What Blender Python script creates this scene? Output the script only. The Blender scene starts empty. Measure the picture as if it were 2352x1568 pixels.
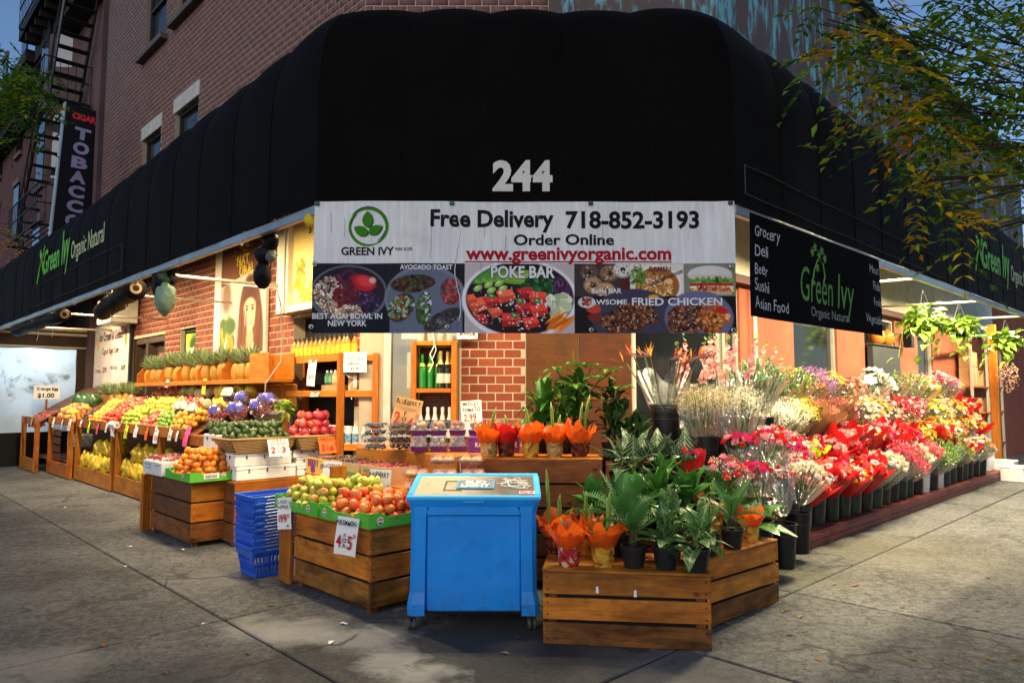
import bpy, math, random
import numpy as np
from mathutils import Vector, Matrix, Euler

sc = bpy.context.scene
random.seed(7)
rng = np.random.default_rng(7)
R_ = math.radians

# ---------------------------------------------------------------- camera
CAM_H = 1.6
PITCH = math.atan(121 / 1622)
cam_d = bpy.data.cameras.new('camera')
cam_d.sensor_width = 36.0
cam_d.lens = 36.0 * 1622 / 2352
cam_d.clip_start = 0.05
cam_d.clip_end = 2000
cam = bpy.data.objects.new('camera', cam_d)
sc.collection.objects.link(cam)
cam.location = (0, 0, CAM_H)
cam.rotation_euler = (math.pi / 2 + PITCH, 0, 0)
sc.camera = cam

# ---------------------------------------------------------------- sky, sun, exposure
SUN_EL, SUN_AZ = R_(22), R_(200)          # low sun behind the camera, soft dusk light
world = bpy.data.worlds.new('World')
sc.world = world
world.use_nodes = True
wn = world.node_tree.nodes
wl = world.node_tree.links
wn.clear()
wo = wn.new('ShaderNodeOutputWorld')
wb = wn.new('ShaderNodeBackground')
ws = wn.new('ShaderNodeTexSky')
ws.sky_type = 'NISHITA'
ws.sun_disc = False
ws.sun_elevation = SUN_EL
ws.sun_rotation = SUN_AZ
ws.air_density = 1.0
ws.dust_density = 0.5
ws.ozone_density = 4.0
wb.inputs['Strength'].default_value = 0.09
wl.new(ws.outputs[0], wb.inputs['Color'])
wl.new(wb.outputs[0], wo.inputs['Surface'])
sun_d = bpy.data.lights.new('sun', 'SUN')
sun_d.energy = 0.55
sun_d.angle = R_(60)
sun_d.color = (1.0, 0.86, 0.68)
sun = bpy.data.objects.new('sun', sun_d)
sc.collection.objects.link(sun)
sdir = Vector((math.sin(SUN_AZ) * math.cos(SUN_EL), math.cos(SUN_AZ) * math.cos(SUN_EL), math.sin(SUN_EL)))
sun.rotation_euler = sdir.to_track_quat('Z', 'Y').to_euler()
vs = sc.view_settings
vs.view_transform = 'Standard'
vs.look = 'None'
vs.gamma = 1.0
vs.exposure = 0.62
vs.use_curve_mapping = False
LAMP = 1.35                               # scale of the lamps under the awning
cy = sc.cycles
cy.max_bounces = 7
cy.diffuse_bounces = 3
cy.glossy_bounces = 3
cy.transmission_bounces = 5
cy.transparent_max_bounces = 14
cy.caustics_reflective = False
cy.caustics_refractive = False
cy.sample_clamp_indirect = 4.0
cy.use_denoising = True

# ---------------------------------------------------------------- street frame
# The two streets leave the corner at right angles: RV runs along the right street, LV along the left.
RV = np.array([.717, .697, 0.0])
LV = np.array([-.697, .717, 0.0])
TH = math.atan2(.697, .717)
A_WALL, B_WALL, Y_CH = 4.5, 4.2, 8.3      # left facade, right facade, chamfered corner facade


def W(a, b, z=0.0):
 v = RV * a + LV * b
 return Vector((v[0], v[1], z))


_c, _s = math.cos(PITCH), math.sin(PITCH)


def _ray(x, y):
 u = -(y - 784) / 1622
 return np.array([(x - 1176) / 1622, _c - _s * u, _s + _c * u])


_O = np.array([0, 0, CAM_H])


def onP(x, y, p0, n):
 d = _ray(x, y)
 n = np.asarray(n, float)
 t = np.dot(np.asarray(p0, float) - _O, n) / np.dot(d, n)
 return Vector(_O + d * t)


def onA(x, y, a): return onP(x, y, RV * a, RV)
def onB(x, y, b): return onP(x, y, LV * b, LV)
def onY(x, y, Y): return onP(x, y, (0, Y, 0), (0, 1, 0))
def onZ(x, y, z=0): return onP(x, y, (0, 0, z), (0, 0, 1))
def AB(v): return float(np.dot(np.array(v), RV)), float(np.dot(np.array(v), LV)), float(v[2])


# ---------------------------------------------------------------- objects
COL = sc.collection


def link(o, parent=None):
 COL.objects.link(o)
 if parent is not None:
  o.parent = parent
 return o


def tag(o, label=None, cat=None, group=None, kind=None):
 if label: o['label'] = label
 if cat: o['category'] = cat
 if group: o['group'] = group
 if kind: o['kind'] = kind
 return o


def thing(name, label, cat, loc=(0, 0, 0), rotz=0.0, group=None, rot=None):
 o = bpy.data.objects.new(name, None)
 o.empty_display_size = 0.1
 link(o)
 o.location = loc
 o.rotation_euler = rot if rot is not None else (0, 0, rotz)
 return tag(o, label, cat, group)


def dup(root, loc=None, rotz=None, label=None, group=None, scale=None, parent=None, rot=None):
 c = root.copy()
 link(c, parent)
 if loc is not None: c.location = loc
 if rotz is not None: c.rotation_euler = (0, 0, rotz)
 if rot is not None: c.rotation_euler = rot
 if scale is not None: c.scale = scale if hasattr(scale, '__len__') else (scale,) * 3
 if label: c['label'] = label
 if group: c['group'] = group
 for ch in root.children:
  dup(ch, parent=c)
 return c


ORD = ['first', 'second', 'third', 'fourth', 'fifth', 'sixth', 'seventh', 'eighth', 'ninth', 'tenth', 'eleventh',
       'twelfth', 'thirteenth', 'fourteenth', 'fifteenth', 'sixteenth', 'seventeenth', 'eighteenth', 'nineteenth',
       'twentieth', 'twenty-first', 'twenty-second', 'twenty-third', 'twenty-fourth', 'twenty-fifth', 'twenty-sixth',
       'twenty-seventh', 'twenty-eighth', 'twenty-ninth', 'thirtieth', 'thirty-first', 'thirty-second']


def lin(c):
 """sRGB 0-255 triple to linear"""
 out = []
 for v in c[:3]:
  v = v / 255.0
  out.append(v / 12.92 if v <= .04045 else ((v + .055) / 1.055) ** 2.4)
 return tuple(out)


class G:
 """collects geometry for ONE mesh object"""

 def __init__(self):
  self.v, self.f, self.m, self.c = [], [], [], []
  self.cur = 0
  self.col = (1, 1, 1)

 def add(self, vs, fs):
  n = len(self.v)
  self.v.extend([tuple(p) for p in vs])
  self.c.extend([self.col] * len(vs))
  for f in fs:
   self.f.append([i + n for i in f])
   self.m.append(self.cur)
  return n

 def box(self, c, s, rot=None, ch=0.0):
  x, y, z = s[0] / 2, s[1] / 2, s[2] / 2
  if ch <= 0:
   vs = [Vector((i * x, j * y, k * z)) for i in (-1, 1) for j in (-1, 1) for k in (-1, 1)]
   fs = [(0, 1, 3, 2), (4, 6, 7, 5), (0, 4, 5, 1), (2, 3, 7, 6), (0, 2, 6, 4), (1, 5, 7, 3)]
  else:
   ch = min(ch, x * .9, y * .9, z * .9)
   vs, ix = [], {}
   for i in (-1, 1):
    for j in (-1, 1):
     for k in (-1, 1):
      ix[i, j, k] = len(vs)
      vs += [Vector((i * x, j * (y - ch), k * (z - ch))), Vector((i * (x - ch), j * y, k * (z - ch))),
                               Vector((i * (x - ch), j * (y - ch), k * z))]
   I = lambda i, j, k, a: ix[i, j, k] + a
   fs = []
   for i in (-1, 1):
    q = [I(i, -1, -1, 0), I(i, 1, -1, 0), I(i, 1, 1, 0), I(i, -1, 1, 0)]
    fs.append(q if i > 0 else q[::-1])
    q = [I(-1, i, -1, 1), I(1, i, -1, 1), I(1, i, 1, 1), I(-1, i, 1, 1)]
    fs.append(q[::-1] if i > 0 else q)
    q = [I(-1, -1, i, 2), I(1, -1, i, 2), I(1, 1, i, 2), I(-1, 1, i, 2)]
    fs.append(q if i > 0 else q[::-1])
   for i in (-1, 1):
    for j in (-1, 1):
     q = [I(i, j, -1, 0), I(i, j, 1, 0), I(i, j, 1, 1), I(i, j, -1, 1)]
     fs.append(q[::-1] if i * j > 0 else q)
     q = [I(i, -1, j, 0), I(i, 1, j, 0), I(i, 1, j, 2), I(i, -1, j, 2)]
     fs.append(q if i * j > 0 else q[::-1])
     q = [I(-1, i, j, 1), I(1, i, j, 1), I(1, i, j, 2), I(-1, i, j, 2)]
     fs.append(q[::-1] if i * j > 0 else q)
     for k in (-1, 1):
      t = [I(i, j, k, 0), I(i, j, k, 1), I(i, j, k, 2)]
      fs.append(t if i * j * k > 0 else t[::-1])
  c = Vector(c)
  if rot is not None:
   vs = [rot @ p for p in vs]
  self.add([p + c for p in vs], fs)

 def lathe(self, prof, n=16, c=(0, 0, 0), axis=None, cap=True, wob=0.0):
  """prof: list of (r, z)"""
  vs, fs = [], []
  for r, z in prof:
   for i in range(n):
    t = 2 * math.pi * i / n
    rr = r * (1 + (wob * random.uniform(-1, 1) if wob else 0))
    vs.append(Vector((rr * math.cos(t), rr * math.sin(t), z)))
  for k in range(len(prof) - 1):
   for i in range(n):
    j = (i + 1) % n
    fs.append((k * n + i, k * n + j, (k + 1) * n + j, (k + 1) * n + i))
  if cap:
   fs.append(tuple(range(n))[::-1])
   fs.append(tuple(range((len(prof) - 1) * n, len(prof) * n)))
  c = Vector(c)
  if axis is not None:
   q = Vector((0, 0, 1)).rotation_difference(Vector(axis)).to_matrix()
   vs = [q @ p for p in vs]
  self.add([p + c for p in vs], fs)

 def tube(self, pts, r, n=6, cap=True):
  pts = [Vector(p) for p in pts]
  rs = r if hasattr(r, '__len__') else [r] * len(pts)
  vs, fs = [], []
  up = Vector((0, 0, 1))
  prev = None
  for i, p in enumerate(pts):
   d = (pts[min(i + 1, len(pts) - 1)] - pts[max(i - 1, 0)])
   d = d.normalized() if d.length > 1e-9 else Vector((0, 0, 1))
   if prev is None:
    a = d.cross(up)
    if a.length < .05: a = d.cross(Vector((1, 0, 0)))
   else:
    a = prev - d * prev.dot(d)
   a.normalize()
   prev = a
   b = d.cross(a)
   for k in range(n):
    t = 2 * math.pi * k / n
    vs.append(p + (a * math.cos(t) + b * math.sin(t)) * rs[i])
  for i in range(len(pts) - 1):
   for k in range(n):
    j = (k + 1) % n
    fs.append((i * n + k, i * n + j, (i + 1) * n + j, (i + 1) * n + k))
  if cap:
   fs.append(tuple(range(n))[::-1])
   fs.append(tuple(range((len(pts) - 1) * n, len(pts) * n)))
  self.add(vs, fs)

 def ball(self, c, r, n=10, m=7, sq=(1, 1, 1), rot=None, dent=0.0, rough=0.0):
  vs, fs = [], []
  for k in range(m + 1):
   ph = math.pi * k / m
   for i in range(n):
    t = 2 * math.pi * i / n
    rr = r * (1 - dent * math.exp(-((ph) / .35) ** 2)) * (1 + (random.uniform(-rough, rough) if rough else 0))
    p = Vector((rr * math.sin(ph) * math.cos(t) * sq[0], rr * math.sin(ph) * math.sin(t) * sq[1], rr * math.cos(ph) * sq[2]))
    vs.append(p)
  for k in range(m):
   for i in range(n):
    j = (i + 1) % n
    fs.append((k * n + i, (k + 1) * n + i, (k + 1) * n + j, k * n + j))
  c = Vector(c)
  if rot is not None: vs = [rot @ p for p in vs]
  self.add([p + c for p in vs], fs)

 def quad(self, p): self.add(p, [tuple(range(len(p)))])

 def build(self, name, mats, parent=None, smooth=False, loc=None, rot=None, auto=None):
  me = bpy.data.meshes.new(name)
  me.from_pydata(self.v, [], self.f)
  mats = mats if isinstance(mats, (list, tuple)) else [mats]
  for m in mats: me.materials.append(m)
  if len(mats) > 1: me.polygons.foreach_set('material_index', self.m)
  if any(c != (1, 1, 1) for c in self.c):
   at = me.color_attributes.new('Col', 'FLOAT_COLOR', 'POINT')
   at.data.foreach_set('color', np.array([(c[0], c[1], c[2], 1) for c in self.c], dtype=np.float32).ravel())
  if smooth:
   me.polygons.foreach_set('use_smooth', [True] * len(self.f))
   if auto: me.set_sharp_from_angle(angle=R_(auto))
  me.update()
  o = bpy.data.objects.new(name, me)
  link(o, parent)
  if loc is not None: o.location = loc
  if rot is not None: o.rotation_euler = rot
  return o


def np_mesh(name, v, f, mat, parent=None, cols=None, smooth=False):
 """v (n,3) array, f list/array of faces of one size"""
 me = bpy.data.meshes.new(name)
 f = np.asarray(f, dtype=np.int32)
 k = f.shape[1]
 me.vertices.add(len(v))
 me.vertices.foreach_set('co', np.asarray(v, np.float32).ravel())
 me.loops.add(f.size)
 me.loops.foreach_set('vertex_index', f.ravel())
 me.polygons.add(len(f))
 me.polygons.foreach_set('loop_start', np.arange(0, f.size, k, dtype=np.int32))
 if smooth: me.polygons.foreach_set('use_smooth', np.ones(len(f), bool))
 me.update(calc_edges=True)
 if cols is not None:
  at = me.color_attributes.new('Col', 'FLOAT_COLOR', 'POINT')
  c4 = np.ones((len(v), 4), np.float32)
  c4[:, :3] = cols
  at.data.foreach_set('color', c4.ravel())
 me.materials.append(mat)
 o = bpy.data.objects.new(name, me)
 return link(o, parent)


# ---------------------------------------------------------------- materials
_MATS = {}


class NT:
 def __init__(self, name):
  self.mat = bpy.data.materials.new(name)
  self.mat.use_nodes = True
  self.t = self.mat.node_tree
  self.bsdf = next(n for n in self.t.nodes if n.type == 'BSDF_PRINCIPLED')
  self.out = next(n for n in self.t.nodes if n.type == 'OUTPUT_MATERIAL')

 def n(self, typ, **kw):
  x = self.t.nodes.new(typ)
  for k, v in kw.items(): setattr(x, k, v)
  return x

 def set(self, node, key, v):
  s = node.inputs[key]
  if hasattr(v, 'is_output'): self.t.links.new(v, s)
  else: s.default_value = v
  return node

 def math(self, op, a, b=0.0, c=None, clamp=False):
  x = self.n('ShaderNodeMath', operation=op, use_clamp=clamp)
  self.set(x, 0, a); self.set(x, 1, b)
  if c is not None: self.set(x, 2, c)
  return x.outputs[0]

 def mix(self, fac, a, b, mode='MIX'):
  x = self.n('ShaderNodeMix', data_type='RGBA', blend_type=mode, clamp_factor=True)
  self.set(x, 0, fac)
  self.set(x, 6, a if hasattr(a, 'is_output') else (*a[:3], 1))
  self.set(x, 7, b if hasattr(b, 'is_output') else (*b[:3], 1))
  return x.outputs[2]

 def noise(self, vec, scale, detail=3.0, rough=.55, dist=0.0):
  x = self.n('ShaderNodeTexNoise')
  if vec is not None: self.set(x, 'Vector', vec)
  self.set(x, 'Scale', scale); self.set(x, 'Detail', detail); self.set(x, 'Roughness', rough); self.set(x, 'Distortion', dist)
  return x.outputs['Fac']

 def ramp(self, fac, stops):
  x = self.n('ShaderNodeValToRGB')
  e = x.color_ramp.elements
  while len(e) < len(stops): e.new(.5)
  for el, (p, c) in zip(e, stops):
   el.position = p
   el.color = (*c[:3], 1) if hasattr(c, '__len__') else (c, c, c, 1)
  self.set(x, 'Fac', fac)
  return x.outputs['Color']

 def rng(self, v, a, b, c=0.0, d=1.0):
  x = self.n('ShaderNodeMapRange')
  x.clamp = True
  self.set(x, 0, v); self.set(x, 1, a); self.set(x, 2, b); self.set(x, 3, c); self.set(x, 4, d)
  return x.outputs[0]

 def objvec(self, scale=(1, 1, 1), rand=True):
  tc = self.n('ShaderNodeTexCoord')
  mp = self.n('ShaderNodeMapping')
  self.set(mp, 'Vector', tc.outputs['Object'])
  mp.inputs['Scale'].default_value = scale
  if rand:
   oi = self.n('ShaderNodeObjectInfo')
   cmb = self.n('ShaderNodeCombineXYZ')
   r = self.math('MULTIPLY', oi.outputs['Random'], 37.0)
   self.set(cmb, 0, r); self.set(cmb, 1, r); self.set(cmb, 2, r)
   self.set(mp, 'Location', cmb.outputs[0])
  return mp.outputs[0]

 def pos(self):
  return self.n('ShaderNodeNewGeometry').outputs['Position']

 def rand(self):
  return self.n('ShaderNodeObjectInfo').outputs['Random']

 def bump(self, h, strength=.3, dist=.01):
  x = self.n('ShaderNodeBump')
  self.set(x, 'Height', h); self.set(x, 'Strength', strength); self.set(x, 'Distance', dist)
  self.t.links.new(x.outputs[0], self.bsdf.inputs['Normal'])

 def base(self, c): self.set(self.bsdf, 'Base Color', c if hasattr(c, 'is_output') else (*c[:3], 1))

 def hsv(self, col, h=.5, s=1.0, v=1.0):
  x = self.n('ShaderNodeHueSaturation')
  self.set(x, 'Color', col if hasattr(col, 'is_output') else (*col[:3], 1))
  self.set(x, 'Hue', h); self.set(x, 'Saturation', s); self.set(x, 'Value', v)
  return x.outputs[0]


def plain(name, col, rough=.6, metal=0.0, var=.12, scale=6.0, bump=0.0, bscale=40.0, rand=0.0, hue=0.0, spec=None,
          attr=False, coat=0.0, sheen=0.0, alpha=None, trans=0.0, emit=0.0):
 """a paint-like material with noise variation, fine relief and per-object variation"""
 if name in _MATS: return _MATS[name]
 k = NT(name)
 if attr:
  a = k.n('ShaderNodeAttribute', attribute_name='Col')
  c = a.outputs['Color']
 else:
  rgb = k.n('ShaderNodeRGB'); rgb.outputs[0].default_value = (*col[:3], 1)
  c = rgb.outputs[0]
 vec = k.objvec()
 if var > 0:
  nz = k.noise(vec, scale, 4.0)
  v = k.rng(nz, .3, .7, 1 - var, 1 + var)
  c = k.hsv(c, v=v)
 if rand > 0 or hue > 0:
  r = k.rand()
  vv = k.rng(r, 0, 1, 1 - rand, 1 + rand)
  r2 = k.math('FRACT', k.math('MULTIPLY', r, 7.31))
  hh = k.rng(r2, 0, 1, .5 - hue, .5 + hue)
  c = k.hsv(c, h=hh, v=vv)
 k.base(c)
 k.bsdf.inputs['Roughness'].default_value = rough
 k.bsdf.inputs['Metallic'].default_value = metal
 k.bsdf.inputs['Specular IOR Level'].default_value = .28 if spec is None else spec
 if coat: k.bsdf.inputs['Coat Weight'].default_value = coat
 if sheen: k.bsdf.inputs['Sheen Weight'].default_value = sheen
 if trans: k.bsdf.inputs['Transmission Weight'].default_value = trans
 if bump > 0: k.bump(k.noise(vec, bscale, 3.0), bump, .004)
 if emit:
  k.set(k.bsdf, 'Emission Color', (*col[:3], 1)); k.bsdf.inputs['Emission Strength'].default_value = emit
 _MATS[name] = k.mat
 return k.mat


def wood(name, c1, c2, rough=.5, dirt=0.0, knots=True):
 """long axis of the piece is local X"""
 if name in _MATS: return _MATS[name]
 k = NT(name)
 vec = k.objvec((1.2, 9, 9))
 g = k.noise(vec, 3.0, 5.0, .6, .6)
 vec2 = k.objvec((3, 60, 60))
 g2 = k.noise(vec2, 2.0, 3.0)
 f = k.math('ADD', k.math('MULTIPLY', g, .75), k.math('MULTIPLY', g2, .3))
 c = k.mix(k.rng(f, .34, .70), c1, c2)
 # knots
 kv = k.objvec((3.2, 5, 5))
 vo = k.n('ShaderNodeTexVoronoi')
 k.set(vo, 'Vector', kv); k.set(vo, 'Scale', 1.1)
 kn = k.rng(vo.outputs['Distance'], .04, .12, 1, 0)
 if knots: c = k.mix(k.math('MULTIPLY', kn, .8), c, (c1[0] * .25, c1[1] * .2, c1[2] * .2))
 c = k.hsv(c, h=k.rng(k.rand(), 0, 1, .493, .507), v=k.rng(k.math('FRACT', k.math('MULTIPLY', k.rand(), 5.7)), 0, 1, .75, 1.18))
 if dirt > 0:
  d = k.noise(k.objvec((1, 1, 1)), 4.0, 5.0, .65)
  c = k.mix(k.math('MULTIPLY', k.rng(d, .45, .75), dirt), c, (.02, .014, .01))
  c = k.mix(k.math('MULTIPLY', k.rng(k.noise(k.objvec((.8, 3, 3)), 2.2, 3.0, .6), .52, .72), dirt), c, (c1[0] * .3, c1[1] * .28, c1[2] * .3))
 k.base(c)
 k.bsdf.inputs['Roughness'].default_value = rough
 k.bsdf.inputs['Specular IOR Level'].default_value = .22
 k.bump(f, .12, .003)
 _MATS[name] = k.mat
 return k.mat


def clear(name, tint=(1, 1, 1), gloss=.25, rough=.12, wrinkle=0.0, opaque=0.0):
 """thin clear plastic: mostly see-through with a sheen"""
 if name in _MATS: return _MATS[name]
 k = NT(name)
 k.t.nodes.remove(k.bsdf)
 tr = k.n('ShaderNodeBsdfTransparent'); tr.inputs[0].default_value = (*tint, 1)
 gl = k.n('ShaderNodeBsdfGlossy'); gl.inputs['Roughness'].default_value = rough; gl.inputs[0].default_value = (1, 1, 1, 1)
 fr = k.n('ShaderNodeLayerWeight'); fr.inputs[0].default_value = .35
 fac = k.math('ADD', k.math('MULTIPLY', fr.outputs['Fresnel'], .45), gloss * .16, clamp=True)
 if wrinkle:
  bm = k.n('ShaderNodeBump'); bm.inputs['Strength'].default_value = wrinkle; bm.inputs['Distance'].default_value = .02
  k.set(bm, 'Height', k.noise(k.objvec(), 22, 3.0, .6, 1.0))
  k.t.links.new(bm.outputs[0], gl.inputs['Normal'])
 mx = k.n('ShaderNodeMixShader')
 k.set(mx, 0, fac); k.t.links.new(tr.outputs[0], mx.inputs[1]); k.t.links.new(gl.outputs[0], mx.inputs[2])
 last = mx
 if opaque:
  df = k.n('ShaderNodeBsdfDiffuse'); df.inputs[0].default_value = (.85, .85, .85, 1)
  m2 = k.n('ShaderNodeMixShader'); m2.inputs[0].default_value = opaque
  k.t.links.new(mx.outputs[0], m2.inputs[1]); k.t.links.new(df.outputs[0], m2.inputs[2])
  last = m2
 k.t.links.new(last.outputs[0], k.out.inputs['Surface'])
 _MATS[name] = k.mat
 return k.mat


# wood tones
W_ORANGE = wood('orange stained pine', (.30, .075, .005), (.52, .175, .016), dirt=.4)
W_CRATE = wood('weathered crate pine', (.28, .075, .006), (.60, .225, .025), dirt=.62)
W_GRIME = wood('grimy crate pine', (.12, .036, .006), (.30, .115, .022), dirt=.95)
W_DARK = wood('dark stained pine', (.10, .035, .012), (.19, .072, .025), dirt=.5)
W_SHELF = wood('shelf pine', (.34, .085, .006), (.54, .175, .016), dirt=.2)
W_RED = wood('red painted deck wood', (.14, .028, .022), (.22, .05, .04), dirt=.6, knots=False)
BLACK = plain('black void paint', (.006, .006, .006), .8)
BLACK_PLASTIC = plain('black bucket plastic', (.007, .008, .008), .38, bump=.05, rand=.3)
WHITE_PAINT = plain('white paint', (.72, .71, .68), .5, var=.1)
GREY_METAL = plain('grey metal frame', (.32, .34, .37), .35, .7, var=.25, scale=4)
CREAM = plain('cream frame paint', (.62, .56, .43), .45, var=.12)
PAPER = plain('white paper', (.78, .76, .73), .8, var=.05)
STRING = plain('white string', (.7, .68, .62), .8)
INK = plain('black ink', (.008, .008, .009), .8, var=0, spec=.05)
RED_INK = plain('red marker ink', (.42, .012, .02), .7, var=0)


def plank(parent, l, w, t, loc, rot=(0, 0, 0), mat=None, name='plank', ch=.004):
 g = G()
 g.box((0, 0, 0), (l, w, t), ch=ch)
 o = g.build(name, mat or W_CRATE, parent, loc=loc, rot=rot)
 if name == 'plank' and l < 1.5:
  o.rotation_euler = (rot[0] + random.uniform(-.008, .008), rot[1] + random.uniform(-.005, .005), rot[2] + random.uniform(-.005, .005))
 return o


# ---------------------------------------------------------------- lettering
def _glyphs(s, bold, space=1.0):
 cu = bpy.data.curves.new('t', 'FONT')
 cu.body = s
 cu.size = 1.0
 cu.offset = bold
 cu.space_character = space
 cu.resolution_u = 3
 ob = bpy.data.objects.new('t', cu)
 me = bpy.data.meshes.new_from_object(ob)
 v = np.array([p.co[:] for p in me.vertices]) if len(me.vertices) else np.zeros((0, 3))
 f = [tuple(p.vertices) for p in me.polygons]
 bpy.data.objects.remove(ob)
 bpy.data.curves.remove(cu)
 bpy.data.meshes.remove(me)
 return v, f


def text(parent, s, size, mat, loc, rot=(math.pi / 2, 0, 0), bold=0.0, sx=1.0, align='C', shear=0.0, name='lettering',
         width=None, depth=.0, hand=0.0, space=1.0, italic=0.0):
 """flat lettering, cap height about 0.7*size; local x to the right, local y up"""
 vs, fs, x0 = [], [], 0.0
 if hand:
  for ch in s:
   if ch == ' ':
    x0 += .35; continue
   v, f = _glyphs(ch, bold)
   if not len(v): continue
   w = v[:, 0].max() - v[:, 0].min()
   v[:, 0] -= v[:, 0].min()
   a = random.uniform(-hand, hand)
   k = random.uniform(.9, 1.12)
   vv = v.copy() * k
   vv[:, 0] = v[:, 0] * k * math.cos(a) - v[:, 1] * k * math.sin(a) + x0
   vv[:, 1] = v[:, 0] * k * math.sin(a) + v[:, 1] * k * math.cos(a) + random.uniform(-.05, .05)
   n = sum(len(q) for q in vs)
   vs.append(vv); fs += [tuple(i + n for i in q) for q in f]
   x0 += w * k + .09
  v = np.concatenate(vs) if vs else np.zeros((0, 3))
 else:
  v, fs = _glyphs(s, bold, space)
 if not len(v): return None
 v = v * size
 v[:, 0] *= sx
 v[:, 0] += v[:, 1] * italic
 lo, hi = v[:, 0].min(), v[:, 0].max()
 if width: v[:, 0] = (v[:, 0] - lo) * width / (hi - lo) + lo; hi = lo + width
 if align == 'C': v[:, 0] -= (lo + hi) / 2
 elif align == 'R': v[:, 0] -= hi
 else: v[:, 0] -= lo
 v[:, 1] += v[:, 0] * shear
 me = bpy.data.meshes.new(name)
 me.from_pydata(v.tolist(), [], fs)
 me.materials.append(mat)
 me.update()
 o = bpy.data.objects.new(name, me)
 link(o, parent)
 o.location = loc
 o.rotation_euler = rot
 return o


# ---------------------------------------------------------------- printed pictures (vertex colours on a fine grid)
class Paint:
 def __init__(self, w, h, bg):
  self.w, self.h = w, h
  self.a = np.empty((h, w, 3)); self.a[:] = bg
  self.Y, self.X = np.mgrid[0:h, 0:w].astype(float)

 def put(self, m, col, n=0.0):
  m = np.clip(m, 0, 1)[..., None]
  c = np.array(col, float)
  if n: c = c + rng.normal(0, n, self.a.shape[:2])[..., None]
  self.a = self.a * (1 - m) + c * m

 def ell(self, cx, cy, rx, ry, col, rot=0.0, soft=1.5, n=0.0, clip=None):
  R = max(rx, ry) + soft + 2
  x0, x1 = max(0, int(cx - R)), min(self.w, int(cx + R) + 2)
  y0, y1 = max(0, int(cy - R)), min(self.h, int(cy + R) + 2)
  if x0 >= x1 or y0 >= y1: return
  c, s = math.cos(rot), math.sin(rot)
  dx, dy = self.X[y0:y1, x0:x1] - cx, self.Y[y0:y1, x0:x1] - cy
  u, v = (dx * c + dy * s) / rx, (-dx * s + dy * c) / ry
  d = np.sqrt(u * u + v * v)
  m = np.clip((1 - d) * min(rx, ry) / soft + .5, 0, 1)
  if clip is not None: m = m * clip[y0:y1, x0:x1]
  m = np.clip(m, 0, 1)[..., None]
  cc = np.array(col, float)
  if n: cc = cc + rng.normal(0, n, m.shape[:2])[..., None]
  self.a[y0:y1, x0:x1] = self.a[y0:y1, x0:x1] * (1 - m) + cc * m
  full = np.zeros(self.X.shape) if rx > 15 else None
  if full is not None: full[y0:y1, x0:x1] = m[..., 0]
  return full

 def rect(self, x0, y0, x1, y1, col, n=0.0, soft=.7):
  m = np.clip(np.minimum(np.minimum(self.X - x0, x1 - self.X), np.minimum(self.Y - y0, y1 - self.Y)) / soft + .5, 0, 1)
  self.put(m, col, n)
  return m

 def poly(self, pts, col, n=0.0, clip=None):
  ins = np.zeros(self.X.shape, bool)
  k = len(pts)
  for i in range(k):
   x1, y1 = pts[i]; x2, y2 = pts[(i + 1) % k]
   if y1 == y2: continue
   c = ((self.Y < y1) != (self.Y < y2)) & (self.X < (x2 - x1) * (self.Y - y1) / (y2 - y1) + x1)
   ins ^= c
  m = ins.astype(float)
  if clip is not None: m = m * clip
  self.put(m, col, n)
  return m

 def bits(self, cx, cy, rx, ry, cols, k, r0, r1, asp=2.0, clip=None):
  for _ in range(k):
   t = random.uniform(0, 6.283); q = math.sqrt(random.random())
   x, y = cx + rx * q * math.cos(t), cy + ry * q * math.sin(t)
   r = random.uniform(r0, r1)
   c = random.choice(cols)
   j = random.uniform(.75, 1.2)
   self.ell(x, y, r * asp, r, [min(255, v * j) for v in c], random.uniform(0, 3.14), 1.0, clip=clip)

 def mesh(self, name, parent, x0, z0, x1, z1, mat, y=0.0, warp=None):
  """local plane: x right, z up, facing -y"""
  h, w = self.h, self.w
  xs = np.linspace(x0, x1, w); zs = np.linspace(z1, z0, h)
  gx, gz = np.meshgrid(xs, zs)
  gy = np.full(gx.shape, y)
  if warp is not None: gy = gy + warp(gx, gz)
  v = np.stack([gx, gy, gz], -1).reshape(-1, 3)
  i = np.arange(h * w).reshape(h, w)
  f = np.stack([i[:-1, :-1], i[1:, :-1], i[1:, 1:], i[:-1, 1:]], -1).reshape(-1, 4)
  c = np.clip(self.a, 0, 255) / 255
  c = np.where(c <= .04045, c / 12.92, ((c + .055) / 1.055) ** 2.4).reshape(-1, 3)
  return np_mesh(name, v, f, mat, parent, c, smooth=True)


PRINT = plain('printed vinyl', (1, 1, 1), .5, var=.04, attr=True, scale=3, spec=.08)
PRINT_MATTE = plain('printed matte board', (1, 1, 1), .7, var=.04, attr=True, scale=3)
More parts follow.
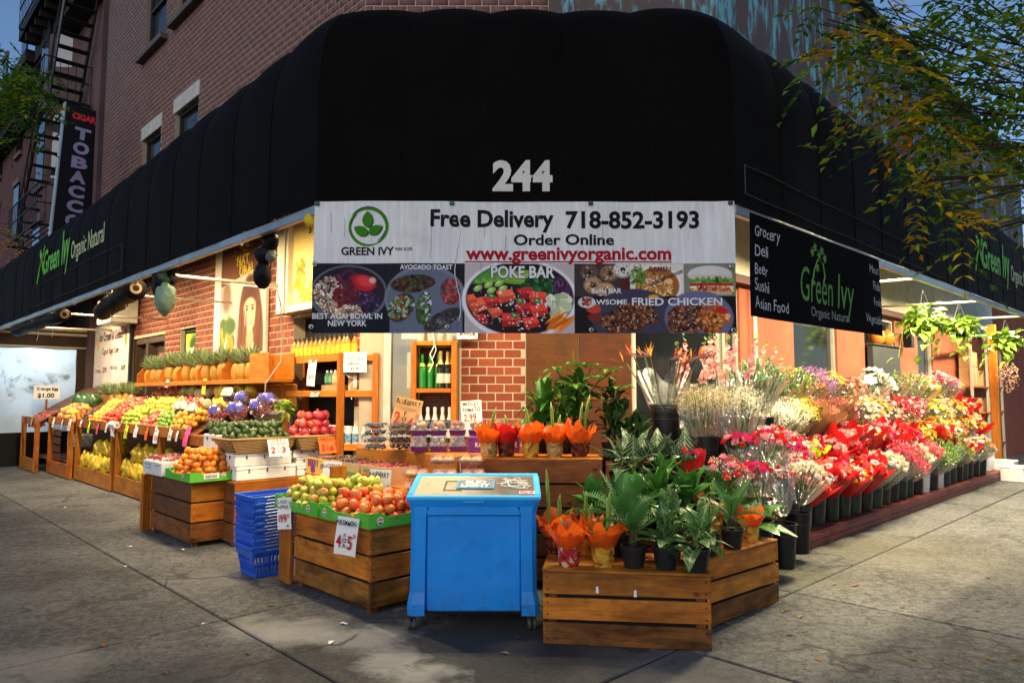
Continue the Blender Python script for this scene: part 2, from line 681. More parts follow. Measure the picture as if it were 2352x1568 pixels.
# ================================================================ ground
def make_concrete():
 k = NT('pavement concrete')
 P = k.pos()
 n1 = k.noise(P, .9, 5, .6)
 n2 = k.noise(P, 11.0, 7, .75, 1.2)
 n3 = k.noise(P, 55.0, 5, .8)
 n4 = k.noise(P, 17.0, 8, .85, .6)
 c = k.mix(k.rng(n1, .38, .60), (.056, .058, .062), (.168, .170, .172))
 c = k.mix(k.math('MULTIPLY', k.rng(n2, .51, .6), .5), c, (.034, .033, .032))
 c = k.mix(k.math('MULTIPLY', k.rng(n2, .46, .38), .4), c, (.17, .165, .155))
 c = k.mix(k.math('MULTIPLY', k.rng(n3, .54, .62), .4), c, (.24, .235, .22))
 c = k.mix(k.math('MULTIPLY', k.rng(n3, .47, .40), .6), c, (.018, .018, .018))
 c = k.mix(k.math('MULTIPLY', k.rng(n4, .51, .565), .62), c, (.018, .018, .0175))
 c = k.mix(k.math('MULTIPLY', k.rng(n4, .475, .43), .5), c, (.20, .195, .185))
 c = k.hsv(c, v=k.rng(k.rand(), 0, 1, .72, 1.15))
 gum = k.n('ShaderNodeTexVoronoi'); k.set(gum, 'Vector', P); k.set(gum, 'Scale', 2.6)
 c = k.mix(k.math('MULTIPLY', k.rng(gum.outputs['Distance'], .075, .05), .6), c, (.03, .028, .026))

 def blob(x, y, r, soft, amt, nscale=2.4, nam=.38):
  d = k.n('ShaderNodeVectorMath', operation='DISTANCE')
  mp = k.n('ShaderNodeMapping'); k.set(mp, 'Vector', P)
  mp.inputs['Scale'].default_value = (1, 1, 0)
  k.set(d, 0, mp.outputs[0]); d.inputs[1].default_value = (x, y, 0)
  dd = k.math('ADD', d.outputs['Value'], k.math('MULTIPLY', k.math('SUBTRACT', k.noise(P, nscale, 5, .65), .5), nam * 2))
  return k.math('MULTIPLY', k.rng(dd, r + soft, r - soft), amt)
 # dark greasy patch in front of the cooler and to the left of it
 for (x, y, r, s, a) in ((-.15, 4.6, .62, .10, .85), (.45, 3.95, .85, .15, .85), (-1.2, 4.42, .30, .06, .85), (-.95, 3.75, .48, .08, .8), (.1, 5.1, .5, .1, .75), (-2.2, 3.6, .75, .25, .55), (-1.7, 4.2, .28, .08, .5)):
  c = k.mix(blob(x, y, r, s, a), c, k.mix(k.rng(n3, .4, .7), (.018, .018, .019), (.055, .053, .052)))
 # pale cement smears
 for (x, y, r, s, a) in ((-1.75, 5.0, .22, .12, .8), (-1.4, 4.95, .25, .1, .85), (-1.0, 4.78, .25, .1, .9), (-.68, 4.42, .18, .08, .9), (-.5, 4.15, .17, .08, .9), (-.4, 3.9, .2, .08, .85), (.95, 4.25, .35, .3, .4), (-2.9, 4.15, .45, .1, .45), (-2.55, 6.3, .25, .25, .4)):
  c = k.mix(blob(x, y, r, s, a, 3.0, .35), c, k.mix(n2, (.25, .248, .24), (.38, .375, .36)))
 # yellowish lamp glow put into the concrete colour along the flower deck
 c = k.mix(blob(3.9, 7.4, .9, .8, .45), c, (.12, .105, .045))
 c = k.mix(blob(2.55, 6.35, .35, .3, .5), c, (.10, .095, .03))
 # hairline cracks
 vo = k.n('ShaderNodeTexVoronoi', feature='DISTANCE_TO_EDGE')
 wv = k.n('ShaderNodeVectorMath', operation='ADD')
 nzv = k.n('ShaderNodeTexNoise'); k.set(nzv, 'Vector', P); k.set(nzv, 'Scale', 2.0); k.set(nzv, 'Detail', 5.0)
 k.set(wv, 0, P); k.t.links.new(nzv.outputs['Color'], wv.inputs[1])
 k.set(vo, 'Vector', wv.outputs[0]); k.set(vo, 'Scale', .55)
 crack = k.math('MULTIPLY', k.rng(vo.outputs['Distance'], .022, .004), k.rng(k.noise(P, .6, 2), .47, .53))
 c = k.mix(k.math('MULTIPLY', crack, .8), c, (.03, .028, .025))
 k.base(c)
 k.set(k.bsdf, 'Roughness', k.rng(n2, .3, .7, .62, .9))
 h = k.math('ADD', k.math('ADD', k.math('MULTIPLY', n2, .8), k.math('MULTIPLY', n3, .5)), k.math('MULTIPLY', crack, -.7))
 k.bump(k.math('ADD', h, k.math('MULTIPLY', n4, 1.2)), 1.0, .022)
 return k.mat


CONC = make_concrete()
JOINT = plain('joint dirt', (.045, .04, .033), .95, var=.4, bump=.5)
g = G()
g.box((0, 10, -.5), (160, 160, .97))
ground = g.build('ground', JOINT)
ground['kind'] = 'structure'
pave = thing('pavement', None, None)
pave['kind'] = 'structure'
pave.rotation_euler = (0, 0, TH)


def slab(a0, a1, b0, b1):
 j = .010
 t = random.uniform(-.003, .003)
 g = G()
 g.box(((a0 + a1) / 2, (b0 + b1) / 2, -.03 + t), (a1 - a0 - 2 * j, b1 - b0 - 2 * j, .06), ch=.008)
 return g.build('slab', CONC, pave)


bl = [5.13, 8.15, 12.5, 15.6, 18.7, 21.8, 25, 29]
for i in range(len(bl) - 1):
 slab(2.13, 4.62, bl[i], bl[i + 1]); slab(-1.2, 2.13, bl[i], bl[i + 1]); slab(-5, -1.2, bl[i], bl[i + 1])
al = [5.72, 8.85, 11.95, 15, 18.1, 21.2, 25]
for i in range(len(al) - 1):
 slab(al[i], al[i + 1], 2.62, 4.4); slab(al[i], al[i + 1], -.6, 2.62); slab(al[i], al[i + 1], -4, -.6)
slab(2.13, 3.98, 2.56, 5.13); slab(3.98, 5.72, 2.62, 4.4); slab(3.98, 4.62, 4.4, 5.13); slab(4.62, 7.6, 4.4, 8.6)
slab(3.98, 5.72, -.6, 2.62); slab(2.13, 3.98, -.6, 2.56); slab(-1.2, 2.13, 2.3, 5.13); slab(-1.2, 2.13, -.6, 2.3)

# ================================================================ brick walls
def make_brick(name, c1, c2):
 k = NT(name)
 P = k.pos()
 cell = k.n('ShaderNodeTexWhiteNoise', noise_dimensions='3D')
 at = k.n('ShaderNodeAttribute', attribute_name='Col')
 r = k.rand()
 k.set(cell, 'Vector', at.outputs['Color'])
 rr = k.math('FRACT', k.math('ADD', r, cell.outputs['Value']))
 c = k.mix(rr, c1, c2)
 c = k.mix(k.math('MULTIPLY', k.rng(k.noise(P, 30, 4, .7), .5, .75), .5), c, (c1[0] * .4, c1[1] * .4, c1[2] * .4))
 # weathered grey skim that covers the upper storeys away from the corner
 z = k.n('ShaderNodeSeparateXYZ'); k.set(z, 0, P)
 m = k.math('ADD', k.math('MULTIPLY', z.outputs[2], .34), k.math('MULTIPLY', z.outputs[0], -.17))
 m = k.math('ADD', m, k.math('MULTIPLY', k.noise(P, .8, 5, .6), 1.4))
 c = k.mix(k.rng(m, 4.5, 5.7, 0, .85), c, k.mix(k.noise(P, 3, 4), (.175, .135, .138), (.125, .098, .104)))
 k.base(c)
 k.bsdf.inputs['Roughness'].default_value = .8
 k.bump(k.noise(P, 60, 4, .7), .5, .004)
 return k.mat


BRICK = make_brick('red brick', (.155, .022, .007), (.235, .046, .014))
UBRICK = make_brick('old red brick', (.145, .064, .060), (.20, .090, .084))


def make_mortar(name, c0):
 k = NT(name)
 P = k.pos()
 z = k.n('ShaderNodeSeparateXYZ'); k.set(z, 0, P)
 m = k.math('ADD', k.math('MULTIPLY', z.outputs[2], .34), k.math('MULTIPLY', z.outputs[0], -.17))
 m = k.math('ADD', m, k.math('MULTIPLY', k.noise(P, .8, 5, .6), 1.4))
 c = k.mix(k.rng(m, 4.3, 5.4, 0, .9), k.mix(k.noise(P, 5, 4), c0, (c0[0] * .7, c0[1] * .68, c0[2] * .62)), k.mix(k.noise(P, 3, 4), (.175, .135, .138), (.125, .098, .104)))
 k.base(c)
 k.bsdf.inputs['Roughness'].default_value = .9
 k.bump(k.noise(P, 80, 3), .4, .003)
 return k.mat


MORTAR = make_mortar('pale mortar', (.46, .38, .28))


class Wall:
 """vertical wall: u runs along udir from origin, outward normal n"""

 def __init__(self, name, origin, udir, n, u0, u1, z0, z1, openings=(), mat=MORTAR, depth=.18, label=None, cat='wall'):
  self.o, self.u, self.n = Vector(origin), Vector(udir), Vector(n)
  self.ops = list(openings)
  self.root = thing(name, label, cat)
  us = sorted({u0, u1, *[v for p in openings for v in p[:2]]})
  zs = sorted({z0, z1, *[v for p in openings for v in p[2:4]]})
  us = [u for u in us if u0 <= u <= u1]; zs = [z for z in zs if z0 <= z <= z1]
  g = G()
  for i in range(len(us) - 1):
   for j in range(len(zs) - 1):
    um, zm = (us[i] + us[i + 1]) / 2, (zs[j] + zs[j + 1]) / 2
    if self.inside(um, zm): continue
    g.quad([self.p(us[i], zs[j]), self.p(us[i + 1], zs[j]), self.p(us[i + 1], zs[j + 1]), self.p(us[i], zs[j + 1])])
  for p in openings:
   a, b, c, d = p[:4]
   q = [(a, c), (b, c), (b, d), (a, d)]
   for m in range(4):
    (ua, za), (ub, zb) = q[m], q[(m + 1) % 4]
    g.quad([self.p(ua, za), self.p(ub, zb), self.p(ub, zb, -depth), self.p(ua, za, -depth)])
  # back face closes the wall so that lamp light stays on its side
  g.quad([self.p(u0, z0, -depth - .25), self.p(u1, z0, -depth - .25), self.p(u1, z1, -depth - .25), self.p(u0, z1, -depth - .25)])
  g.build('masonry', mat, self.root)

 def p(self, u, z, d=0.0): return self.o + self.u * u + Vector((0, 0, z)) + self.n * d

 def inside(self, u, z): return any(a < u < b and c < z < d for a, b, c, d in [q[:4] for q in self.ops])

 def bricks(self, u0, u1, z0, z1, mat, rest_mat, n_parts=0, key=None, L=.2032, Hh=.1016):
  cells = []
  nz = int((z1 - z0) / Hh)
  for j in range(nz):
   z = z0 + (j + .5) * Hh
   off = (j % 2) * L / 2
   i = 0
   while True:
    ua = u0 + i * L - off
    ub = ua + L
    i += 1
    if ua >= u1: break
    ua, ub = max(ua, u0), min(ub, u1)
    for (a, b, c, d) in [q[:4] for q in self.ops]:
     if c < z + .04 and z - .04 < d:
      if a <= ua < b: ua = b
      if a < ub <= b: ub = a
    if ub - ua < .05: continue
    cells.append(((ua + ub) / 2, z, ub - ua - .014))
  if key: cells.sort(key=lambda q: key(q[0], q[1]))
  meshes = {}
  ang = math.atan2(self.u.y, self.u.x)
  for (u, z, l) in cells[:n_parts]:
   kk = round(l, 2)
   if kk not in meshes:
    g = G(); g.box((0, 0, 0), (l, .024, Hh - .0135), ch=.002)
    me = bpy.data.meshes.new('brick'); me.from_pydata(g.v, [], g.f); me.materials.append(mat); me.update()
    meshes[kk] = me
   o = bpy.data.objects.new('brick', meshes[kk])
   link(o, self.root)
   o.location = self.p(u, z, -.0085 + random.uniform(-.0012, .0012))
   o.rotation_euler = (0, 0, ang)
  rest = cells[n_parts:]
  if rest:
   A = np.array(rest)
   n = len(A)
   hu, hz = A[:, 2] / 2, (Hh - .0135) / 2
   o = np.array(self.o); uu = np.array(self.u); nn = np.array(self.n)
   V = np.zeros((n, 8, 3))
   C = np.repeat(rng.random((n, 1, 3)), 8, 1)
   d = .0028 + rng.uniform(-.0012, .0012, n)
   for q, (su, sz, sd) in enumerate([(-1, -1, 1), (1, -1, 1), (1, 1, 1), (-1, 1, 1), (-1, -1, 0), (1, -1, 0), (1, 1, 0), (-1, 1, 0)]):
    V[:, q] = o + np.outer(A[:, 0] + su * hu, uu) + np.outer(d if sd else np.full(n, -.004), nn)
    V[:, q, 2] += A[:, 1] + sz * hz
   F = np.array([[0, 1, 2, 3], [4, 5, 1, 0], [5, 6, 2, 1], [6, 7, 3, 2], [7, 4, 0, 3]])
   Fs = (np.arange(n)[:, None, None] * 8 + F[None]).reshape(-1, 4)
   m = np_mesh('brickwork', V.reshape(-1, 3), Fs, rest_mat, self.root, C.reshape(-1, 3))
   m['kind'] = 'stuff'


LVv, RVv = Vector(LV), Vector(RV)
# ---- left facade: u = b along the left street
left_ops = [(7.3, 8.85, .05, 2.62), (12.37, 13.09, 1.75, 2.75), (13.88, 15.8, .05, 2.72),
   (12.6, 13.75, 5.05, 6.87), (14.55, 15.65, 5.0, 6.84), (12.6, 13.85, 8.72, 10.75), (14.5, 15.75, 8.68, 10.65), (10.2, 11.35, 8.8, 10.75), (10.2, 11.35, 12.2, 14), (12.6, 13.75, 12.2, 14), (14.5, 15.55, 12.2, 14)]
wl_ = Wall('brick_facade', RVv * A_WALL, LVv, -RVv, 7.2, 18.7, -.05, 15.5, left_ops, MORTAR,
           label='red brick shop facade with pale mortar along the fruit stands street', cat='wall')
wl_.bricks(7.2, 18.7, 1.45, 4.6, BRICK, BRICK, 300, key=lambda u, z: (0 if 1.9 < z < 3.9 and not (9.55 < u < 11.2 and 1.8 < z) else 5) + u * .1)
wl_.bricks(7.2, 18.7, 4.7, 15.4, UBRICK, UBRICK, 0)
LINTEL = plain('pale stone lintel', (.46, .45, .43), .7, var=.15, bump=.3)
SILL = plain('dark stone sill', (.09, .08, .08), .7, var=.2, bump=.3)
DGLASS = plain('dark window glass', (.010, .012, .016), .08, spec=.35, var=.2, scale=2)
SASH = plain('dark window sash', (.03, .03, .034), .5)


def window(w, u0, u1, z0, z1, lintel=True, sill=True, glass=DGLASS, sash=SASH, rails=1, d=-.12, name='window'):
 """window with frame, panes and its stone lintel and sill, a part of the wall"""
 ang = math.atan2(w.u.y, w.u.x)
 rot = Matrix.Rotation(ang, 3, 'Z')
 g = G()
 cu, cz = (u0 + u1) / 2, (z0 + z1) / 2
 fw = .05
 for (u, z, su, sz) in ((cu, z0 + fw / 2, u1 - u0, fw), (cu, z1 - fw / 2, u1 - u0, fw), (u0 + fw / 2, cz, fw, z1 - z0 - 2 * fw), (u1 - fw / 2, cz, fw, z1 - z0 - 2 * fw)):
  g.box(w.p(u, z, d + .02), (su, .05, sz), rot)
 if rails: g.box(w.p(cu, cz, d + .025), (u1 - u0 - 2 * fw, .045, .05), rot)
 f = g.build(name, sash, w.root)
 for (za, zb, dd) in (((z0 + fw, cz - .025, 0), (cz + .025, z1 - fw, .012)) if rails else ((z0 + fw, z1 - fw, 0),)):
  g = G()
  g.quad([w.p(u0 + fw, za, d + dd), w.p(u1 - fw, za, d + dd), w.p(u1 - fw, zb, d + dd), w.p(u0 + fw, zb, d + dd)])
  p = g.build('pane', glass); p.parent = f
 if lintel:
  g = G(); g.box(w.p(cu, z1 + .145, .0), (u1 - u0 + .12, .06, .28), rot, ch=.006)
  o = g.build('lintel', LINTEL); o.parent = f
 if sill:
  g = G(); g.box(w.p(cu, z0 - .06, .05), (u1 - u0 + .3, .2, .12), rot, ch=.008)
  o = g.build('sill', SILL); o.parent = f
 return f


for q in left_ops[3:]:
 window(wl_, *q, lintel=(q[2] < 7), sill=(q[2] > 7))
BLIND = plain('window blind', (.5, .52, .55), .7)
for (u0, u1, z0, z1) in ((14.6, 14.95, 9.9, 10.55), (12.75, 13.0, 5.3, 5.6)):
 g = G(); g.quad([wl_.p(u0, z0, -.1), wl_.p(u1, z0, -.1), wl_.p(u1, z1, -.1), wl_.p(u0, z1, -.1)]); g.build('blind', BLIND, wl_.root)
# dark doorway and niche backs
DOORW = plain('dark brown door', (.030, .018, .012), .5, var=.3)
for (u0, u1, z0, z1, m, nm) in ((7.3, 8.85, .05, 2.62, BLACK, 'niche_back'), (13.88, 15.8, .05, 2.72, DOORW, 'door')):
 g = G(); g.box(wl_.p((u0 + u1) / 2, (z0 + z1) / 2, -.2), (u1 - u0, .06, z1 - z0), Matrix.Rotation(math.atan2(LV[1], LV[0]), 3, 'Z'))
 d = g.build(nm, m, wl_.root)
 if nm == 'door':
  g = G()
  for u in (u0 + .06, u1 - .06, u0 + 1.1): g.box(wl_.p(u, (z0 + z1) / 2, -.1), (.12, .14, z1 - z0), Matrix.Rotation(math.atan2(LV[1], LV[0]), 3, 'Z'))
  g.box(wl_.p((u0 + u1) / 2, z1 - .06, -.1), (u1 - u0 - .26, .13, .12), Matrix.Rotation(math.atan2(LV[1], LV[0]), 3, 'Z'))
  o = g.build('door_frame', plain('brown door frame', (.055, .032, .02), .5)); o.parent = d
  g = G(); g.box(wl_.p(u0 + .5, 2.15, -.15), (.5, .03, .5), Matrix.Rotation(math.atan2(LV[1], LV[0]), 3, 'Z'))
  o = g.build('door_pane', plain('amber door glass', (.22, .09, .03), .15)); o.parent = d
window(wl_, 12.37, 13.09, 1.75, 2.75, False, False, rails=0)

# ---- chamfered corner facade: u = X
CH0, CH1 = -1.79, 2.51
ch_ops = [(-1.5, -.62, .05, 2.9), (1.42, 2.48, .9, 2.95)]
wc_ = Wall('corner_facade', (0, Y_CH, 0), (1, 0, 0), (0, -1, 0), CH0, CH1, -.05, 15.5, ch_ops, MORTAR,
           label='brick corner facade with the shop entrance behind the big banner', cat='wall')
wc_.bricks(-.6, .16, 0.5, 4.6, BRICK, BRICK, 300, key=lambda u, z: abs(z - 1.8))
wc_.bricks(-1.79, -.6, 2.95, 4.6, BRICK, BRICK)
wc_.bricks(-1.79, .45, 4.7, 15.4, UBRICK, UBRICK)
PANEL = wood('dark plywood panel', (.085, .026, .008), (.135, .045, .014), dirt=.5, knots=False)
for i, (xa, xb) in enumerate(((.165, .78), (.79, 1.40))):
 g = G(); g.box(((xa + xb) / 2, Y_CH - .012, 1.75), (xb - xa, .03, 2.6), ch=.004); g.build('panel_board', PANEL, wc_.root)
g = G(); g.box((.79, Y_CH - .03, 1.55), (1.2, .012, .02)); g.build('panel_rail', W_DARK, wc_.root)
window(wc_, 1.42, 2.48, .9, 2.95, False, False, sash=plain('white window frame', (.55, .53, .5), .5), rails=0)

# ---- right facade: u = a along the right street
r_ops = [(7.64, 7.95, .9, 2.95), (9.43, 10.92, .7, 2.9), (12.04, 13.5, .7, 2.9), (14.75, 15.7, .7, 2.9)]


def make_stucco():
 k = NT('terracotta stucco'); P = k.pos()
 c = k.mix(k.rng(k.noise(P, 2.5, 5, .6), .3, .7), (.22, .048, .018), (.30, .075, .030))
 z = k.n('ShaderNodeSeparateXYZ'); k.set(z, 0, P)
 # painted mural above the awning: turquoise strokes on umber
 mp = k.n('ShaderNodeMapping'); k.set(mp, 'Vector', P); mp.inputs['Scale'].default_value = (2.2, 2.2, .55)
 st = k.noise(mp.outputs[0], 1.3, 4, .6, .8)
 st2 = k.noise(mp.outputs[0], 5.0, 2, .6, .4)
 base = k.mix(k.noise(P, 1.1, 5, .6), (.045, .036, .038), (.14, .10, .095))
 stroke = k.math('MULTIPLY', k.rng(st, .50, .58), k.rng(st2, .42, .55))
 mural = k.mix(stroke, base, k.mix(st2, (.06, .24, .32), (.20, .52, .62)))
 c = k.mix(k.rng(z.outputs[2], 4.44, 4.46), c, mural)
 k.base(c); k.bsdf.inputs['Roughness'].default_value = .85
 k.bump(k.noise(P, 35, 4, .6), .35, .004)
 return k.mat


STUCCO = make_stucco()
CORN_ = plain('grey coping metal', (.10, .10, .11), .5, .4)
wr_ = Wall('stucco_facade', LVv * B_WALL, RVv, -LVv, 7.6, 25, -.05, 8.12, r_ops, STUCCO,
           label='terracotta stucco facade with tall dark windows behind the flower stand', cat='wall')
WFR = plain('aluminium window frame', (.45, .43, .38), .4, .3)
for q in r_ops: window(wr_, *q, lintel=False, sill=False, sash=WFR, rails=0, d=-.08)
g = G(); g.box(wr_.p(16.3, 8.16, .0), (17.5, .4, .09), Matrix.Rotation(TH, 3, 'Z'), ch=.01); g.build('coping', CORN_, wr_.root)
g = G(); g.quad([Vector((.45, Y_CH - .006, 4.45)), Vector((CH1, Y_CH - .006, 4.45)), Vector((CH1, Y_CH - .006, 15.5)), Vector((.45, Y_CH - .006, 15.5))])
g.build('mural_wall', STUCCO, wc_.root)
rotR = Matrix.Rotation(TH, 3, 'Z')
g = G()
for i in range(8): g.box(wr_.p(8.5 + i * 1.6, 3.72, .03), (1.58, .04, 1.35), rotR, ch=.006)
g.build('cream_fascia', CREAM, wr_.root)
g = G(); g.box(wr_.p(14.2, 2.98, .05), (13.0, .1, .1), rotR, ch=.004); g.build('fascia_rail', plain('maroon rail', (.07, .012, .012), .5), wr_.root)
g = G(); g.lathe([(.022, 0), (.022, 2.9)], 10, wr_.p(8.22, 0, .06)); g.build('down_pipe', plain('pale pipe', (.5, .49, .42), .4), wr_.root, smooth=True)
# interior backing behind the right windows: dim room with a few boxes on the sills
for (u, z, s, c) in ((12.95, 2.45, (.28, .16, .34), (.65, .28, .02)), (12.5, 2.45, (.26, .16, .30), (.62, .20, .05))):
 t = thing('orange_squash', 'orange gourd on a window ledge ' + ('nearer the hanging banner' if u < 12.7 else 'beside the window frame'), 'gourd', wr_.p(u, 2.42, .05))
 g = G(); g.ball((0, 0, .13), .13, 14, 10, (.9, .9, 1.1)); g.build('body', plain('orange squash skin', (.55, .17, .02), .4, rand=.15), t, smooth=True)
 g = G(); g.tube([(0, 0, .26), (.01, 0, .30)], [.016, .010]); g.build('stem', plain('squash stem', (.2, .15, .05), .8), t)
t = thing('window_counter', 'dark grey counter box in front of the tall window', 'counter', wr_.p(12.75, 0, .06), TH)
g = G(); g.box((0, 0, 1.6), (1.3, .1, 1.6), ch=.01); g.build('body', plain('charcoal laminate', (.035, .037, .04), .5), t)
g = G(); g.box((0, 0, 2.41), (1.34, .16, .02), ch=.004); g.build('top', plain('charcoal top', (.06, .06, .065), .4), t)

# ================================================================ next buildings down the left street
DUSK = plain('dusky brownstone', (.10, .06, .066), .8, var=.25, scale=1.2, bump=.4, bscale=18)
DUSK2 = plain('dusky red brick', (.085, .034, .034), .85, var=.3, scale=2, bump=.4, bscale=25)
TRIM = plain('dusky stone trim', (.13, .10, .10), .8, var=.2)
CORN = plain('black cornice', (.014, .013, .015), .7)
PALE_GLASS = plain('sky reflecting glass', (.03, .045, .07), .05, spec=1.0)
rotL = Matrix.Rotation(math.atan2(LV[1], LV[0]), 3, 'Z')


def row_house(name, label, b0, b1, a0, top, mat, bay):
 t = thing(name, label, 'building')
 g = G()
 g.box(W(a0 + 3, (b0 + b1) / 2, top / 2), (b1 - b0 - .02, 6, top), rotL)
 g.build('wall', mat, t)
 bays = []
 if bay:
  n = 1
  for i in range(n):
   bc = b0 + (b1 - b0) * .64
   g = G()
   pts = [(bc - 1.05, 0), (bc - .6, .55), (bc + .6, .55), (bc + 1.05, 0)]
   for z0, z1 in ((.2, top - .6),):
    for k in range(3):
     (ba, da), (bb, db) = pts[k], pts[k + 1]
     g.quad([W(a0 - da, ba, z0), W(a0 - db, bb, z0), W(a0 - db, bb, z1), W(a0 - da, ba, z1)])
   w_ = g.build('bay', mat, t)
   for fl in range(5):
    z = 1.2 + fl * 3.0
    g = G()
    g.box(W(a0 - .56, bc, z - .12), (1.3, .12, .18), rotL); g.build('window_sill', TRIM, t)
    g = G(); g.box(W(a0 - .56, bc, z + 2.0), (1.3, .12, .22), rotL); g.build('window_head', TRIM, t)
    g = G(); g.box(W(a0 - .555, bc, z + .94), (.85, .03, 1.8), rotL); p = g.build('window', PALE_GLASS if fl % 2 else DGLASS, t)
    g = G(); g.box(W(a0 - .575, bc, z + .94), (.85, .03, .05), rotL); q = g.build('rail', SASH); q.parent = p
    d = (W(a0 - .55, bc - .6) - W(a0, bc - 1.05)).normalized()
    m = (W(a0 - .275, bc - .825, z + .94))
    ang = math.atan2(d.y, d.x)
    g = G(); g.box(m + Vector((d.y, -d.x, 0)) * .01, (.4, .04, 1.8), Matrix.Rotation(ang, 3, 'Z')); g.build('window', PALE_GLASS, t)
 else:
  for i in range(3):
   for fl in range(5):
    bc, z = b0 + (b1 - b0) * (i + .5) / 3, 1.2 + fl * 3
    g = G(); g.box(W(a0 - .02, bc, z + .9), (.9, .06, 1.8), rotL); p = g.build('window', DGLASS, t)
    g = G(); g.box(W(a0 - .04, bc, z - .1), (1.1, .14, .14), rotL); q = g.build('sill', TRIM); q.parent = p
    g = G(); g.box(W(a0 - .04, bc, z + 1.92), (1.1, .1, .2), rotL); q = g.build('lintel', TRIM); q.parent = p
 g = G()
 g.box(W(a0 - .35, (b0 + b1) / 2, top + .15), (b1 - b0, 1.1, .35), rotL)
 g.box(W(a0 - .15, (b0 + b1) / 2, top - .3), (b1 - b0 - .03, .7, .5), rotL)
 for i in range(int((b1 - b0) / .6)): g.box(W(a0 - .65, b0 + .3 + i * .6, top - .12), (.14, .4, .28), rotL)
 g.build('cornice', CORN, t)
 return t


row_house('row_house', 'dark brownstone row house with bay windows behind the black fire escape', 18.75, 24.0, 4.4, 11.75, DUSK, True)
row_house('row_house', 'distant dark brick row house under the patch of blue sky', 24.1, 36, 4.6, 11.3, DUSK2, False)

# fire escape: landings with railings and a steep stair
IRON = plain('black iron', (.008, .008, .009), .5, .3)
fe = thing('fire_escape', 'black iron fire escape with steep stairs on the brownstone', 'fire escape')
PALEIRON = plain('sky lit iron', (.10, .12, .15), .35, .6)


def landing(z, b0, b1, a0=3.35, a1=4.35):
 g = G()
 for i in range(9): g.box(W(a0 + (a1 - a0) * i / 8, (b0 + b1) / 2, z), (b1 - b0, .03, .03), rotL)
 for b in (b0, b1): g.box(W((a0 + a1) / 2, b, z - .03), (.05, a1 - a0, .05), rotL)
 g.build('landing', IRON, fe)
 g = G()
 for zz in (z + .95, z + .5): g.box(W(a0, (b0 + b1) / 2, zz), (b1 - b0, .025, .025), rotL)
 n = int((b1 - b0) / .2)
 for i in range(n + 1): g.box(W(a0, b0 + (b1 - b0) * i / n, z + .5), (.013, .013, .95), rotL)
 for i in range(7): g.box(W(a0 + (a1 - a0) * i / 6, b0, z + .5), (.013, .013, .95), rotL)
 for zz in (z + .95, z + .5): g.box(W((a0 + a1) / 2, b0, zz), (.025, a1 - a0, .025), rotL)
 g.build('railing', IRON, fe)


def stair(za, zb, ba, bb, a0, a1, pale=False):
 for a in (a0, a1):
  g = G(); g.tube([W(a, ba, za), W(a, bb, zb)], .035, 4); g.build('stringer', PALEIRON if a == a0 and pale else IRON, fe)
 n = 9
 for i in range(n):
  f = (i + .5) / n
  g = G(); g.box(W((a0 + a1) / 2, ba + (bb - ba) * f, za + (zb - za) * f), (.2, a1 - a0, .03), rotL); g.build('tread', IRON, fe)
 g = G()
 g.tube([W(a0, ba, za + .9), W(a0, bb, zb + .9)], .02, 4)
 for i in range(8):
  f = i / 7
  g.tube([W(a0, ba + (bb - ba) * f, za + (zb - za) * f), W(a0, ba + (bb - ba) * f, za + (zb - za) * f + .9)], .012, 4)
 g.build('handrail', IRON, fe)


for z in (5.6, 8.7, 11.7): landing(z, 19.4, 23.0)
stair(8.75, 11.3, 20.3, 18.75, 3.62, 4.28, True)
stair(5.65, 8.6, 22.6, 20.4, 3.5, 4.1)
stair(2.9, 5.5, 20.6, 22.4, 3.5, 4.1)

# vertical tobacco sign
t = thing('tobacco_sign', 'tall black box sign with stacked TOBACCO lettering and red CIGAR', 'sign', W(3.74, 19.05, 6.55), TH)
t.rotation_euler = (0, R_(3.0), TH)
g = G(); g.box((.33, .1, 0), (.80, .2, 3.9), ch=.01); g.build('box', plain('black sign face', (.006, .006, .008), .35), t)
g = G(); g.box((-.082, .1, 0), (.03, .215, 3.92)); g.build('edge_trim', plain('pale sign edge', (.30, .40, .47), .4), t)
LAV = plain('lavender sign letters', (.30, .28, .46), .5)
for i, chh in enumerate('TOBACCO'):
 text(t, chh, .37, LAV, (.33, -.006, 1.16 - i * .355), bold=.05, width=.34)
text(t, 'CIGAR', .20, plain('red sign letters', (.75, .03, .05), .5), (.33, -.006, 1.62), bold=.05, width=.50)
g = G()
for z in (1.3, -1.1): g.box((.9, .1, z), (.5, .04, .04))
g.build('bracket', IRON, t)

# ================================================================ trees
def leaf_card_mesh(name, parent, pos, dirs, ups, ln, wd, cols, mat, fold=.25):
 """one folded rhombus (2 quads -> 4 tris) per leaf, joined in one crown mesh"""
 n = len(pos)
 side = np.cross(dirs, ups)
 side /= np.linalg.norm(side, axis=1, keepdims=True) + 1e-9
 nor = np.cross(side, dirs)
 V = np.zeros((n, 6, 3))
 l, w = ln[:, None], wd[:, None]
 V[:, 0] = pos
 V[:, 1] = pos + dirs * l * .45 + side * w * .5 + nor * w * fold
 V[:, 2] = pos + dirs * l * .45
 V[:, 3] = pos + dirs * l * .45 - side * w * .5 + nor * w * fold
 V[:, 4] = pos + dirs * l - nor * w * fold * .6
 V[:, 5] = V[:, 4]
 F = np.array([[0, 1, 2], [0, 2, 3], [1, 4, 2], [2, 4, 3]])
 Fs = (np.arange(n)[:, None, None] * 6 + F[None]).reshape(-1, 3)
 C = np.repeat(cols[:, None, :], 6, 1).reshape(-1, 3)
 return np_mesh(name, V.reshape(-1, 3), Fs, mat, parent, C)


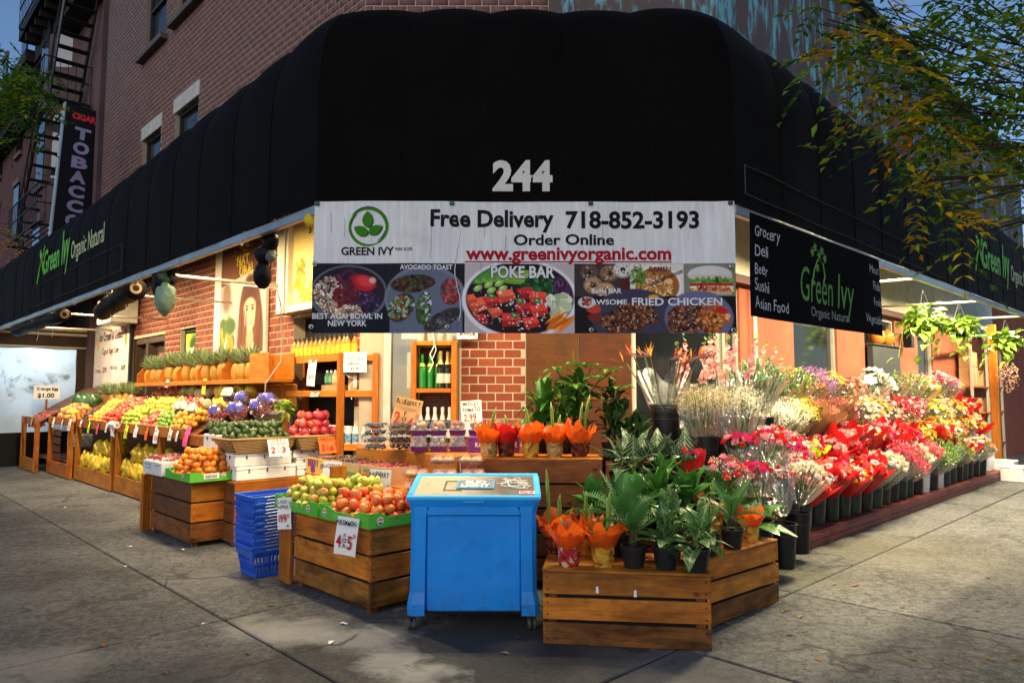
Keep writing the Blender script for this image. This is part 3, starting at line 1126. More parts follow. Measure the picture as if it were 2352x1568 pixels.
def make_leaf(name, rough=.45, transl=.35):
 k = NT(name)
 a = k.n('ShaderNodeAttribute', attribute_name='Col')
 k.base(a.outputs['Color'])
 k.bsdf.inputs['Roughness'].default_value = rough
 k.bsdf.inputs['Specular IOR Level'].default_value = .2
 tr = k.n('ShaderNodeBsdfTranslucent'); k.t.links.new(a.outputs['Color'], tr.inputs[0])
 mx = k.n('ShaderNodeMixShader'); mx.inputs[0].default_value = transl
 k.t.links.new(k.bsdf.outputs[0], mx.inputs[1]); k.t.links.new(tr.outputs[0], mx.inputs[2])
 k.t.links.new(mx.outputs[0], k.out.inputs['Surface'])
 return k.mat


LEAF = make_leaf('tree leaf', .5, .5)
BARK = plain('dark bark', (.035, .028, .022), .9, bump=.8, bscale=25)


def unit(v): return v / (np.linalg.norm(v, axis=-1, keepdims=True) + 1e-9)


def street_tree(label, trunk_xy, fork_z, clusters, n_comp, palette, leaflet=.07, trunk_r=.14):
 t = thing('street_tree', label, 'tree', (0, 0, 0))
 g = G()
 x, y = trunk_xy
 g.tube([(x, y, -.05), (x + .05, y, fork_z * .5), (x, y + .05, fork_z)], [trunk_r, trunk_r * .8, trunk_r * .65], 10)
 g.build('trunk', BARK, t, smooth=True)
 g = G()
 pos, dr, up, ln, wd, cl = [], [], [], [], [], []
 root = Vector((x, y, fork_z))
 for (c, r, wgt, yel) in clusters:
  c = Vector(c)
  mid = (root + c) / 2 + Vector((random.uniform(-.3, .3), random.uniform(-.3, .3), .35))
  g.tube([root - Vector((0, 0, .2)), mid, c], [trunk_r * .2, trunk_r * .08, .005], 6)
  for s in range(4):
   e = c + Vector((random.gauss(0, 1), random.gauss(0, 1), random.gauss(0, .7))) * r * .7
   g.tube([(mid + c) / 2, (c + e) / 2 + Vector((0, 0, .08)), e], [.007, .005, .0025], 4)
  n = int(n_comp * wgt)
  for _ in range(n):
   p = Vector((random.gauss(0, .5), random.gauss(0, .5), random.gauss(0, .42)))
   p = c + p * r
   d = Vector((random.gauss(0, 1), random.gauss(0, 1), random.gauss(-.35, .4))).normalized()
   k = random.choice((7, 9, 11))
   L_ = leaflet * random.uniform(3.0, 4.4)
   s_ = d.cross(Vector((0, 0, 1))).normalized()
   q = random.random()
   if q < yel: base = random.choice(palette['warm'])
   else: base = random.choice(palette['green'])
   for i in range(k):
    f = (i // 2 + 1) / ((k + 1) / 2)
    sg = 1 if i % 2 else -1
    pp = p + d * L_ * f + Vector((0, 0, -.25 * L_ * f * f))
    dd = (d * .55 + s_ * sg * .85 + Vector((0, 0, random.uniform(-.35, .1)))) if i < k - 1 else d
    pos.append(pp); dr.append(dd.normalized()); up.append(Vector((random.gauss(0, .35), random.gauss(0, .35), 1)))
    l = leaflet * random.uniform(.75, 1.15)
    ln.append(l); wd.append(l * random.uniform(.36, .48))
    j = random.uniform(.7, 1.25)
    cl.append([min(1, v * j) for v in base])
 g.build('limbs', BARK, t)
 leaf_card_mesh('crown', t, np.array(pos), np.array(dr), unit(np.array(up)), np.array(ln), np.array(wd), np.array(cl), LEAF)
 return t


PAL = {'green': [(.09, .22, .02), (.15, .31, .025), (.24, .38, .03), (.06, .15, .03)],
       'warm': [(.85, .50, .02), (.78, .58, .03), (.80, .34, .015), (.55, .48, .03)]}
cl = []
for (px, py, d, r, wgt, yel) in ((1900, 45, 5.6, .26, .10, .7), (1960, 115, 5.6, .40, .30, .6), (2050, 40, 6.2, .5, .3, .25), (2080, 170, 5.9, .6, .65, .35), (2180, 60, 6.6, .7, .38, .12),
                                 (2180, 240, 6.2, .6, .65, .35), (2300, 30, 7.0, .7, .32, .08), (2330, 170, 6.6, .6, .36, .12), (2050, 265, 5.7, .32, .24, .6), (2180, 340, 5.8, .42, .45, .5),
                                 (2310, 320, 6.2, .55, .6, .3), (2130, 440, 5.6, .16, .09, .8), (2185, 480, 5.6, .16, .07, .85), (2310, 420, 5.9, .28, .22, .35), (2215, 560, 5.6, .10, .05, .9),
                                 (2450, 100, 6.6, .8, .6, .15), (2480, 350, 6.4, .8, .6, .2), (2100, -120, 6.6, .8, .5, .1), (2350, -150, 7, .9, .5, .1)):
 cl.append((onY(px, py, d), r * .92, wgt, yel * .62))
street_tree('street tree with yellowing feathery leaves hanging over the awning at the right', (6.9, 6.3), 3.3, cl, 92, PAL, .108)
cl2 = []
for (px, py, d, r, wgt, yel) in ((8, 112, 13, .3, .035, .1), (20, 205, 13, .7, .7, .05), (60, 215, 13, .7, .5, .08), (-60, 200, 13, 1.3, .7, .05), (5, 530, 14, .5, .08, .8)):
 cl2.append((onY(px, py, d), r, wgt, yel))
street_tree('dark green street tree branch reaching in front of the row houses', (-12.5, 13), 4.6, cl2, 130, PAL, .12, .18)

# ================================================================ awning
def make_fabric():
 k = NT('black awning canvas')
 v = k.pos()
 c = k.mix(k.rng(k.noise(v, 1.2, 5, .6), .3, .75), (.0026, .0020, .0017), (.0048, .0039, .0034))
 c = k.mix(k.math('MULTIPLY', k.rng(k.noise(v, 14, 4, .7), .6, .8), .35), c, (.016, .014, .014))
 k.base(c)
 k.bsdf.inputs['Roughness'].default_value = .7
 k.bsdf.inputs['Specular IOR Level'].default_value = .03
 k.bsdf.inputs['Sheen Weight'].default_value = .03
 k.bsdf.inputs['Sheen Roughness'].default_value = .35
 wv = k.n('ShaderNodeTexWave'); wv.inputs['Scale'].default_value = 160; k.set(wv, 'Vector', v)
 k.bump(k.math('ADD', k.noise(v, 5, 3), k.math('MULTIPLY', wv.outputs['Fac'], .05)), .25, .02)
 return k.mat


CANVAS = make_fabric()
SEAMC = plain('worn canvas seam', (.0075, .0065, .006), .8, var=.5, scale=9, spec=.03)
AWB, AWT = 2.99, 4.9
prof = [(0, 3.02), (0, 3.25), (.0, 3.55), (.004, 3.8), (.012, 4.05), (.04, 4.27), (.09, 4.44), (.16, 4.59), (.26, 4.71), (.40, 4.79), (.62, 4.84), (1.0, 4.87), (1.85, 4.92)]
cornL, cornR = W(2.57, 4.75), W(4.83, 2.56)
path = [W(2.57, 22), cornL, cornR, W(19, 2.56)]
nrm = [RVv, Vector((0, 1, 0)), LVv]                # inward
aw = thing('awning', 'long black canvas awning with the white number 244 wrapping the shop corner', 'awning')


def mitre(i):
 if i == 0: return nrm[0]
 if i == 3: return nrm[2]
 a, b = nrm[i - 1], nrm[i]
 m = (a + b).normalized()
 return m / m.dot(a)


for sgm, nm in ((0, 'side_panel'), (1, 'front_panel'), (2, 'side_panel')):
 p0, p1, m0, m1 = path[sgm], path[sgm + 1], mitre(sgm), mitre(sgm + 1)
 Ls = (p1 - p0).length
 spans = max(1, round(Ls / (.62 if sgm == 1 else .78)))
 sub = 10
 N = spans * sub
 V, F = [], []
 for i in range(N + 1):
  t = i / N
  ph = (i % sub) / sub
  bul = abs(math.sin(math.pi * ph)) ** .8
  sp_ = i // sub
  amp = .75 + .5 * ((sp_ * 37) % 10) / 10
  for j, (d, z) in enumerate(prof):
   wgt = max(0, min(1, (z - 3.7) / .9))
   drop = 0.0
   if sgm == 2: drop = (-.07 - .26 * t) * wgt
   if sgm == 1: drop = -.07 * wgt
   if sgm == 0: drop = -.07 * t * wgt; drop += -.20 * min(1, (1 - t) * 2.2) * wgt
   p = p0.lerp(p1, t) + (m0.lerp(m1, t)) * d
   wv = .012 * math.sin(i * .9 + sgm) * wgt * 0 + .006 * math.sin(i * .35 + j * .3)
   V.append(p + Vector((0, 0, z + drop + wgt * .036 * amp * bul)) - nrm[sgm] * (wgt * .02 * amp * bul * (1 - wgt * .4) - wv * (1 - .5 * wgt)))
 K = len(prof)
 for i in range(N):
  for j in range(K - 1):
   F.append((i * K + j, (i + 1) * K + j, (i + 1) * K + j + 1, i * K + j + 1))
 o = np_mesh(nm, np.array([v[:] for v in V]), F, CANVAS, aw, smooth=True)
 for i in range(sub if sgm != 1 else sub, N, sub):
  if sgm != 1 and (p0.lerp(p1, i / N)).length > 17: continue
  g = G(); g.tube([V[i * K + j] - nrm[sgm] * .002 + Vector((0, 0, .002 if j > 7 else 0)) for j in range(K - 3)], .0045, 4); g.build('seam', SEAMC, aw)
# metal frame bar along the lower edge
for sgm in range(3):
 p0, p1 = path[sgm], path[sgm + 1]
 d = (p1 - p0); ang = math.atan2(d.y, d.x)
 g = G()
 ins = nrm[sgm] * .035
 g.box((p0 + p1) / 2 + ins + Vector((0, 0, 2.985)), (d.length - (.06 if sgm == 1 else .03), .05, .075), Matrix.Rotation(ang, 3, 'Z'), ch=.004)
 g.build('frame_bar', GREY_METAL, aw)
# support rods between facade and frame
PIPE = plain('pale conduit pipe', (.50, .46, .38), .4, .3)
for b, z, r in ((8.9, 3.02, .02), (10.8, 2.98, .016), (13.8, 2.95, .018), (17.0, 2.95, .02)):
 g = G(); g.tube([W(2.62, b, z), W(4.48, b, z + .03)], r, 8); g.build('support_rod', PIPE, aw, smooth=True)
for a, z in ((9.5, 3.0), (12.5, 3.0), (15.5, 3.0)):
 g = G(); g.tube([W(a, 2.62, z), W(a, 4.18, z + .05)], .018, 8); g.build('support_rod', PIPE, aw, smooth=True)
for b in (6.5, 9.6, 12.7, 15.8, 18.9):
 g = G(); g.tube([W(2.75, b, 3.0), W(2.9, b, 4.2), W(3.5, b, 4.62), W(4.45, b, 4.75)], .016, 6); g.build('hoop', GREY_METAL, aw)
LETTER_W = plain('cream awning numerals', (.60, .57, .52), .7, var=.1)
LETTER_G = plain('green awning letters', (.11, .42, .04), .6, var=.15)
LETTER_L = plain('pale green awning letters', (.42, .48, .27), .6, var=.1)
text(aw, '244', .305, LETTER_W, (.079, 5.192, 3.128), bold=.045, width=.45)
# name along the sides, condensed letters; the creased hem of the old lettering patch below
SEAM = plain('grey seam chalk', (.045, .045, .05), .7, var=.3)
rl = (math.pi / 2, 0, math.atan2(-LV[1], -LV[0]))


def side_letters(org, u, rot, flip):
 text(aw, 'Green', .56, LETTER_G, org(0.45), rot, bold=.02, width=1.12, align='L', italic=.12)
 text(aw, 'Ivy', .74, LETTER_G, org(1.72), rot, bold=.02, width=.5, align='L', italic=.15)
 text(aw, 'Organic Natural', .38, LETTER_L, org(2.32), rot, bold=.01, width=1.75, align='L')
 g = G()
 for k in range(7):
  p = Vector(org(.1 + .07 * k, .02 + .075 * ((k * 5) % 6)))
  n = 7
  rr = .06 + .02 * (k % 3)
  ring = [p + u * (rr * (1 if i % 2 else .55) * math.cos(6.283 * i / 10)) + Vector((0, 0, rr * (1 if i % 2 else .55) * math.sin(6.283 * i / 10))) for i in range(10)]
  g.quad(ring if flip else ring)
 g.tube([Vector(org(.02, -.12)), Vector(org(.1, .05)), Vector(org(.22, .2)), Vector(org(.42, .32)), Vector(org(.5, .48))], .012, 4)
 g.build('ivy_motif', LETTER_G, aw)
 g = G()
 for (x0, z0, x1, z1) in ((-.35, -.16, 4.9, -.16), (-.35, -.5, 4.9, -.5), (-.35, -.5, -.35, -.16), (4.9, -.5, 4.9, -.16)):
  p, q = Vector(org(x0, z0)), Vector(org(x1, z1))
  n = 10
  pts = [p.lerp(q, i / n) + Vector((0, 0, random.uniform(-.008, .008))) for i in range(n + 1)]
  g.tube(pts, .006, 4)
 g.build('hem', SEAM, aw)


side_letters(lambda s, z=0: W(2.555, 14.45 - s, 3.62 + z), -LVv, rl, False)
side_letters(lambda s, z=0: W(11.7 + s, 2.545, 3.48 + z), RVv, (math.pi / 2, 0, TH), True)
g = G()
for (a0, z0, a1, z1) in ((4.96, 3.35, 10.2, 3.30), (4.96, 3.12, 10.2, 3.07), (4.96, 3.12, 4.96, 3.35)):
 p, q = W(a0, 2.548, z0), W(a1, 2.548, z1)
 g.tube([p.lerp(q, i / 12) + Vector((0, 0, random.uniform(-.006, .006))) for i in range(13)], .006, 4)
g.build('hem', SEAM, aw)
# ================================================================ big banner under the awning
def bwarp(x, z):
 return (.010 * np.sin(x * 2.1 + .6) + .006 * np.sin(x * 5.3 + z * 3) + .004 * np.sin(x * 11 - z * 7)
   + .012 * np.exp(-((x - .05) ** 2 + (z - 3.0) ** 2) / .02) + .010 * np.exp(-((x - 1.5) ** 2 + (z - 2.95) ** 2) / .015)
   - .006 * np.exp(-(np.abs((x - 1.6) + (z - 3.0) * .8)) / .03) * (x > 1.2) + .005 * np.exp(-(np.abs((x + 1.45) - (z - 3.0) * -.7)) / .03) * (x < -1.0)
   + .004 * np.exp(-np.abs(x + .39) / .008))


def make_vinyl():
 k = NT('weathered white vinyl')
 v = k.objvec(rand=False)
 mp = k.n('ShaderNodeMapping'); k.set(mp, 'Vector', v); mp.inputs['Scale'].default_value = (14, 1, .8)
 st = k.noise(mp.outputs[0], 2.0, 5, .65)
 c = k.mix(k.rng(st, .35, .75), (.74, .74, .75), (.55, .54, .55))
 c = k.mix(k.math('MULTIPLY', k.rng(k.noise(v, 3.5, 5, .6), .55, .75), .5), c, (.48, .44, .41))
 k.base(c); k.bsdf.inputs['Roughness'].default_value = .5; k.bsdf.inputs['Specular IOR Level'].default_value = .15
 k.bump(k.noise(v, 9, 4, .6), .12, .01)
 return k.mat


VINYL = make_vinyl()
BX0, BX1, BZ0, BZ1, BZM = -1.465, 1.645, 2.045, 3.025, 2.56
ban = thing('banner', 'white shop banner with delivery phone number and food photo strip under the awning', 'banner', (0, 5.15, 0))
pt = Paint(170, 44, (255, 255, 255))
o = pt.mesh('banner_sheet', ban, BX0, BZM, BX1, BZ1, VINYL, 0, bwarp)


def warp_to(o, off=-.0035):
 me = o.data
 n = len(me.vertices)
 co = np.empty(n * 3); me.vertices.foreach_get('co', co); co = co.reshape(-1, 3)
 X = co[:, 0] + o.location.x; Z = co[:, 1] + o.location.z
 co[:, 2] += -(bwarp(X, Z)) - off * -1 * -1 if False else -(bwarp(X, Z) + off)
 me.vertices.foreach_set('co', co.ravel()); me.update()
 return o


def bt(s, size, mat, x0, x1, z, bold=.02, **kw):
 """text between x0 and x1 (banner metres), baseline z"""
 o = text(ban, s, size, mat, ((x0 + x1) / 2, 0, z), bold=bold, width=x1 - x0, **kw)
 return warp_to(o)


def zx(px): return BX0 + (px - 65) / (2282 - 65) * (BX1 - BX0)      # from the close view of the banner
def zz(py): return BZ1 - (py - 55) / (775 - 55) * (BZ1 - BZ0)


DK = plain('banner black print', (.010, .010, .013), .55, var=0, spec=.06)
CRIM = plain('banner crimson print', (.36, .008, .02), .55, var=0, spec=.06)
GRN = plain('banner green print', (.04, .20, .012), .55, var=.1, spec=.06)
WHT = plain('banner white print', (.66, .66, .70), .4, var=0)
bt('Free Delivery', .175, DK, zx(680), zx(1330), zz(192), .03)
bt('718-852-3193', .175, DK, zx(1393), zx(2097), zz(200), .03)
bt('Order Online', .11, DK, zx(1118), zx(1648), zz(293), .025)
bt('www.greenivyorganic.com', .135, CRIM, zx(866), zx(1948), zz(374), .03)
bt('GREEN IVY', .082, DK, zx(212), zx(490), zz(350), .025)
bt('PARK SLOPE', .034, DK, zx(497), zx(586), zz(328), .005)
g = G(); n = 30
for i in range(n):
 a, b = zx(862 + (1950 - 862) * i / n), zx(862 + (1950 - 862) * (i + 1) / n)
 z0, z1 = zz(390), zz(384)
 f = lambda x, z: (x, float(bwarp(np.array(x), np.array(z))) - .0035, z)
 g.quad([f(a, z0), f(b, z0), f(b, z1), f(a, z1)])
g.build('underline', CRIM, ban)
# leaf logo
LCX, LCZ = zx(353), zz(197)
f = lambda x, z, o=-.0035: (x, float(bwarp(np.array(x), np.array(z))) + o, z)


def arc(r0, w, t0, t1, mat, cx=0, cz=0):
 g = G(); n = 44
 for i in range(n):
  a, b = R_(t0 + (t1 - t0) * i / n), R_(t0 + (t1 - t0) * (i + 1) / n)
  wa, wb = w * math.sin(math.pi * i / n) ** .6 if i else 0, w * math.sin(math.pi * (i + 1) / n) ** .6 if i < n - 1 else 0
  P = lambda r, t: f(LCX + cx + r * math.cos(t), LCZ + cz + r * math.sin(t))
  g.quad([P(r0 - wa / 2, a), P(r0 - wb / 2, b), P(r0 + wb / 2, b), P(r0 + wa / 2, a)])
 g.build('logo_ring', mat, ban)


arc(.138, .026, -70, 160, GRN); arc(.136, .022, 120, 300, GRN); arc(.148, .008, 150, 40, DK); arc(.125, .007, 300, 350, DK); arc(.126, .007, 130, 175, DK)
for (cx, cz, ang, ln_, wd_) in ((-.006, .055, 90, .125, .078), (-.055, -.03, 152, .115, .075), (.052, -.022, 28, .115, .07)):
 g = G()
 bx, bz = LCX + cx - math.cos(R_(ang)) * ln_ / 2, LCZ + cz - math.sin(R_(ang)) * ln_ / 2
 top, bot = [], []
 for i in range(13):
  s = i / 12
  w = wd_ / 2 * math.sin(math.pi * s ** .85) ** .75 if 0 < i < 12 else 0
  x, z = bx + math.cos(R_(ang)) * ln_ * s, bz + math.sin(R_(ang)) * ln_ * s
  nx, nz = -math.sin(R_(ang)), math.cos(R_(ang))
  top.append((x + nx * w, z + nz * w)); bot.append((x - nx * w, z - nz * w))
 for i in range(12):
  q = [top[i], top[i + 1], bot[i + 1], bot[i]]
  g.quad([f(x + .006, z - .004, -.002) for x, z in q])
 sh = g.build('logo_leaf_shadow', DK, ban)
 g = G()
 for i in range(12):
  q = [top[i], top[i + 1], bot[i + 1], bot[i]]
  g.quad([f(x, z, -.0045) for x, z in q])
 g.build('logo_leaf', GRN, ban)

# food photo strip, painted point by point
P_ = Paint(960, 160, (22, 24, 32))
sx = lambda px: (px - 65) / (2282 - 65) * 960
sy = lambda py: (py - 395) / (775 - 395) * 160
# acai bowl
P_.rect(sx(60), 0, sx(452), 160, (17, 24, 34), 4)
P_.ell(sx(255), sy(560), 88, 66, (96, 100, 112), 0, 3); P_.ell(sx(255), sy(556), 82, 60, (34, 28, 40), 0, 3)
bowl = np.clip(1 - ((P_.X - sx(255)) / 82) ** 2 - ((P_.Y - sy(556)) / 60) ** 2, 0, .1) * 10
P_.bits(sx(270), sy(530), 50, 40, [(58, 30, 62), (72, 34, 60), (44, 22, 50), (84, 40, 70)], 160, 2, 6, clip=bowl)
P_.bits(sx(330), sy(620), 44, 28, [(60, 40, 84), (100, 70, 130), (40, 26, 60), (28, 20, 40)], 160, 1.5, 3.6, 1.1, clip=bowl)
P_.bits(sx(150), sy(560), 34, 38, [(205, 186, 168), (160, 128, 108), (232, 220, 208), (96, 72, 62)], 300, 1, 2.6, 2.2, clip=bowl)
P_.bits(sx(210), sy(655), 52, 20, [(205, 176, 150), (170, 128, 100), (226, 206, 186), (106, 76, 62)], 300, 1, 2.6, 2.2, clip=bowl)
P_.ell(sx(325), sy(500), 32, 19, (176, 26, 44), .2, 4); P_.ell(sx(340), sy(492), 20, 12, (216, 60, 66), .3, 6); P_.ell(sx(378), sy(487), 8, 7, (220, 170, 160), .2, 4)
P_.bits(sx(240), sy(560), 26, 30, [(120, 34, 46), (90, 24, 40)], 60, 2, 5, clip=bowl)
# avocado toast
P_.rect(sx(450), 0, sx(861), 160, (26, 27, 34), 4)
m_ = P_.ell(sx(655), sy(585), 92, 76, (112, 118, 138), 0, 3, 3)
P_.ell(sx(655), sy(590), 86, 70, (98, 104, 126), 0, 4, 3)
P_.rect(sx(470), sy(640), sx(850), 160, (98, 104, 128), 3)
for (x, y, rx, ry, rot, cs) in ((590, 505, 50, 20, -.1, [(52, 34, 30), (84, 50, 42), (38, 26, 26), (104, 60, 52), (60, 84, 50)]),
        (530, 635, 36, 26, -.9, [(96, 118, 82), (150, 156, 130), (140, 72, 30), (66, 92, 58), (184, 190, 170)]),
        (648, 640, 17, 38, .12, [(60, 96, 52), (190, 196, 206), (76, 112, 60), (46, 70, 44)]),
        (785, 550, 22, 30, -.1, [(158, 52, 62), (186, 78, 82), (120, 34, 46), (70, 100, 76)]),
        (745, 700, 46, 18, -.5, [(56, 50, 62), (96, 88, 110), (70, 92, 72), (40, 36, 46)])):
 mm = P_.ell(sx(x), sy(y), rx, ry, (58, 48, 46), rot, 2)
 P_.bits(sx(x), sy(y), rx, ry, cs, 110, 1.5, 4.5, 1.4, clip=mm)
# poke bowl
P_.rect(sx(861), 0, sx(1436), 160, (186, 172, 178), 5)
P_.ell(sx(1150), sy(590), 132, 92, (226, 224, 230), 0, 3); P_.ell(sx(1150), sy(585), 122, 84, (40, 28, 34), 0, 3)
pb = np.clip(1 - ((P_.X - sx(1150)) / 122) ** 2 - ((P_.Y - sy(585)) / 84) ** 2, 0, .08) * 12
for i in range(7): P_.ell(sx(960 + i * 40), sy(465 - 8 * math.sin(i)), 34, 15, (64 + i * 9, 132 + i * 6, 50), -.35 + i * .1, 2, clip=pb); P_.ell(sx(968 + i * 40), sy(472), 26, 9, (128 + i * 5, 176, 84), -.35 + i * .1, 2, clip=pb)
for (x, y) in ((985, 510), (1040, 502), (1000, 540), (930, 530), (1060, 530)): P_.ell(sx(x), sy(y), 11, 6.5, (152, 190, 92), -.5, 1.5); P_.ell(sx(x) - 2, sy(y) - 2, 5, 2.5, (206, 226, 150), -.5, 1.5)
P_.bits(sx(1260), sy(510), 42, 20, [(28, 80, 40), (44, 110, 56), (18, 56, 30)], 120, 2, 5, 1.8, clip=pb)
P_.bits(sx(1385), sy(530), 24, 34, [(70, 38, 78), (110, 68, 116), (44, 24, 50)], 90, 1.5, 3, 4, clip=pb)
P_.bits(sx(1345), sy(620), 36, 22, [(206, 206, 176), (228, 228, 206), (170, 180, 140)], 40, 4, 9, 2, clip=pb)
for (x, y, r) in ((1075, 570, 24), (1180, 555, 22), (1240, 580, 24), (930, 620, 28), (1000, 600, 20), (1170, 640, 24), (1245, 650, 24), (930, 705, 26), (1100, 700, 26), (1205, 715, 22), (1020, 660, 18), (885, 590, 18)):
 c0 = random.choice([(196, 50, 40), (176, 36, 34), (210, 76, 52), (150, 28, 32)])
 a = random.uniform(-.4, .4)
 P_.poly([(sx(x) + r * 1.1 * math.cos(a + t), sy(y) + r * .8 * math.sin(a + t)) for t in (.6, 2.2, 3.9, 5.5)], c0, 8, clip=pb)
 P_.poly([(sx(x) + r * math.cos(a + t), sy(y) - r * .25 + r * .45 * math.sin(a + t)) for t in (.6, 2.4, 3.9, 5.5)], [min(255, v * 1.25 + 14) for v in c0], 8, clip=pb)
P_.bits(sx(1130), sy(640), 100, 50, [(240, 232, 220), (250, 246, 240)], 130, .8, 1.6, 2.0, clip=pb)
for (x, y) in ((1150, 595), (1240, 595), (1120, 675), (1000, 570)): P_.ell(sx(x), sy(y), 9, 6, (54, 120, 56), .4, 1.5); P_.ell(sx(x), sy(y), 4, 2.4, (160, 200, 140), .4, 1)
for i in range(16): P_.ell(sx(1370 + random.uniform(-50, 40)), sy(705 + random.uniform(-22, 30)), 24, 2.6, random.choice([(232, 126, 36), (246, 152, 50), (206, 96, 24)]), -.6 + random.uniform(-.25, .25), 1.2)
# bagels
yb = sy(572)
P_.rect(sx(1436), 0, sx(1727), yb, (60, 50, 52), 5)
for (x, y, c0) in ((1515, 445, (92, 74, 66)), (1620, 450, (140, 100, 74)), (1535, 515, (172, 132, 100)), (1600, 545, (184, 146, 112)), (1690, 430, (206, 200, 196))):
 P_.ell(sx(x), sy(y), 22, 19, [v * .7 for v in c0], 0, 3, 6); P_.ell(sx(x) - 1, sy(y) - 2, 20, 17, c0, 0, 5, 10); P_.ell(sx(x), sy(y) - 1, 6, 5, (44, 30, 28), 0, 2)
 P_.bits(sx(x), sy(y), 18, 15, [(230, 214, 190), (40, 32, 30)], 26, .6, 1.3)
P_.ell(sx(1700), sy(510), 12, 14, (86, 30, 34), 0, 2)
# ramen
P_.rect(sx(1727), 0, sx(2010), yb, (214, 206, 196), 6)
P_.ell(sx(1870), sy(515), 56, 48, (226, 222, 220), 0, 2); P_.ell(sx(1870), sy(515), 50, 42, (150, 92, 44), 0, 3)
rb = np.clip(1 - ((P_.X - sx(1870)) / 50) ** 2 - ((P_.Y - sy(515)) / 42) ** 2, 0, .1) * 10
P_.bits(sx(1860), sy(525), 40, 30, [(210, 160, 90), (176, 116, 56), (226, 190, 130), (110, 60, 30)], 150, 1, 2.2, 5, clip=rb)
P_.bits(sx(1770), sy(460), 18, 22, [(90, 124, 50), (130, 160, 70), (60, 92, 36)], 50, 1, 2, 5)
P_.ell(sx(1930), sy(490), 10, 7, (236, 180, 120), .3, 1.5); P_.bits(sx(1850), sy(490), 16, 12, [(230, 214, 190), (150, 90, 60)], 40, 1, 2.5, 2)
for q in (0, 9): P_.poly([(sx(2005), sy(428 + q)), (sx(2005), sy(434 + q)), (sx(1830), sy(505 + q * 1.6)), (sx(1830), sy(500 + q * 1.6))], (34, 26, 28))
# sandwich
P_.rect(sx(2010), 0, sx(2285), yb, (120, 122, 104), 6)
P_.ell(sx(2145), sy(455), 50, 20, (206, 200, 196), 0, 2, 6); P_.rect(sx(2045), sy(455), sx(2260), sy(480), (196, 188, 180), 6)
P_.bits(sx(2150), sy(490), 50, 6, [(86, 132, 48), (120, 164, 66), (50, 92, 34)], 70, 2, 4, 1.8)
P_.rect(sx(2040), sy(503), sx(2265), sy(520), (178, 36, 40), 8); P_.rect(sx(2040), sy(518), sx(2268), sy(530), (236, 224, 214), 6)
P_.bits(sx(2150), sy(537), 48, 5, [(150, 60, 44), (196, 100, 60), (226, 190, 90)], 60, 1.5, 3, 2.4)
P_.rect(sx(2048), sy(546), sx(2258), sy(566), (190, 164, 142), 8)
# fried chicken
P_.rect(sx(1436), yb, sx(2285), 160, (24, 20, 26), 4)
P_.ell(sx(1750), sy(690), 98, 66, (62, 58, 78), 0, 3); P_.ell(sx(2085), sy(690), 78, 62, (104, 100, 134), 0, 3)
for (x, y, r) in ((1700, 655, 24), (1790, 640, 26), (1620, 705, 24), (1740, 710, 30), (1830, 690, 20), (1650, 740, 22), (1985, 670, 26), (2060, 655, 22), (1970, 730, 22), (2060, 735, 20)):
 P_.ell(sx(x), sy(y), r, r * .72, (74, 40, 30), random.uniform(-.5, .5), 4, 10)
 P_.bits(sx(x), sy(y), r, r * .7, [(120, 68, 44), (92, 50, 36), (52, 28, 24), (150, 96, 66)], 46, 1.5, 4, 1.5)
 P_.bits(sx(x), sy(y), r * .8, r * .5, [(230, 210, 190)], 12, .6, 1.1, 1.8)
for (x, y, r) in ((2160, 650, 26), (2130, 690, 24), (2180, 690, 26), (2150, 730, 22)):
 P_.bits(sx(x), sy(y), r, r * .7, [(206, 120, 60), (176, 92, 44), (226, 156, 92), (120, 60, 34)], 60, 2, 5, 1.6)
P_.ell(sx(2205), sy(650), 14, 8, (186, 40, 36), .3, 2); P_.ell(sx(1535), sy(640), 17, 11, (190, 62, 44), .1, 2); P_.ell(sx(1500), sy(605), 20, 13, (206, 200, 200), 0, 2); P_.bits(sx(1500), sy(600), 14, 8, [(150, 70, 56), (110, 50, 40)], 24, 1.5, 3)
P_.ell(sx(1540), sy(690), 16, 10, (120, 40, 32), .2, 3); P_.ell(sx(1850), sy(575), 12, 5, (226, 150, 30), 0, 2)
P_.mesh('food_photos', ban, BX0, BZ0, BX1, BZM, PRINT, 0, bwarp)
bt('BEST ACAI BOWL IN', .058, WHT, zx(68), zx(432), zz(698), .02)
bt('NEW YORK', .058, WHT, zx(150), zx(352), zz(737), .02)
bt('AVOCADO TOAST', .05, WHT, zx(522), zx(797), zz(430), .02)
POKE_S = plain('banner dark outline', (.03, .03, .03), .4, var=0)
o = bt('POKE BAR', .122, POKE_S, zx(995), zx(1338), zz(474), .055); bt('POKE BAR', .122, WHT, zx(999), zx(1334), zz(473), .025).location.y -= .003
bt('Bagel BAR', .052, WHT, zx(1527), zx(1683), zz(559), .02)
bt('RAMEN', .05, plain('banner maroon print', (.12, .012, .02), .4, var=0), zx(1830), zx(1945), zz(438), .02)
bt('AWSOME', .052, WHT, zx(1520), zx(1712), zz(620), .02)
bt('FRIED CHICKEN', .078, WHT, zx(1737), zx(2210), zz(624), .022)
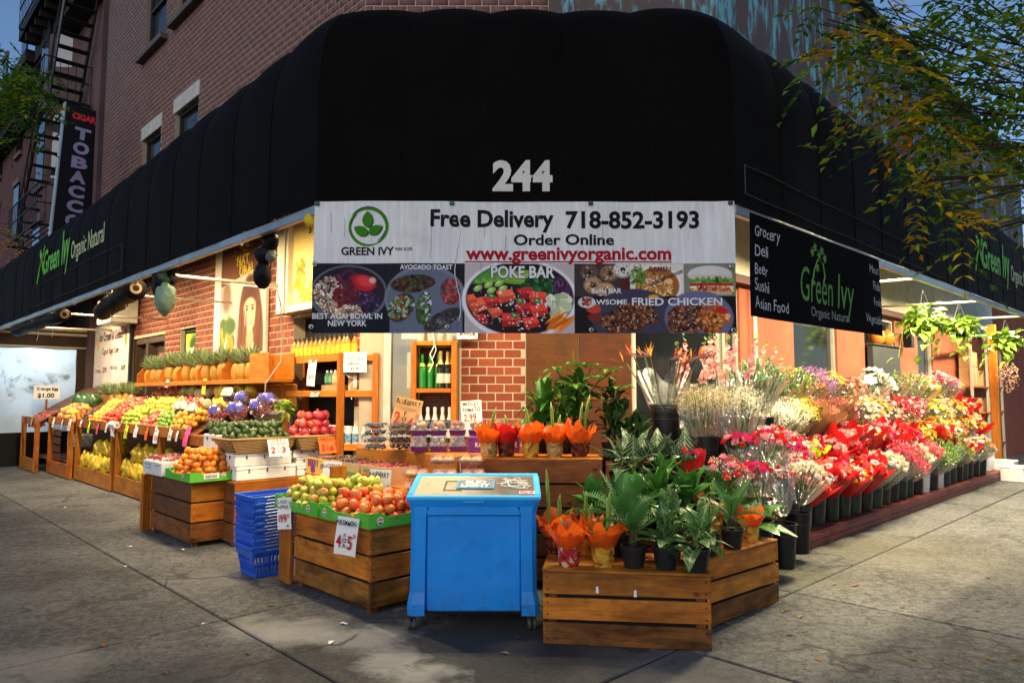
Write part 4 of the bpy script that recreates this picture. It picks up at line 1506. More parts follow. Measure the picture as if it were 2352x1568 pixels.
# grommets, clips and the torn seam
EYE = plain('grommet brass', (.42, .40, .33), .3, .8)
for (px, py) in ((75, 402), (2258, 414), (64, 742), (772, 742), (1524, 757), (2264, 760)):
 g = G(); g.lathe([(.010, 0), (.019, .002), (.020, .005), (.010, .005)], 14, f(zx(px), zz(py), -.004), (0, -1, 0), cap=False)
 g.build('grommet', EYE, ban, smooth=True)
for px, c in ((78, (.01, .09, .06)), (792, (.01, .13, .09)), (1525, (.05, .05, .055)), (2260, (.05, .05, .055))):
 g = G(); g.box(f(zx(px), zz(66), -.012), (.035, .02, .03), ch=.006); g.build('clip', plain('clip %.2f' % c[0] + str(px), c, .4), ban)
g = G(); pts = []
for i in range(40):
 s = i / 39
 z = zz(110 + s * 600); x = zx(818 + 14 * math.sin(s * 9) + 10 * s + random.uniform(-3, 3))
 pts.append(f(x, z, -.004))
g.tube(pts, .0035, 4); g.build('torn_seam', plain('frayed white edge', (.7, .69, .66), .8), ban)
g = G()
for (px, y0, y1) in ((683, 190, 372), (966, 190, 250), (1075, 240, 320), (1587, 190, 290), (228, 150, 250), (155, 120, 230), (948, 395, 560), (1005, 580, 720), (1890, 380, 420)):
 g.tube([f(zx(px + random.uniform(-3, 3)), zz(y0 + (y1 - y0) * i / 6), -.003) for i in range(7)], .0016, 3)
g.build('crack_lines', plain('grey crack', (.30, .29, .30), .8), ban)

# ================================================================ black banner on the right side
def hw(x, z): return .02 * np.sin(x * 2.2) * (z < 0) * np.minimum(1, -z * 2) + .012 * np.sin(x * 4.1 + 1) * np.minimum(1, np.abs(z) * 2)


hb = thing('black_banner', 'black cloth banner with green ivy logo and white food words', 'banner', W(4.9, 2.49, 2.96), TH)
pt = Paint(110, 32, (9, 9, 10))
for i in range(500): pt.ell(random.uniform(0, 110), random.uniform(0, 32), 8, 4, (9 + random.uniform(-3, 5),) * 3, 0, 6)
o = pt.mesh('cloth', hb, 0, -.78, 2.72, 0, plain('black banner cloth', (1, 1, 1), .85, attr=True, var=.1, spec=.05), 0, hw)
CH = plain('chalk white print', (.52, .53, .56), .7, var=.1)
IVY = plain('ivy green print', (.10, .24, .05), .7, var=.15)


def ht(s, size, mat, x, z, w, al='L', **kw):
 o = text(hb, s, size, mat, (x, 0, z), align=al, width=w, **kw)
 me = o.data
 for v in me.vertices: v.co.z -= float(hw(np.array(v.co.x + x), np.array(v.co.y + z))) - .004
 return o


for s, z, w in (('Grocery', -.16, .42), ('Deli', -.31, .22), ('Beer', -.45, .22), ('Sushi', -.58, .24), ('Asian Food', -.715, .56)): ht(s, .125, CH, .08, z, w, hand=.05)
for s, z, w in (('Meat', -.16, .26), ('Fish', -.33, .2), ('Fruit', -.49, .22), ('Vegetable', -.665, .46)): ht(s, .12, CH, 2.68, z, w, 'R', hand=.05)
ht('Green', .42, IVY, .86, -.58, .66, italic=.1); ht('Ivy', .46, IVY, 1.62, -.585, .36, italic=.15)
ht('Organic Natural', .12, plain('dull white print', (.26, .27, .27), .7), 1.05, -.70, .8)
g = G()
for (x, z) in ((1.10, -.15), (1.16, -.10), (1.24, -.16), (1.30, -.11), (1.36, -.17), (1.2, -.27)):
 ring = []
 for i in range(10):
  rr = .05 * (1 if i % 2 else .5)
  ring.append((x + rr * math.cos(6.283 * i / 10), float(hw(np.array(x), np.array(z))) - .004, z + rr * math.sin(6.283 * i / 10)))
 g.quad(ring)
g.tube([(1.06, -.005, -.46), (1.12, -.006, -.3), (1.2, -.006, -.2), (1.3, -.006, -.22), (1.34, -.006, -.33), (1.3, -.006, -.4)], .007, 4)
g.build('ivy_motif', IVY, hb)

# ================================================================ things on the left facade
rotA = math.atan2(-LV[1], -LV[0])          # local x = viewer's right along the left facade, -y = outward


def on_wall(name, label, cat, b, z, a=A_WALL - .03): return thing(name, label, cat, W(a, b, z), rotA)


def painted_text(P, s, x, y, size, col, sxx=1.0):
 """stamps lettering into a painted picture"""
 v, fs = _glyphs(s, .02)
 v = v * size; v[:, 0] *= sxx
 for q in fs:
  P.poly([(x + v[i][0], y - v[i][1]) for i in q], col)


# poster of a woman with greens
po = on_wall('wall_poster', 'tall framed poster of a smiling long-haired woman holding lettuce', 'poster', 11.2, 0)
PW, PH = 150, 205
P_ = Paint(PW, PH, (206, 196, 178))
for i in range(60): P_.ell(random.uniform(0, 60), random.uniform(60, 140), 20, 16, (190 + random.uniform(-30, 30), 182 + random.uniform(-30, 30), 164), 0, 12)
P_.ell(20, 85, 16, 24, (120, 92, 76), 0, 10)
for i in range(70): P_.ell(random.uniform(-5, 46), random.uniform(120, 205), random.uniform(4, 9), random.uniform(4, 10), random.choice([(150, 132, 40), (196, 150, 40), (96, 104, 34), (112, 78, 40), (70, 90, 40)]), random.uniform(0, 3), 3)
P_.ell(36, 128, 18, 12, (66, 92, 44), 0, 5)
P_.ell(100, 125, 36, 66, (92, 46, 26), 0, 4); P_.ell(122, 140, 22, 62, (104, 54, 30), -.1, 5); P_.ell(80, 140, 18, 60, (110, 58, 32), .15, 5)
P_.poly([(60, 205), (66, 172), (84, 156), (122, 156), (142, 172), (150, 205)], (226, 214, 204), 4)
P_.ell(100, 150, 14, 18, (206, 150, 122), 0, 3); P_.ell(100, 112, 20, 28, (226, 172, 142), 0, 2.5); P_.ell(93, 112, 9, 20, (236, 188, 160), 0, 6)
P_.ell(100, 92, 22, 13, (84, 42, 24), 0, 4); P_.ell(100, 101, 17, 9, (228, 176, 148), 0, 3)
for x in (91, 109): P_.ell(x, 108, 3.6, 2.0, (60, 36, 28), 0, 1); P_.ell(x, 103.5, 5, 1.1, (70, 40, 28), .1 if x < 100 else -.1, 1)
P_.ell(100, 118, 2.6, 4.2, (206, 146, 120), 0, 2); P_.ell(100, 126.5, 7, 2.6, (186, 84, 78), 0, 1); P_.ell(100, 126.3, 5, 1.1, (244, 236, 230), 0, .8)
for x0, c in ((78, (96, 48, 28)), (122, (112, 60, 34)), (130, (90, 46, 26)), (84, (124, 68, 38))):
 for i in range(26): P_.ell(x0 + random.uniform(-6, 6), 150 + random.uniform(-26, 34), 1.4, 18, [v * random.uniform(.75, 1.25) for v in c], random.uniform(-.12, .12), 1)
for i in range(120): P_.ell(108 + random.gauss(0, 11), 186 + random.gauss(0, 9), random.uniform(2, 6), random.uniform(2, 5), random.choice([(150, 186, 40), (178, 208, 62), (112, 150, 30), (200, 222, 96)]), random.uniform(0, 3), 1.5)
P_.poly([(0, 0), (150, 0), (150, 48), (0, 68)], (104, 60, 34), 4)
for s, x, y in (('THE', 58, 18), ('NAT', 52, 42), ('URAL', 62, 58)): painted_text(P_, s, x, y, 20, (226, 190, 60))
for i in range(22): P_.ell(45 + random.uniform(0, 60), random.uniform(6, 56), 4, 1, (216, 178, 50), random.uniform(-1, 1), 1)
P_.mesh('picture', po, 0, 1.84, 1.58, 4.0, PRINT_MATTE, -.02)
g = G(); g.box((-.12, 0, 2.9), (.24, .07, 2.2), ch=.006); g.box((1.6, -.01, 2.9), (.035, .05, 2.2), ch=.004)
g.box((.79, -.012, 1.82), (1.58, .04, .03)); g.build('frame', CREAM, po)

# cream light box at the corner
lb = on_wall('sign_box', 'cream framed sign box with a leaf sprig beside the banner', 'sign', 8.95, 2.66, A_WALL - .02)
g = G()
g.box((.11, -.1, .7), (.2, .2, 1.4), ch=.006); g.box((.26, -.09, .7), (.05, .18, 1.4), ch=.004)
g.box((.9, -.09, .05), (1.2, .18, .09), ch=.004); g.build('frame', CREAM, lb)
P_ = Paint(90, 110, (226, 196, 120))
P_.rect(0, 60, 90, 110, (228, 208, 140), 2, 20)
for i in range(26): P_.ell(16 + random.gauss(0, 5), 62 + i * 1.3, random.uniform(3, 6), random.uniform(2, 4), random.choice([(140, 140, 40), (122, 124, 36), (160, 156, 60)]), random.uniform(0, 3), 1)
for i in range(30): P_.ell(18 + i * 2, 98 + random.gauss(0, 4), random.uniform(3, 6), random.uniform(2, 4), random.choice([(150, 146, 50), (132, 128, 40)]), random.uniform(0, 3), 1)
P_.mesh('face', lb, .28, .09, 1.5, 1.4, PRINT_MATTE, -.11)
text(lb, 'S', .14, INK, (.75, -.115, 1.0), bold=.03)

# small green juice poster in the side window
jp = on_wall('juice_poster', 'small green juice poster inside the side window', 'poster', 12.98, 1.8, A_WALL + .06)
P_ = Paint(50, 70, (96, 140, 30))
P_.ell(12, 30, 20, 40, (150, 186, 50), 0, 10); P_.ell(40, 60, 12, 14, (206, 206, 70), 0, 4); P_.ell(38, 15, 20, 10, (40, 70, 20), 0, 6)
painted_text(P_, 'Natural', 4, 26, 11, (226, 230, 190)); painted_text(P_, 'Juice', 10, 46, 15, (240, 240, 220))
P_.mesh('picture', jp, 0, 0, .5, .86, PRINT_MATTE, 0)

# ice cream price board
ib = on_wall('ice_cream_board', 'pale ice cream and gelato price board on the far brick wall', 'menu board', 18.35, 0, A_WALL - .05)
g = G(); g.box((1.3, 0, 2.0), (2.66, .05, 2.36), ch=.006); g.build('frame', plain('black board frame', (.015, .014, .013), .5), ib)
P_ = Paint(150, 130, (196, 186, 176))
for i in range(70): P_.ell(random.uniform(0, 150), random.uniform(0, 130), 16, 10, (190 + random.uniform(-14, 14), 180 + random.uniform(-14, 14), 172), 0, 9)
P_.ell(136, 22, 5, 8, (200, 120, 30), 0, 2); P_.ell(136, 14, 5, 4, (150, 60, 50), 0, 2); P_.ell(16, 24, 6, 7, (206, 160, 110), 0, 3)
P_.mesh('panel', ib, .03, .86, 2.57, 3.13, PRINT_MATTE, -.03)
DB = plain('faded dark board print', (.07, .06, .055), .7)
text(ib, 'Ice Cream & Gelato', .27, DB, (1.3, -.036, 2.78), width=1.75, bold=.02)
text(ib, 'Cup or Sugar Cone', .20, DB, (1.3, -.036, 2.48), width=1.2, bold=.01)
GB = plain('faded grey board print', (.22, .20, .19), .7)
for i, (a, p, b2, p2) in enumerate((('1 scoop', '$2.99', 'Milk Shake', '$4.99'), ('2 scoops', '$4.99', 'Sundae', '$4.99'), ('3 scoops', '$6.99', 'Smoothie', '$6.99'))):
 z = 2.08 - i * .36
 text(ib, a, .15, GB, (.15, -.036, z), align='L', bold=.02); text(ib, p, .16, DB, (.78, -.036, z), align='L', bold=.02, width=.26)
 text(ib, b2, .12, GB, (1.35, -.036, z + .05), align='L', bold=.02, width=.5); text(ib, p2, .14, DB, (2.1, -.036, z + .03), align='L', bold=.02, width=.3)

# air conditioner high on the far wall
ac = on_wall('air_conditioner', 'white window air conditioner above the ice cream board', 'air conditioner', 15.9, 3.02, A_WALL - .03)
g = G(); g.box((0, -.25, .25), (1.0, .5, .5), ch=.015); g.build('case', plain('aged white enamel', (.58, .55, .46), .45), ac)
for i in range(8):
 g = G(); g.box((.0, -.51, .08 + i * .05), (.84, .02, .018)); g.build('louver', plain('louver grey', (.40, .38, .33), .5), ac)

# plastic-sheeted vestibule of the next shop
ve = thing('vestibule', 'clear plastic sheeted vestibule glowing bluish white beyond the fruit stands', 'vestibule', W(2.45, 19.0, 0), TH)
VB = plain('dark brown vestibule beam', (.035, .017, .010), .5, var=.3)
g = G(); g.box((1.05, .06, 2.87), (2.15, .12, .42)); g.box((-.03, .06, 1.33), (.1, .12, 2.66)); g.box((1.92, .06, 1.33), (.3, .12, 2.66)); g.build('frame', VB, ve)
g = G(); g.box((1.05, -.012, 3.08), (2.15, .03, .05)); g.box((1.05, -.012, 2.68), (2.15, .03, .03)); g.box((1.05, -.02, 2.98), (2.15, .06, .06)); g.build('rail', PIPE, ve)


def make_sheet():
 k = NT('hazy plastic sheet'); v = k.objvec(rand=False)
 wr = k.noise(v, 1.5, 5, .6, 1.2)
 k.base(k.mix(k.rng(wr, .55, .68), (.62, .70, .74), (.16, .17, .18)))
 k.bsdf.inputs['Roughness'].default_value = .25
 tl = k.n('ShaderNodeBsdfTranslucent'); k.set(tl, 0, k.mix(k.rng(wr, .57, .68), (.75, .88, .95), (.25, .27, .29)))
 mx = k.n('ShaderNodeMixShader'); mx.inputs[0].default_value = .6
 k.t.links.new(k.bsdf.outputs[0], mx.inputs[1]); k.t.links.new(tl.outputs[0], mx.inputs[2])
 k.t.links.new(mx.outputs[0], k.out.inputs['Surface'])
 k.bump(wr, .8, .05)
 return k.mat


SHEET = make_sheet()
pt = Paint(40, 40, (255, 255, 255))
o = pt.mesh('plastic_sheet', ve, .02, .75, 1.77, 2.66, SHEET, .05, lambda x, z: .03 * np.sin(x * 7 + z * 3) + .02 * np.sin(z * 9 - x * 4))
g = G(); g.box((.87, .05, .38), (1.7, .06, .74), ch=.01); g.build('skirt', plain('black tarpaulin', (.008, .008, .009), .3, bump=.8, bscale=9), ve)
g = G(); g.box((1.05, 1.0, 3.1), (2.2, 2.0, .06)); g.build('roof', VB, ve)
g = G(); g.box((1.05, 1.9, 1.5), (2.2, .05, 3.0)); g.build('back', plain('pale back wall', (.6, .62, .62), .6), ve)
# its ceiling lamp
t = thing('vestibule_lamp', 'cool ceiling lamp inside the plastic vestibule', 'lamp', W(3.4, 20.0, 0), TH)
g = G(); g.box((0, 0, 3.0), (1.2, .2, .05), ch=.01); g.build('housing', WHITE_PAINT, t)


def area_light(name, parent, loc, rot, sxy, power, col, spread=180):
 d = bpy.data.lights.new(name, 'AREA'); d.shape = 'RECTANGLE'; d.size, d.size_y = sxy
 d.energy = power; d.color = col; d.spread = R_(spread)
 o = bpy.data.objects.new(name, d)
 link(o, parent); o.location = loc; o.rotation_euler = rot
 return o


area_light('bulb', t, (0, 0, 2.96), (R_(-25), 0, 0), (1.1, .3), 26 * LAMP, (.85, .94, 1.0))
sg = thing('egg_sign', 'white extra large egg price sign for one dollar', 'sign', W(2.95, 18.55, 0), TH)
g = G(); g.box((.62, 0, 1.64), (.5, .02, .3), ch=.003); g.build('card', PAPER, sg)
text(sg, 'X-large Egg', .09, INK, (.62, -.013, 1.69), width=.42, bold=.03); text(sg, '$1.00', .13, INK, (.6, -.013, 1.53), width=.32, bold=.03)
g = G(); g.box((.62, .015, 1.28), (.04, .02, .45)); g.build('stake', W_ORANGE, sg)

# ================================================================ rolled tarps and tied cloth bundles under the awning
TARP = plain('black tarp cloth', (.005, .005, .006), .6, bump=.9, bscale=14, spec=.15)
TARPG = plain('green tarp cloth', (.055, .10, .06), .5, bump=.7, bscale=12)


def crumple(name, parent, c, r, sq, mat, seed=0, n=26, m=18, amp=.22):
 rs = np.random.default_rng(seed)
 ks = rs.normal(0, 1, (10, 3)) * 2.6; ph = rs.uniform(0, 6.28, 10)
 g = G(); g.ball((0, 0, 0), 1, n, m)
 V = np.array(g.v)
 d = np.zeros(len(V))
 for kk, p in zip(ks, ph): d += np.abs(np.sin(V @ kk + p)) - .6
 V = V * (1 + amp * d / 3.0)[:, None] * np.array(sq) * r + np.array(c)
 return np_mesh(name, V, [q for q in g.f], mat, parent, smooth=True)


p = onA(610, 585, 2.72)
t = thing('cloth_bundle', 'tied black cloth bundle hanging in front of the woman poster', 'bundle', p, rotA)
crumple('knot', t, (0, 0, .0), .085, (1.15, 1, .9), TARP, 1); crumple('tail', t, (-.06, 0, -.17), .10, (.9, .7, 1.2), TARP, 2); crumple('flap', t, (.09, 0, .1), .09, (1.2, .6, .8), TARP, 3)
crumple('drape', t, (.02, 0, .22), .12, (1.3, .5, .9), TARP, 4); crumple('fold', t, (.11, 0, -.03), .05, (1, .9, 1.1), plain('pale knot cloth', (.09, .10, .09), .5), 5)
p = onA(378, 655, 2.72)
t = thing('cloth_bundle', 'tied dark green cloth bundle below the left awning edge', 'bundle', p, rotA)
crumple('knot', t, (0, 0, .06), .15, (1.15, .8, .9), TARP, 6); crumple('tail', t, (.09, -.02, -.16), .15, (1.0, .7, 1.2), plain('pale green tarp', (.16, .24, .17), .5, bump=.6, bscale=10), 7); crumple('knot_top', t, (.12, -.04, .10), .09, (.8, .8, 1.1), TARPG, 8)
crumple('drape', t, (.05, 0, .25), .22, (1.4, .4, .8), TARP, 9); crumple('wing', t, (-.13, 0, .0), .13, (.9, .7, 1.1), TARP, 10)


def tarp_roll(label, p0, p1, r, tie):
 t = thing('tarp_roll', label, 'tarp')
 p0, p1 = Vector(p0), Vector(p1)
 g = G()
 pts = [p0.lerp(p1, i / 10) + Vector((0, 0, random.uniform(-.015, .015))) for i in range(11)]
 g.tube(pts, [r * random.uniform(.85, 1.1) for _ in pts], 14); g.build('roll', TARP, t, smooth=True)
 g = G(); d = (p1 - p0).normalized()
 for s in (.0,): g.lathe([(r * .5, -.02), (r * .55, .01), (r * .3, .012), (r * .3, -.03)], 12, p1, d, cap=False)
 g.build('core', plain('cardboard core', (.25, .16, .09), .8), t)
 for s in tie:
  g = G(); c = p0.lerp(p1, s)
  g.tube([c + Vector((0, 0, .35)), c + Vector((0, 0, r * .8))], .006, 5); g.tube([c + Vector((0, 0, -r)), c + Vector((.01, 0, -r - .08)), c + Vector((-.02, .01, -r - .2))], .005, 4)
  g.build('tie', STRING, t)


tarp_roll('thick rolled black tarp hanging at the middle of the left awning', onA(235, 715, 2.9), onA(312, 662, 2.75), .13, (.3, .75))
tarp_roll('black tarp roll at the far end of the left awning', onA(40, 758, 2.75), onA(148, 722, 2.75), .12, (.5, .8))
t = thing('yellow_cloth', 'yellow cloth scrap tucked behind the banner corner', 'cloth', onY(713, 505, 5.3), 0)
crumple('scrap', t, (0, 0, 0), .06, (.8, .6, .9), plain('yellow cloth', (.55, .40, .02), .7), 12)
# loose cable from the rod down to the shelf
t = thing('cable', 'grey cable drooping from the awning rod past the poster', 'cable')
g = G(); g.tube([onA(500, 650, 4.0), onA(560, 655, 3.7), onA(635, 662, 3.6), onA(645, 700, 3.8), onA(648, 790, 4.0), onA(645, 830, 4.0), onA(610, 880, 3.9), onA(608, 930, 3.9)], .009, 6); g.build('wire', PIPE, t, smooth=True)

# ================================================================ lamps under the awning
HOUS = plain('lamp housing enamel', (.6, .6, .58), .4)


def strip(label, loc, rz, tilt, power, col, ln=1.5):
 t = thing('strip_lamp', label, 'lamp', loc, rz, 'strip lamps under the awning')
 g = G(); g.box((0, 0, .03), (ln, .12, .05), ch=.008); g.build('housing', HOUS, t)
 area_light('tube', t, (0, 0, -.002), (tilt, 0, 0), (ln - .1, .09), power * LAMP, col, 165)


WARM, WARM2 = (1.0, .78, .46), (1.0, .84, .52)
for i, b in enumerate((6.3, 8.8, 11.3, 13.8, 16.3)):
 strip(f'{ORD[i]} strip lamp from the corner under the left awning', W(3.05, b, 3.42), rotA, R_(26), 88, WARM)
for i, a in enumerate((7.2, 9.6, 12.0, 14.4, 16.8)):
 strip(f'{ORD[i]} strip lamp from the corner under the right awning', W(a, 2.92, 3.40), TH, R_(2), 125, WARM2)
strip('strip lamp under the front awning above the entrance', Vector((-.7, 6.4, 3.7)), 0, R_(15), 55, WARM, 1.4)
strip('added strip lamp under the front awning to light the corner plants', Vector((1.0, 6.2, 3.7)), 0, R_(5), 65, WARM2, 1.4)  # second front lamp, added so that light reaches the plants
# ================================================================ produce
def fruit_mat(name, c1, c2, rough=.32, speck=None, hue=.012, val=.18, blush=None, spec=.5):
 if name in _MATS: return _MATS[name]
 k = NT(name)
 v = k.objvec()
 c = k.mix(k.rng(k.noise(v, 14, 3, .5), .35, .65), c1, c2)
 if blush is not None:
  c = k.mix(k.rng(k.noise(v, 7, 2, .5), .48, .62), c, blush)
 if speck is not None:
  c = k.mix(k.math('MULTIPLY', k.rng(k.noise(v, 160, 2), .62, .7), .7), c, speck)
 r = k.rand()
 c = k.hsv(c, h=k.rng(r, 0, 1, .5 - hue, .5 + hue), v=k.rng(k.math('FRACT', k.math('MULTIPLY', r, 9.7)), 0, 1, 1 - val, 1 + val))
 k.base(c)
 k.bsdf.inputs['Roughness'].default_value = rough
 k.bsdf.inputs['Specular IOR Level'].default_value = spec
 k.bump(k.noise(v, 200, 2), .08, .002)
 _MATS[name] = k.mat
 return k.mat


def fruit_mesh(name, r, mat, kind='round', stem=None):
 g = G()
 if kind == 'round': g.ball((0, 0, 0), r, 12, 8, (1, 1, .93))
 elif kind == 'apple':
  g.ball((0, 0, 0), r, 14, 10, (1, 1, .94), dent=.28)
 elif kind == 'flat': g.ball((0, 0, 0), r, 14, 9, (1, 1, .80), dent=.15)
 elif kind == 'pear':
  g.lathe([(.0, -r), (r * .7, -r * .85), (r, -r * .3), (r * .92, r * .2), (r * .62, r * .8), (r * .42, r * 1.25), (.0, r * 1.45)], 12, cap=False)
 elif kind == 'oval': g.ball((0, 0, 0), r, 12, 8, (1, 1, 1.3))
 elif kind == 'melon': g.ball((0, 0, 0), r, 18, 12, (1, 1, 1.18))
 elif kind == 'pome':
  g.ball((0, 0, 0), r, 14, 10, (1, 1, .95), rough=.015)
  g.lathe([(r * .22, r * .85), (r * .15, r * 1.02), (r * .30, r * 1.22), (r * .22, r * 1.05)], 6, cap=False)
 elif kind == 'pumpkin':
  n, m = 24, 8
  vs, fs = [], []
  for k in range(m + 1):
   ph = math.pi * k / m
   for i in range(n):
    t = 2 * math.pi * i / n
    rr = r * (1 + .10 * abs(math.cos(t * 4)) - .05)
    vs.append((rr * math.sin(ph) * math.cos(t), rr * math.sin(ph) * math.sin(t), r * .72 * math.cos(ph) * (1 - .25 * math.exp(-(ph / .4) ** 2))))
  for k in range(m):
   for i in range(n):
    j = (i + 1) % n
    fs.append((k * n + i, (k + 1) * n + i, (k + 1) * n + j, k * n + j))
  g.add(vs, fs)
  g.tube([(0, 0, r * .5), (r * .05, 0, r * .75), (r * .15, 0, r * .95)], [r * .12, r * .09, r * .07], 6)
 mats = [mat]
 if kind in ('apple', 'flat') and stem is not None:
  g.cur = 1; mats.append(stem)
  if kind == 'apple': g.tube([(0, 0, r * .6), (r * .1, 0, r * .95)], r * .05, 4)
  else:
   for a in range(4):
    t = a * 1.571
    g.add([(0, 0, r * .72), (r * .32 * math.cos(t - .5), r * .32 * math.sin(t - .5), r * .74), (r * .5 * math.cos(t), r * .5 * math.sin(t), r * .77), (r * .32 * math.cos(t + .5), r * .32 * math.sin(t + .5), r * .74)], [(0, 1, 2, 3)])
 me = bpy.data.meshes.new(name)
 me.from_pydata(g.v, [], g.f)
 for m in mats: me.materials.append(m)
 if len(mats) > 1: me.polygons.foreach_set('material_index', g.m)
 me.polygons.foreach_set('use_smooth', [True] * len(g.f))
 me.update()
 return me


def drop(me, name, loc, label, cat, group, rot=None, scale=1.0):
 o = bpy.data.objects.new(name, me)
 link(o)
 o.location = loc
 o.rotation_euler = rot if rot is not None else (random.uniform(-.9, .9), random.uniform(-.9, .9), random.uniform(0, 6.28))
 o.scale = (scale * random.uniform(.93, 1.07),) * 3
 return tag(o, label, cat, group)


def heap(frame, me, name, label, cat, group, u0, u1, v0, v1, r, base, layers=2, shrink=.9, tight=.96, jit=.42):
 """frame(u, v, z) -> world. fills a bin with layered fruit; base(u, v) is the bin floor"""
 d = 2 * r * tight
 for k in range(layers):
  s = k * r * shrink
  ua, ub, va, vb = u0 + r + s, u1 - r - s, v0 + r + s * .6, v1 - r - s
  if ub < ua or vb < va:
   ua = ub = (ua + ub) / 2
   if vb < va: break
  nu, nv = max(1, int((ub - ua) / d) + 1), max(1, int((vb - va) / (d * .9)) + 1)
  for j in range(nv):
   for i in range(nu):
    u = ua + (ub - ua) * (i + .5 * ((j + k) % 2) * (1 if nu > 1 else 0)) / max(1, nu - .5) + random.uniform(-jit, jit) * r
    v = va + (vb - va) * j / max(1, nv - 1) + random.uniform(-jit, jit) * r
    if k == layers - 1 and layers > 1 and random.random() < .15: continue
    if k < layers - 2 and 0 < i < nu - 1 and j > 0 and u > ua + .5 * d and v > va + .5 * d: continue
    if k < layers - 1 and u > ua + 1.6 * d and v > va + 1.6 * d and k < layers - 2: continue
    z = base(u, v) + r + k * r * 1.45 + random.uniform(-.28, .2) * r
    drop(me, name, frame(u, v, z), label, cat, group)


M_STEM = plain('fruit stem', (.12, .09, .04), .8)
M_CALYX = plain('dry calyx', (.16, .15, .06), .8)
TANG = fruit_mesh('tangerine', .041, fruit_mat('tangerine peel', (.70, .17, .006), (.80, .23, .010), .38), 'flat', M_CALYX)
APPLE_Y = fruit_mesh('lady_apple', .039, fruit_mat('yellow green apple skin', (.36, .40, .03), (.50, .46, .06), .3, blush=(.50, .18, .05)), 'apple', M_STEM)
PEAR_Y = fruit_mesh('pear', .037, fruit_mat('green pear skin', (.34, .40, .03), (.45, .46, .05), .35), 'pear')
PERSI = fruit_mesh('persimmon', .045, fruit_mat('persimmon skin', (.70, .11, .022), (.80, .19, .04), .25, hue=.014), 'flat', M_CALYX)
APPLE_R = fruit_mesh('red_apple', .038, fruit_mat('pink apple skin', (.46, .025, .025), (.58, .10, .06), .28, blush=(.62, .28, .10)), 'apple', M_STEM)
APPLE_G = fruit_mesh('green_apple', .038, fruit_mat('bright green apple skin', (.28, .40, .025), (.42, .50, .05), .28), 'apple', M_STEM)
APPLE_YL = fruit_mesh('yellow_apple', .038, fruit_mat('yellow apple skin', (.58, .44, .04), (.68, .54, .08), .3), 'apple', M_STEM)
LIME = fruit_mesh('lime', .028, fruit_mat('lime peel', (.13, .28, .02), (.26, .40, .04), .35), 'oval')
ORANGE = fruit_mesh('orange', .042, fruit_mat('pale orange peel', (.68, .29, .02), (.76, .38, .04), .42))
TOMATO = fruit_mesh('tomato', .036, fruit_mat('tomato skin', (.60, .05, .025), (.70, .10, .03), .2), 'flat', M_CALYX)
PLUM = fruit_mesh('plum', .030, fruit_mat('dark plum skin', (.05, .018, .035), (.10, .03, .05), .35))
MANGO = fruit_mesh('mango', .045, fruit_mat('mango skin', (.62, .30, .04), (.70, .42, .06), .35, blush=(.45, .10, .05), hue=.04), 'oval')
AVO = fruit_mesh('avocado', .042, fruit_mat('avocado skin', (.022, .045, .010), (.055, .095, .018), .42, speck=(.10, .12, .03)), 'pear')
POME = fruit_mesh('pomegranate', .058, fruit_mat('pomegranate skin', (.34, .014, .022), (.46, .04, .04), .25, blush=(.50, .12, .07)), 'pome')
MELON_Y = fruit_mesh('yellow_melon', .085, fruit_mat('yellow melon skin', (.78, .50, .03), (.82, .60, .07), .38), 'melon')
MELON_T = fruit_mesh('cantaloupe', .085, fruit_mat('cantaloupe rind', (.50, .34, .16), (.60, .44, .24), .7, speck=(.7, .6, .42)), 'round')
MELON_G = fruit_mesh('green_melon', .085, fruit_mat('olive melon rind', (.20, .20, .05), (.36, .30, .07), .5), 'melon')
WMELON = fruit_mesh('watermelon', .14, fruit_mat('watermelon rind', (.018, .06, .012), (.05, .12, .03), .3), 'melon')
PUMP = fruit_mesh('mini_pumpkin', .045, fruit_mat('mini pumpkin skin', (.62, .17, .02), (.74, .30, .06), .35), 'pumpkin')


# ---------------------------------------------------------------- price signs
def price(name, label, loc, rz, w, h, lines, col=None, tilt=0.0, curl=.01, group=None, lean=0.0):
 """hand-lettered paper sign; lines: (text, size, x, z, ink, width or None)"""
 t = thing(name, label, 'price sign', loc, rz)
 t.rotation_euler = (lean, tilt, rz)
 n = 6
 P = Paint(6, 8, (255, 255, 255))
 m = col or PAPER
 o = P.mesh('card', t, -w / 2, -h, w / 2, 0, m, 0, lambda x, z: curl * np.sin(z / h * 3 + 1) + curl * .6 * np.cos(x / w * 4))
 for (s, size, x, z, ink, wd) in lines:
  text(t, s, size * h, ink, (x * w, -curl * 1.5 - .002, -z * h), hand=.09, bold=.02, width=wd * w if wd else None)
 return t


def two_for(n, for_, amt, item, two_lines=False):
 top = []
 if two_lines:
  a, b = item.split(' ')
  top = [(a, .17, 0, .17, INK, .62), (b, .17, 0, .34, INK, .8)]
 else:
  top = [(item, .19, 0, .2, INK, .92)]
 return top + [(n, .45, -.30, .80, RED_INK, .22), ('F', .15, -.03, .52, INK, None), ('O', .15, -.03, .66, INK, None), ('R', .15, -.03, .80, INK, None), (amt, .45, .2, .80, RED_INK, .22), ('00', .15, .41, .50, RED_INK, .12)]


ORPAPER = plain('orange paper', (.80, .14, .03), .8, var=.05)
YELPAPER = plain('yellow paper', (.80, .72, .04), .8, var=.05)
PINKPAPER = plain('pink paper', (.80, .09, .26), .8, var=.05)
LIMEPAPER = plain('lime paper', (.55, .74, .05), .8, var=.05)
KRAFT = plain('kraft cardboard', (.42, .24, .11), .85, var=.12)

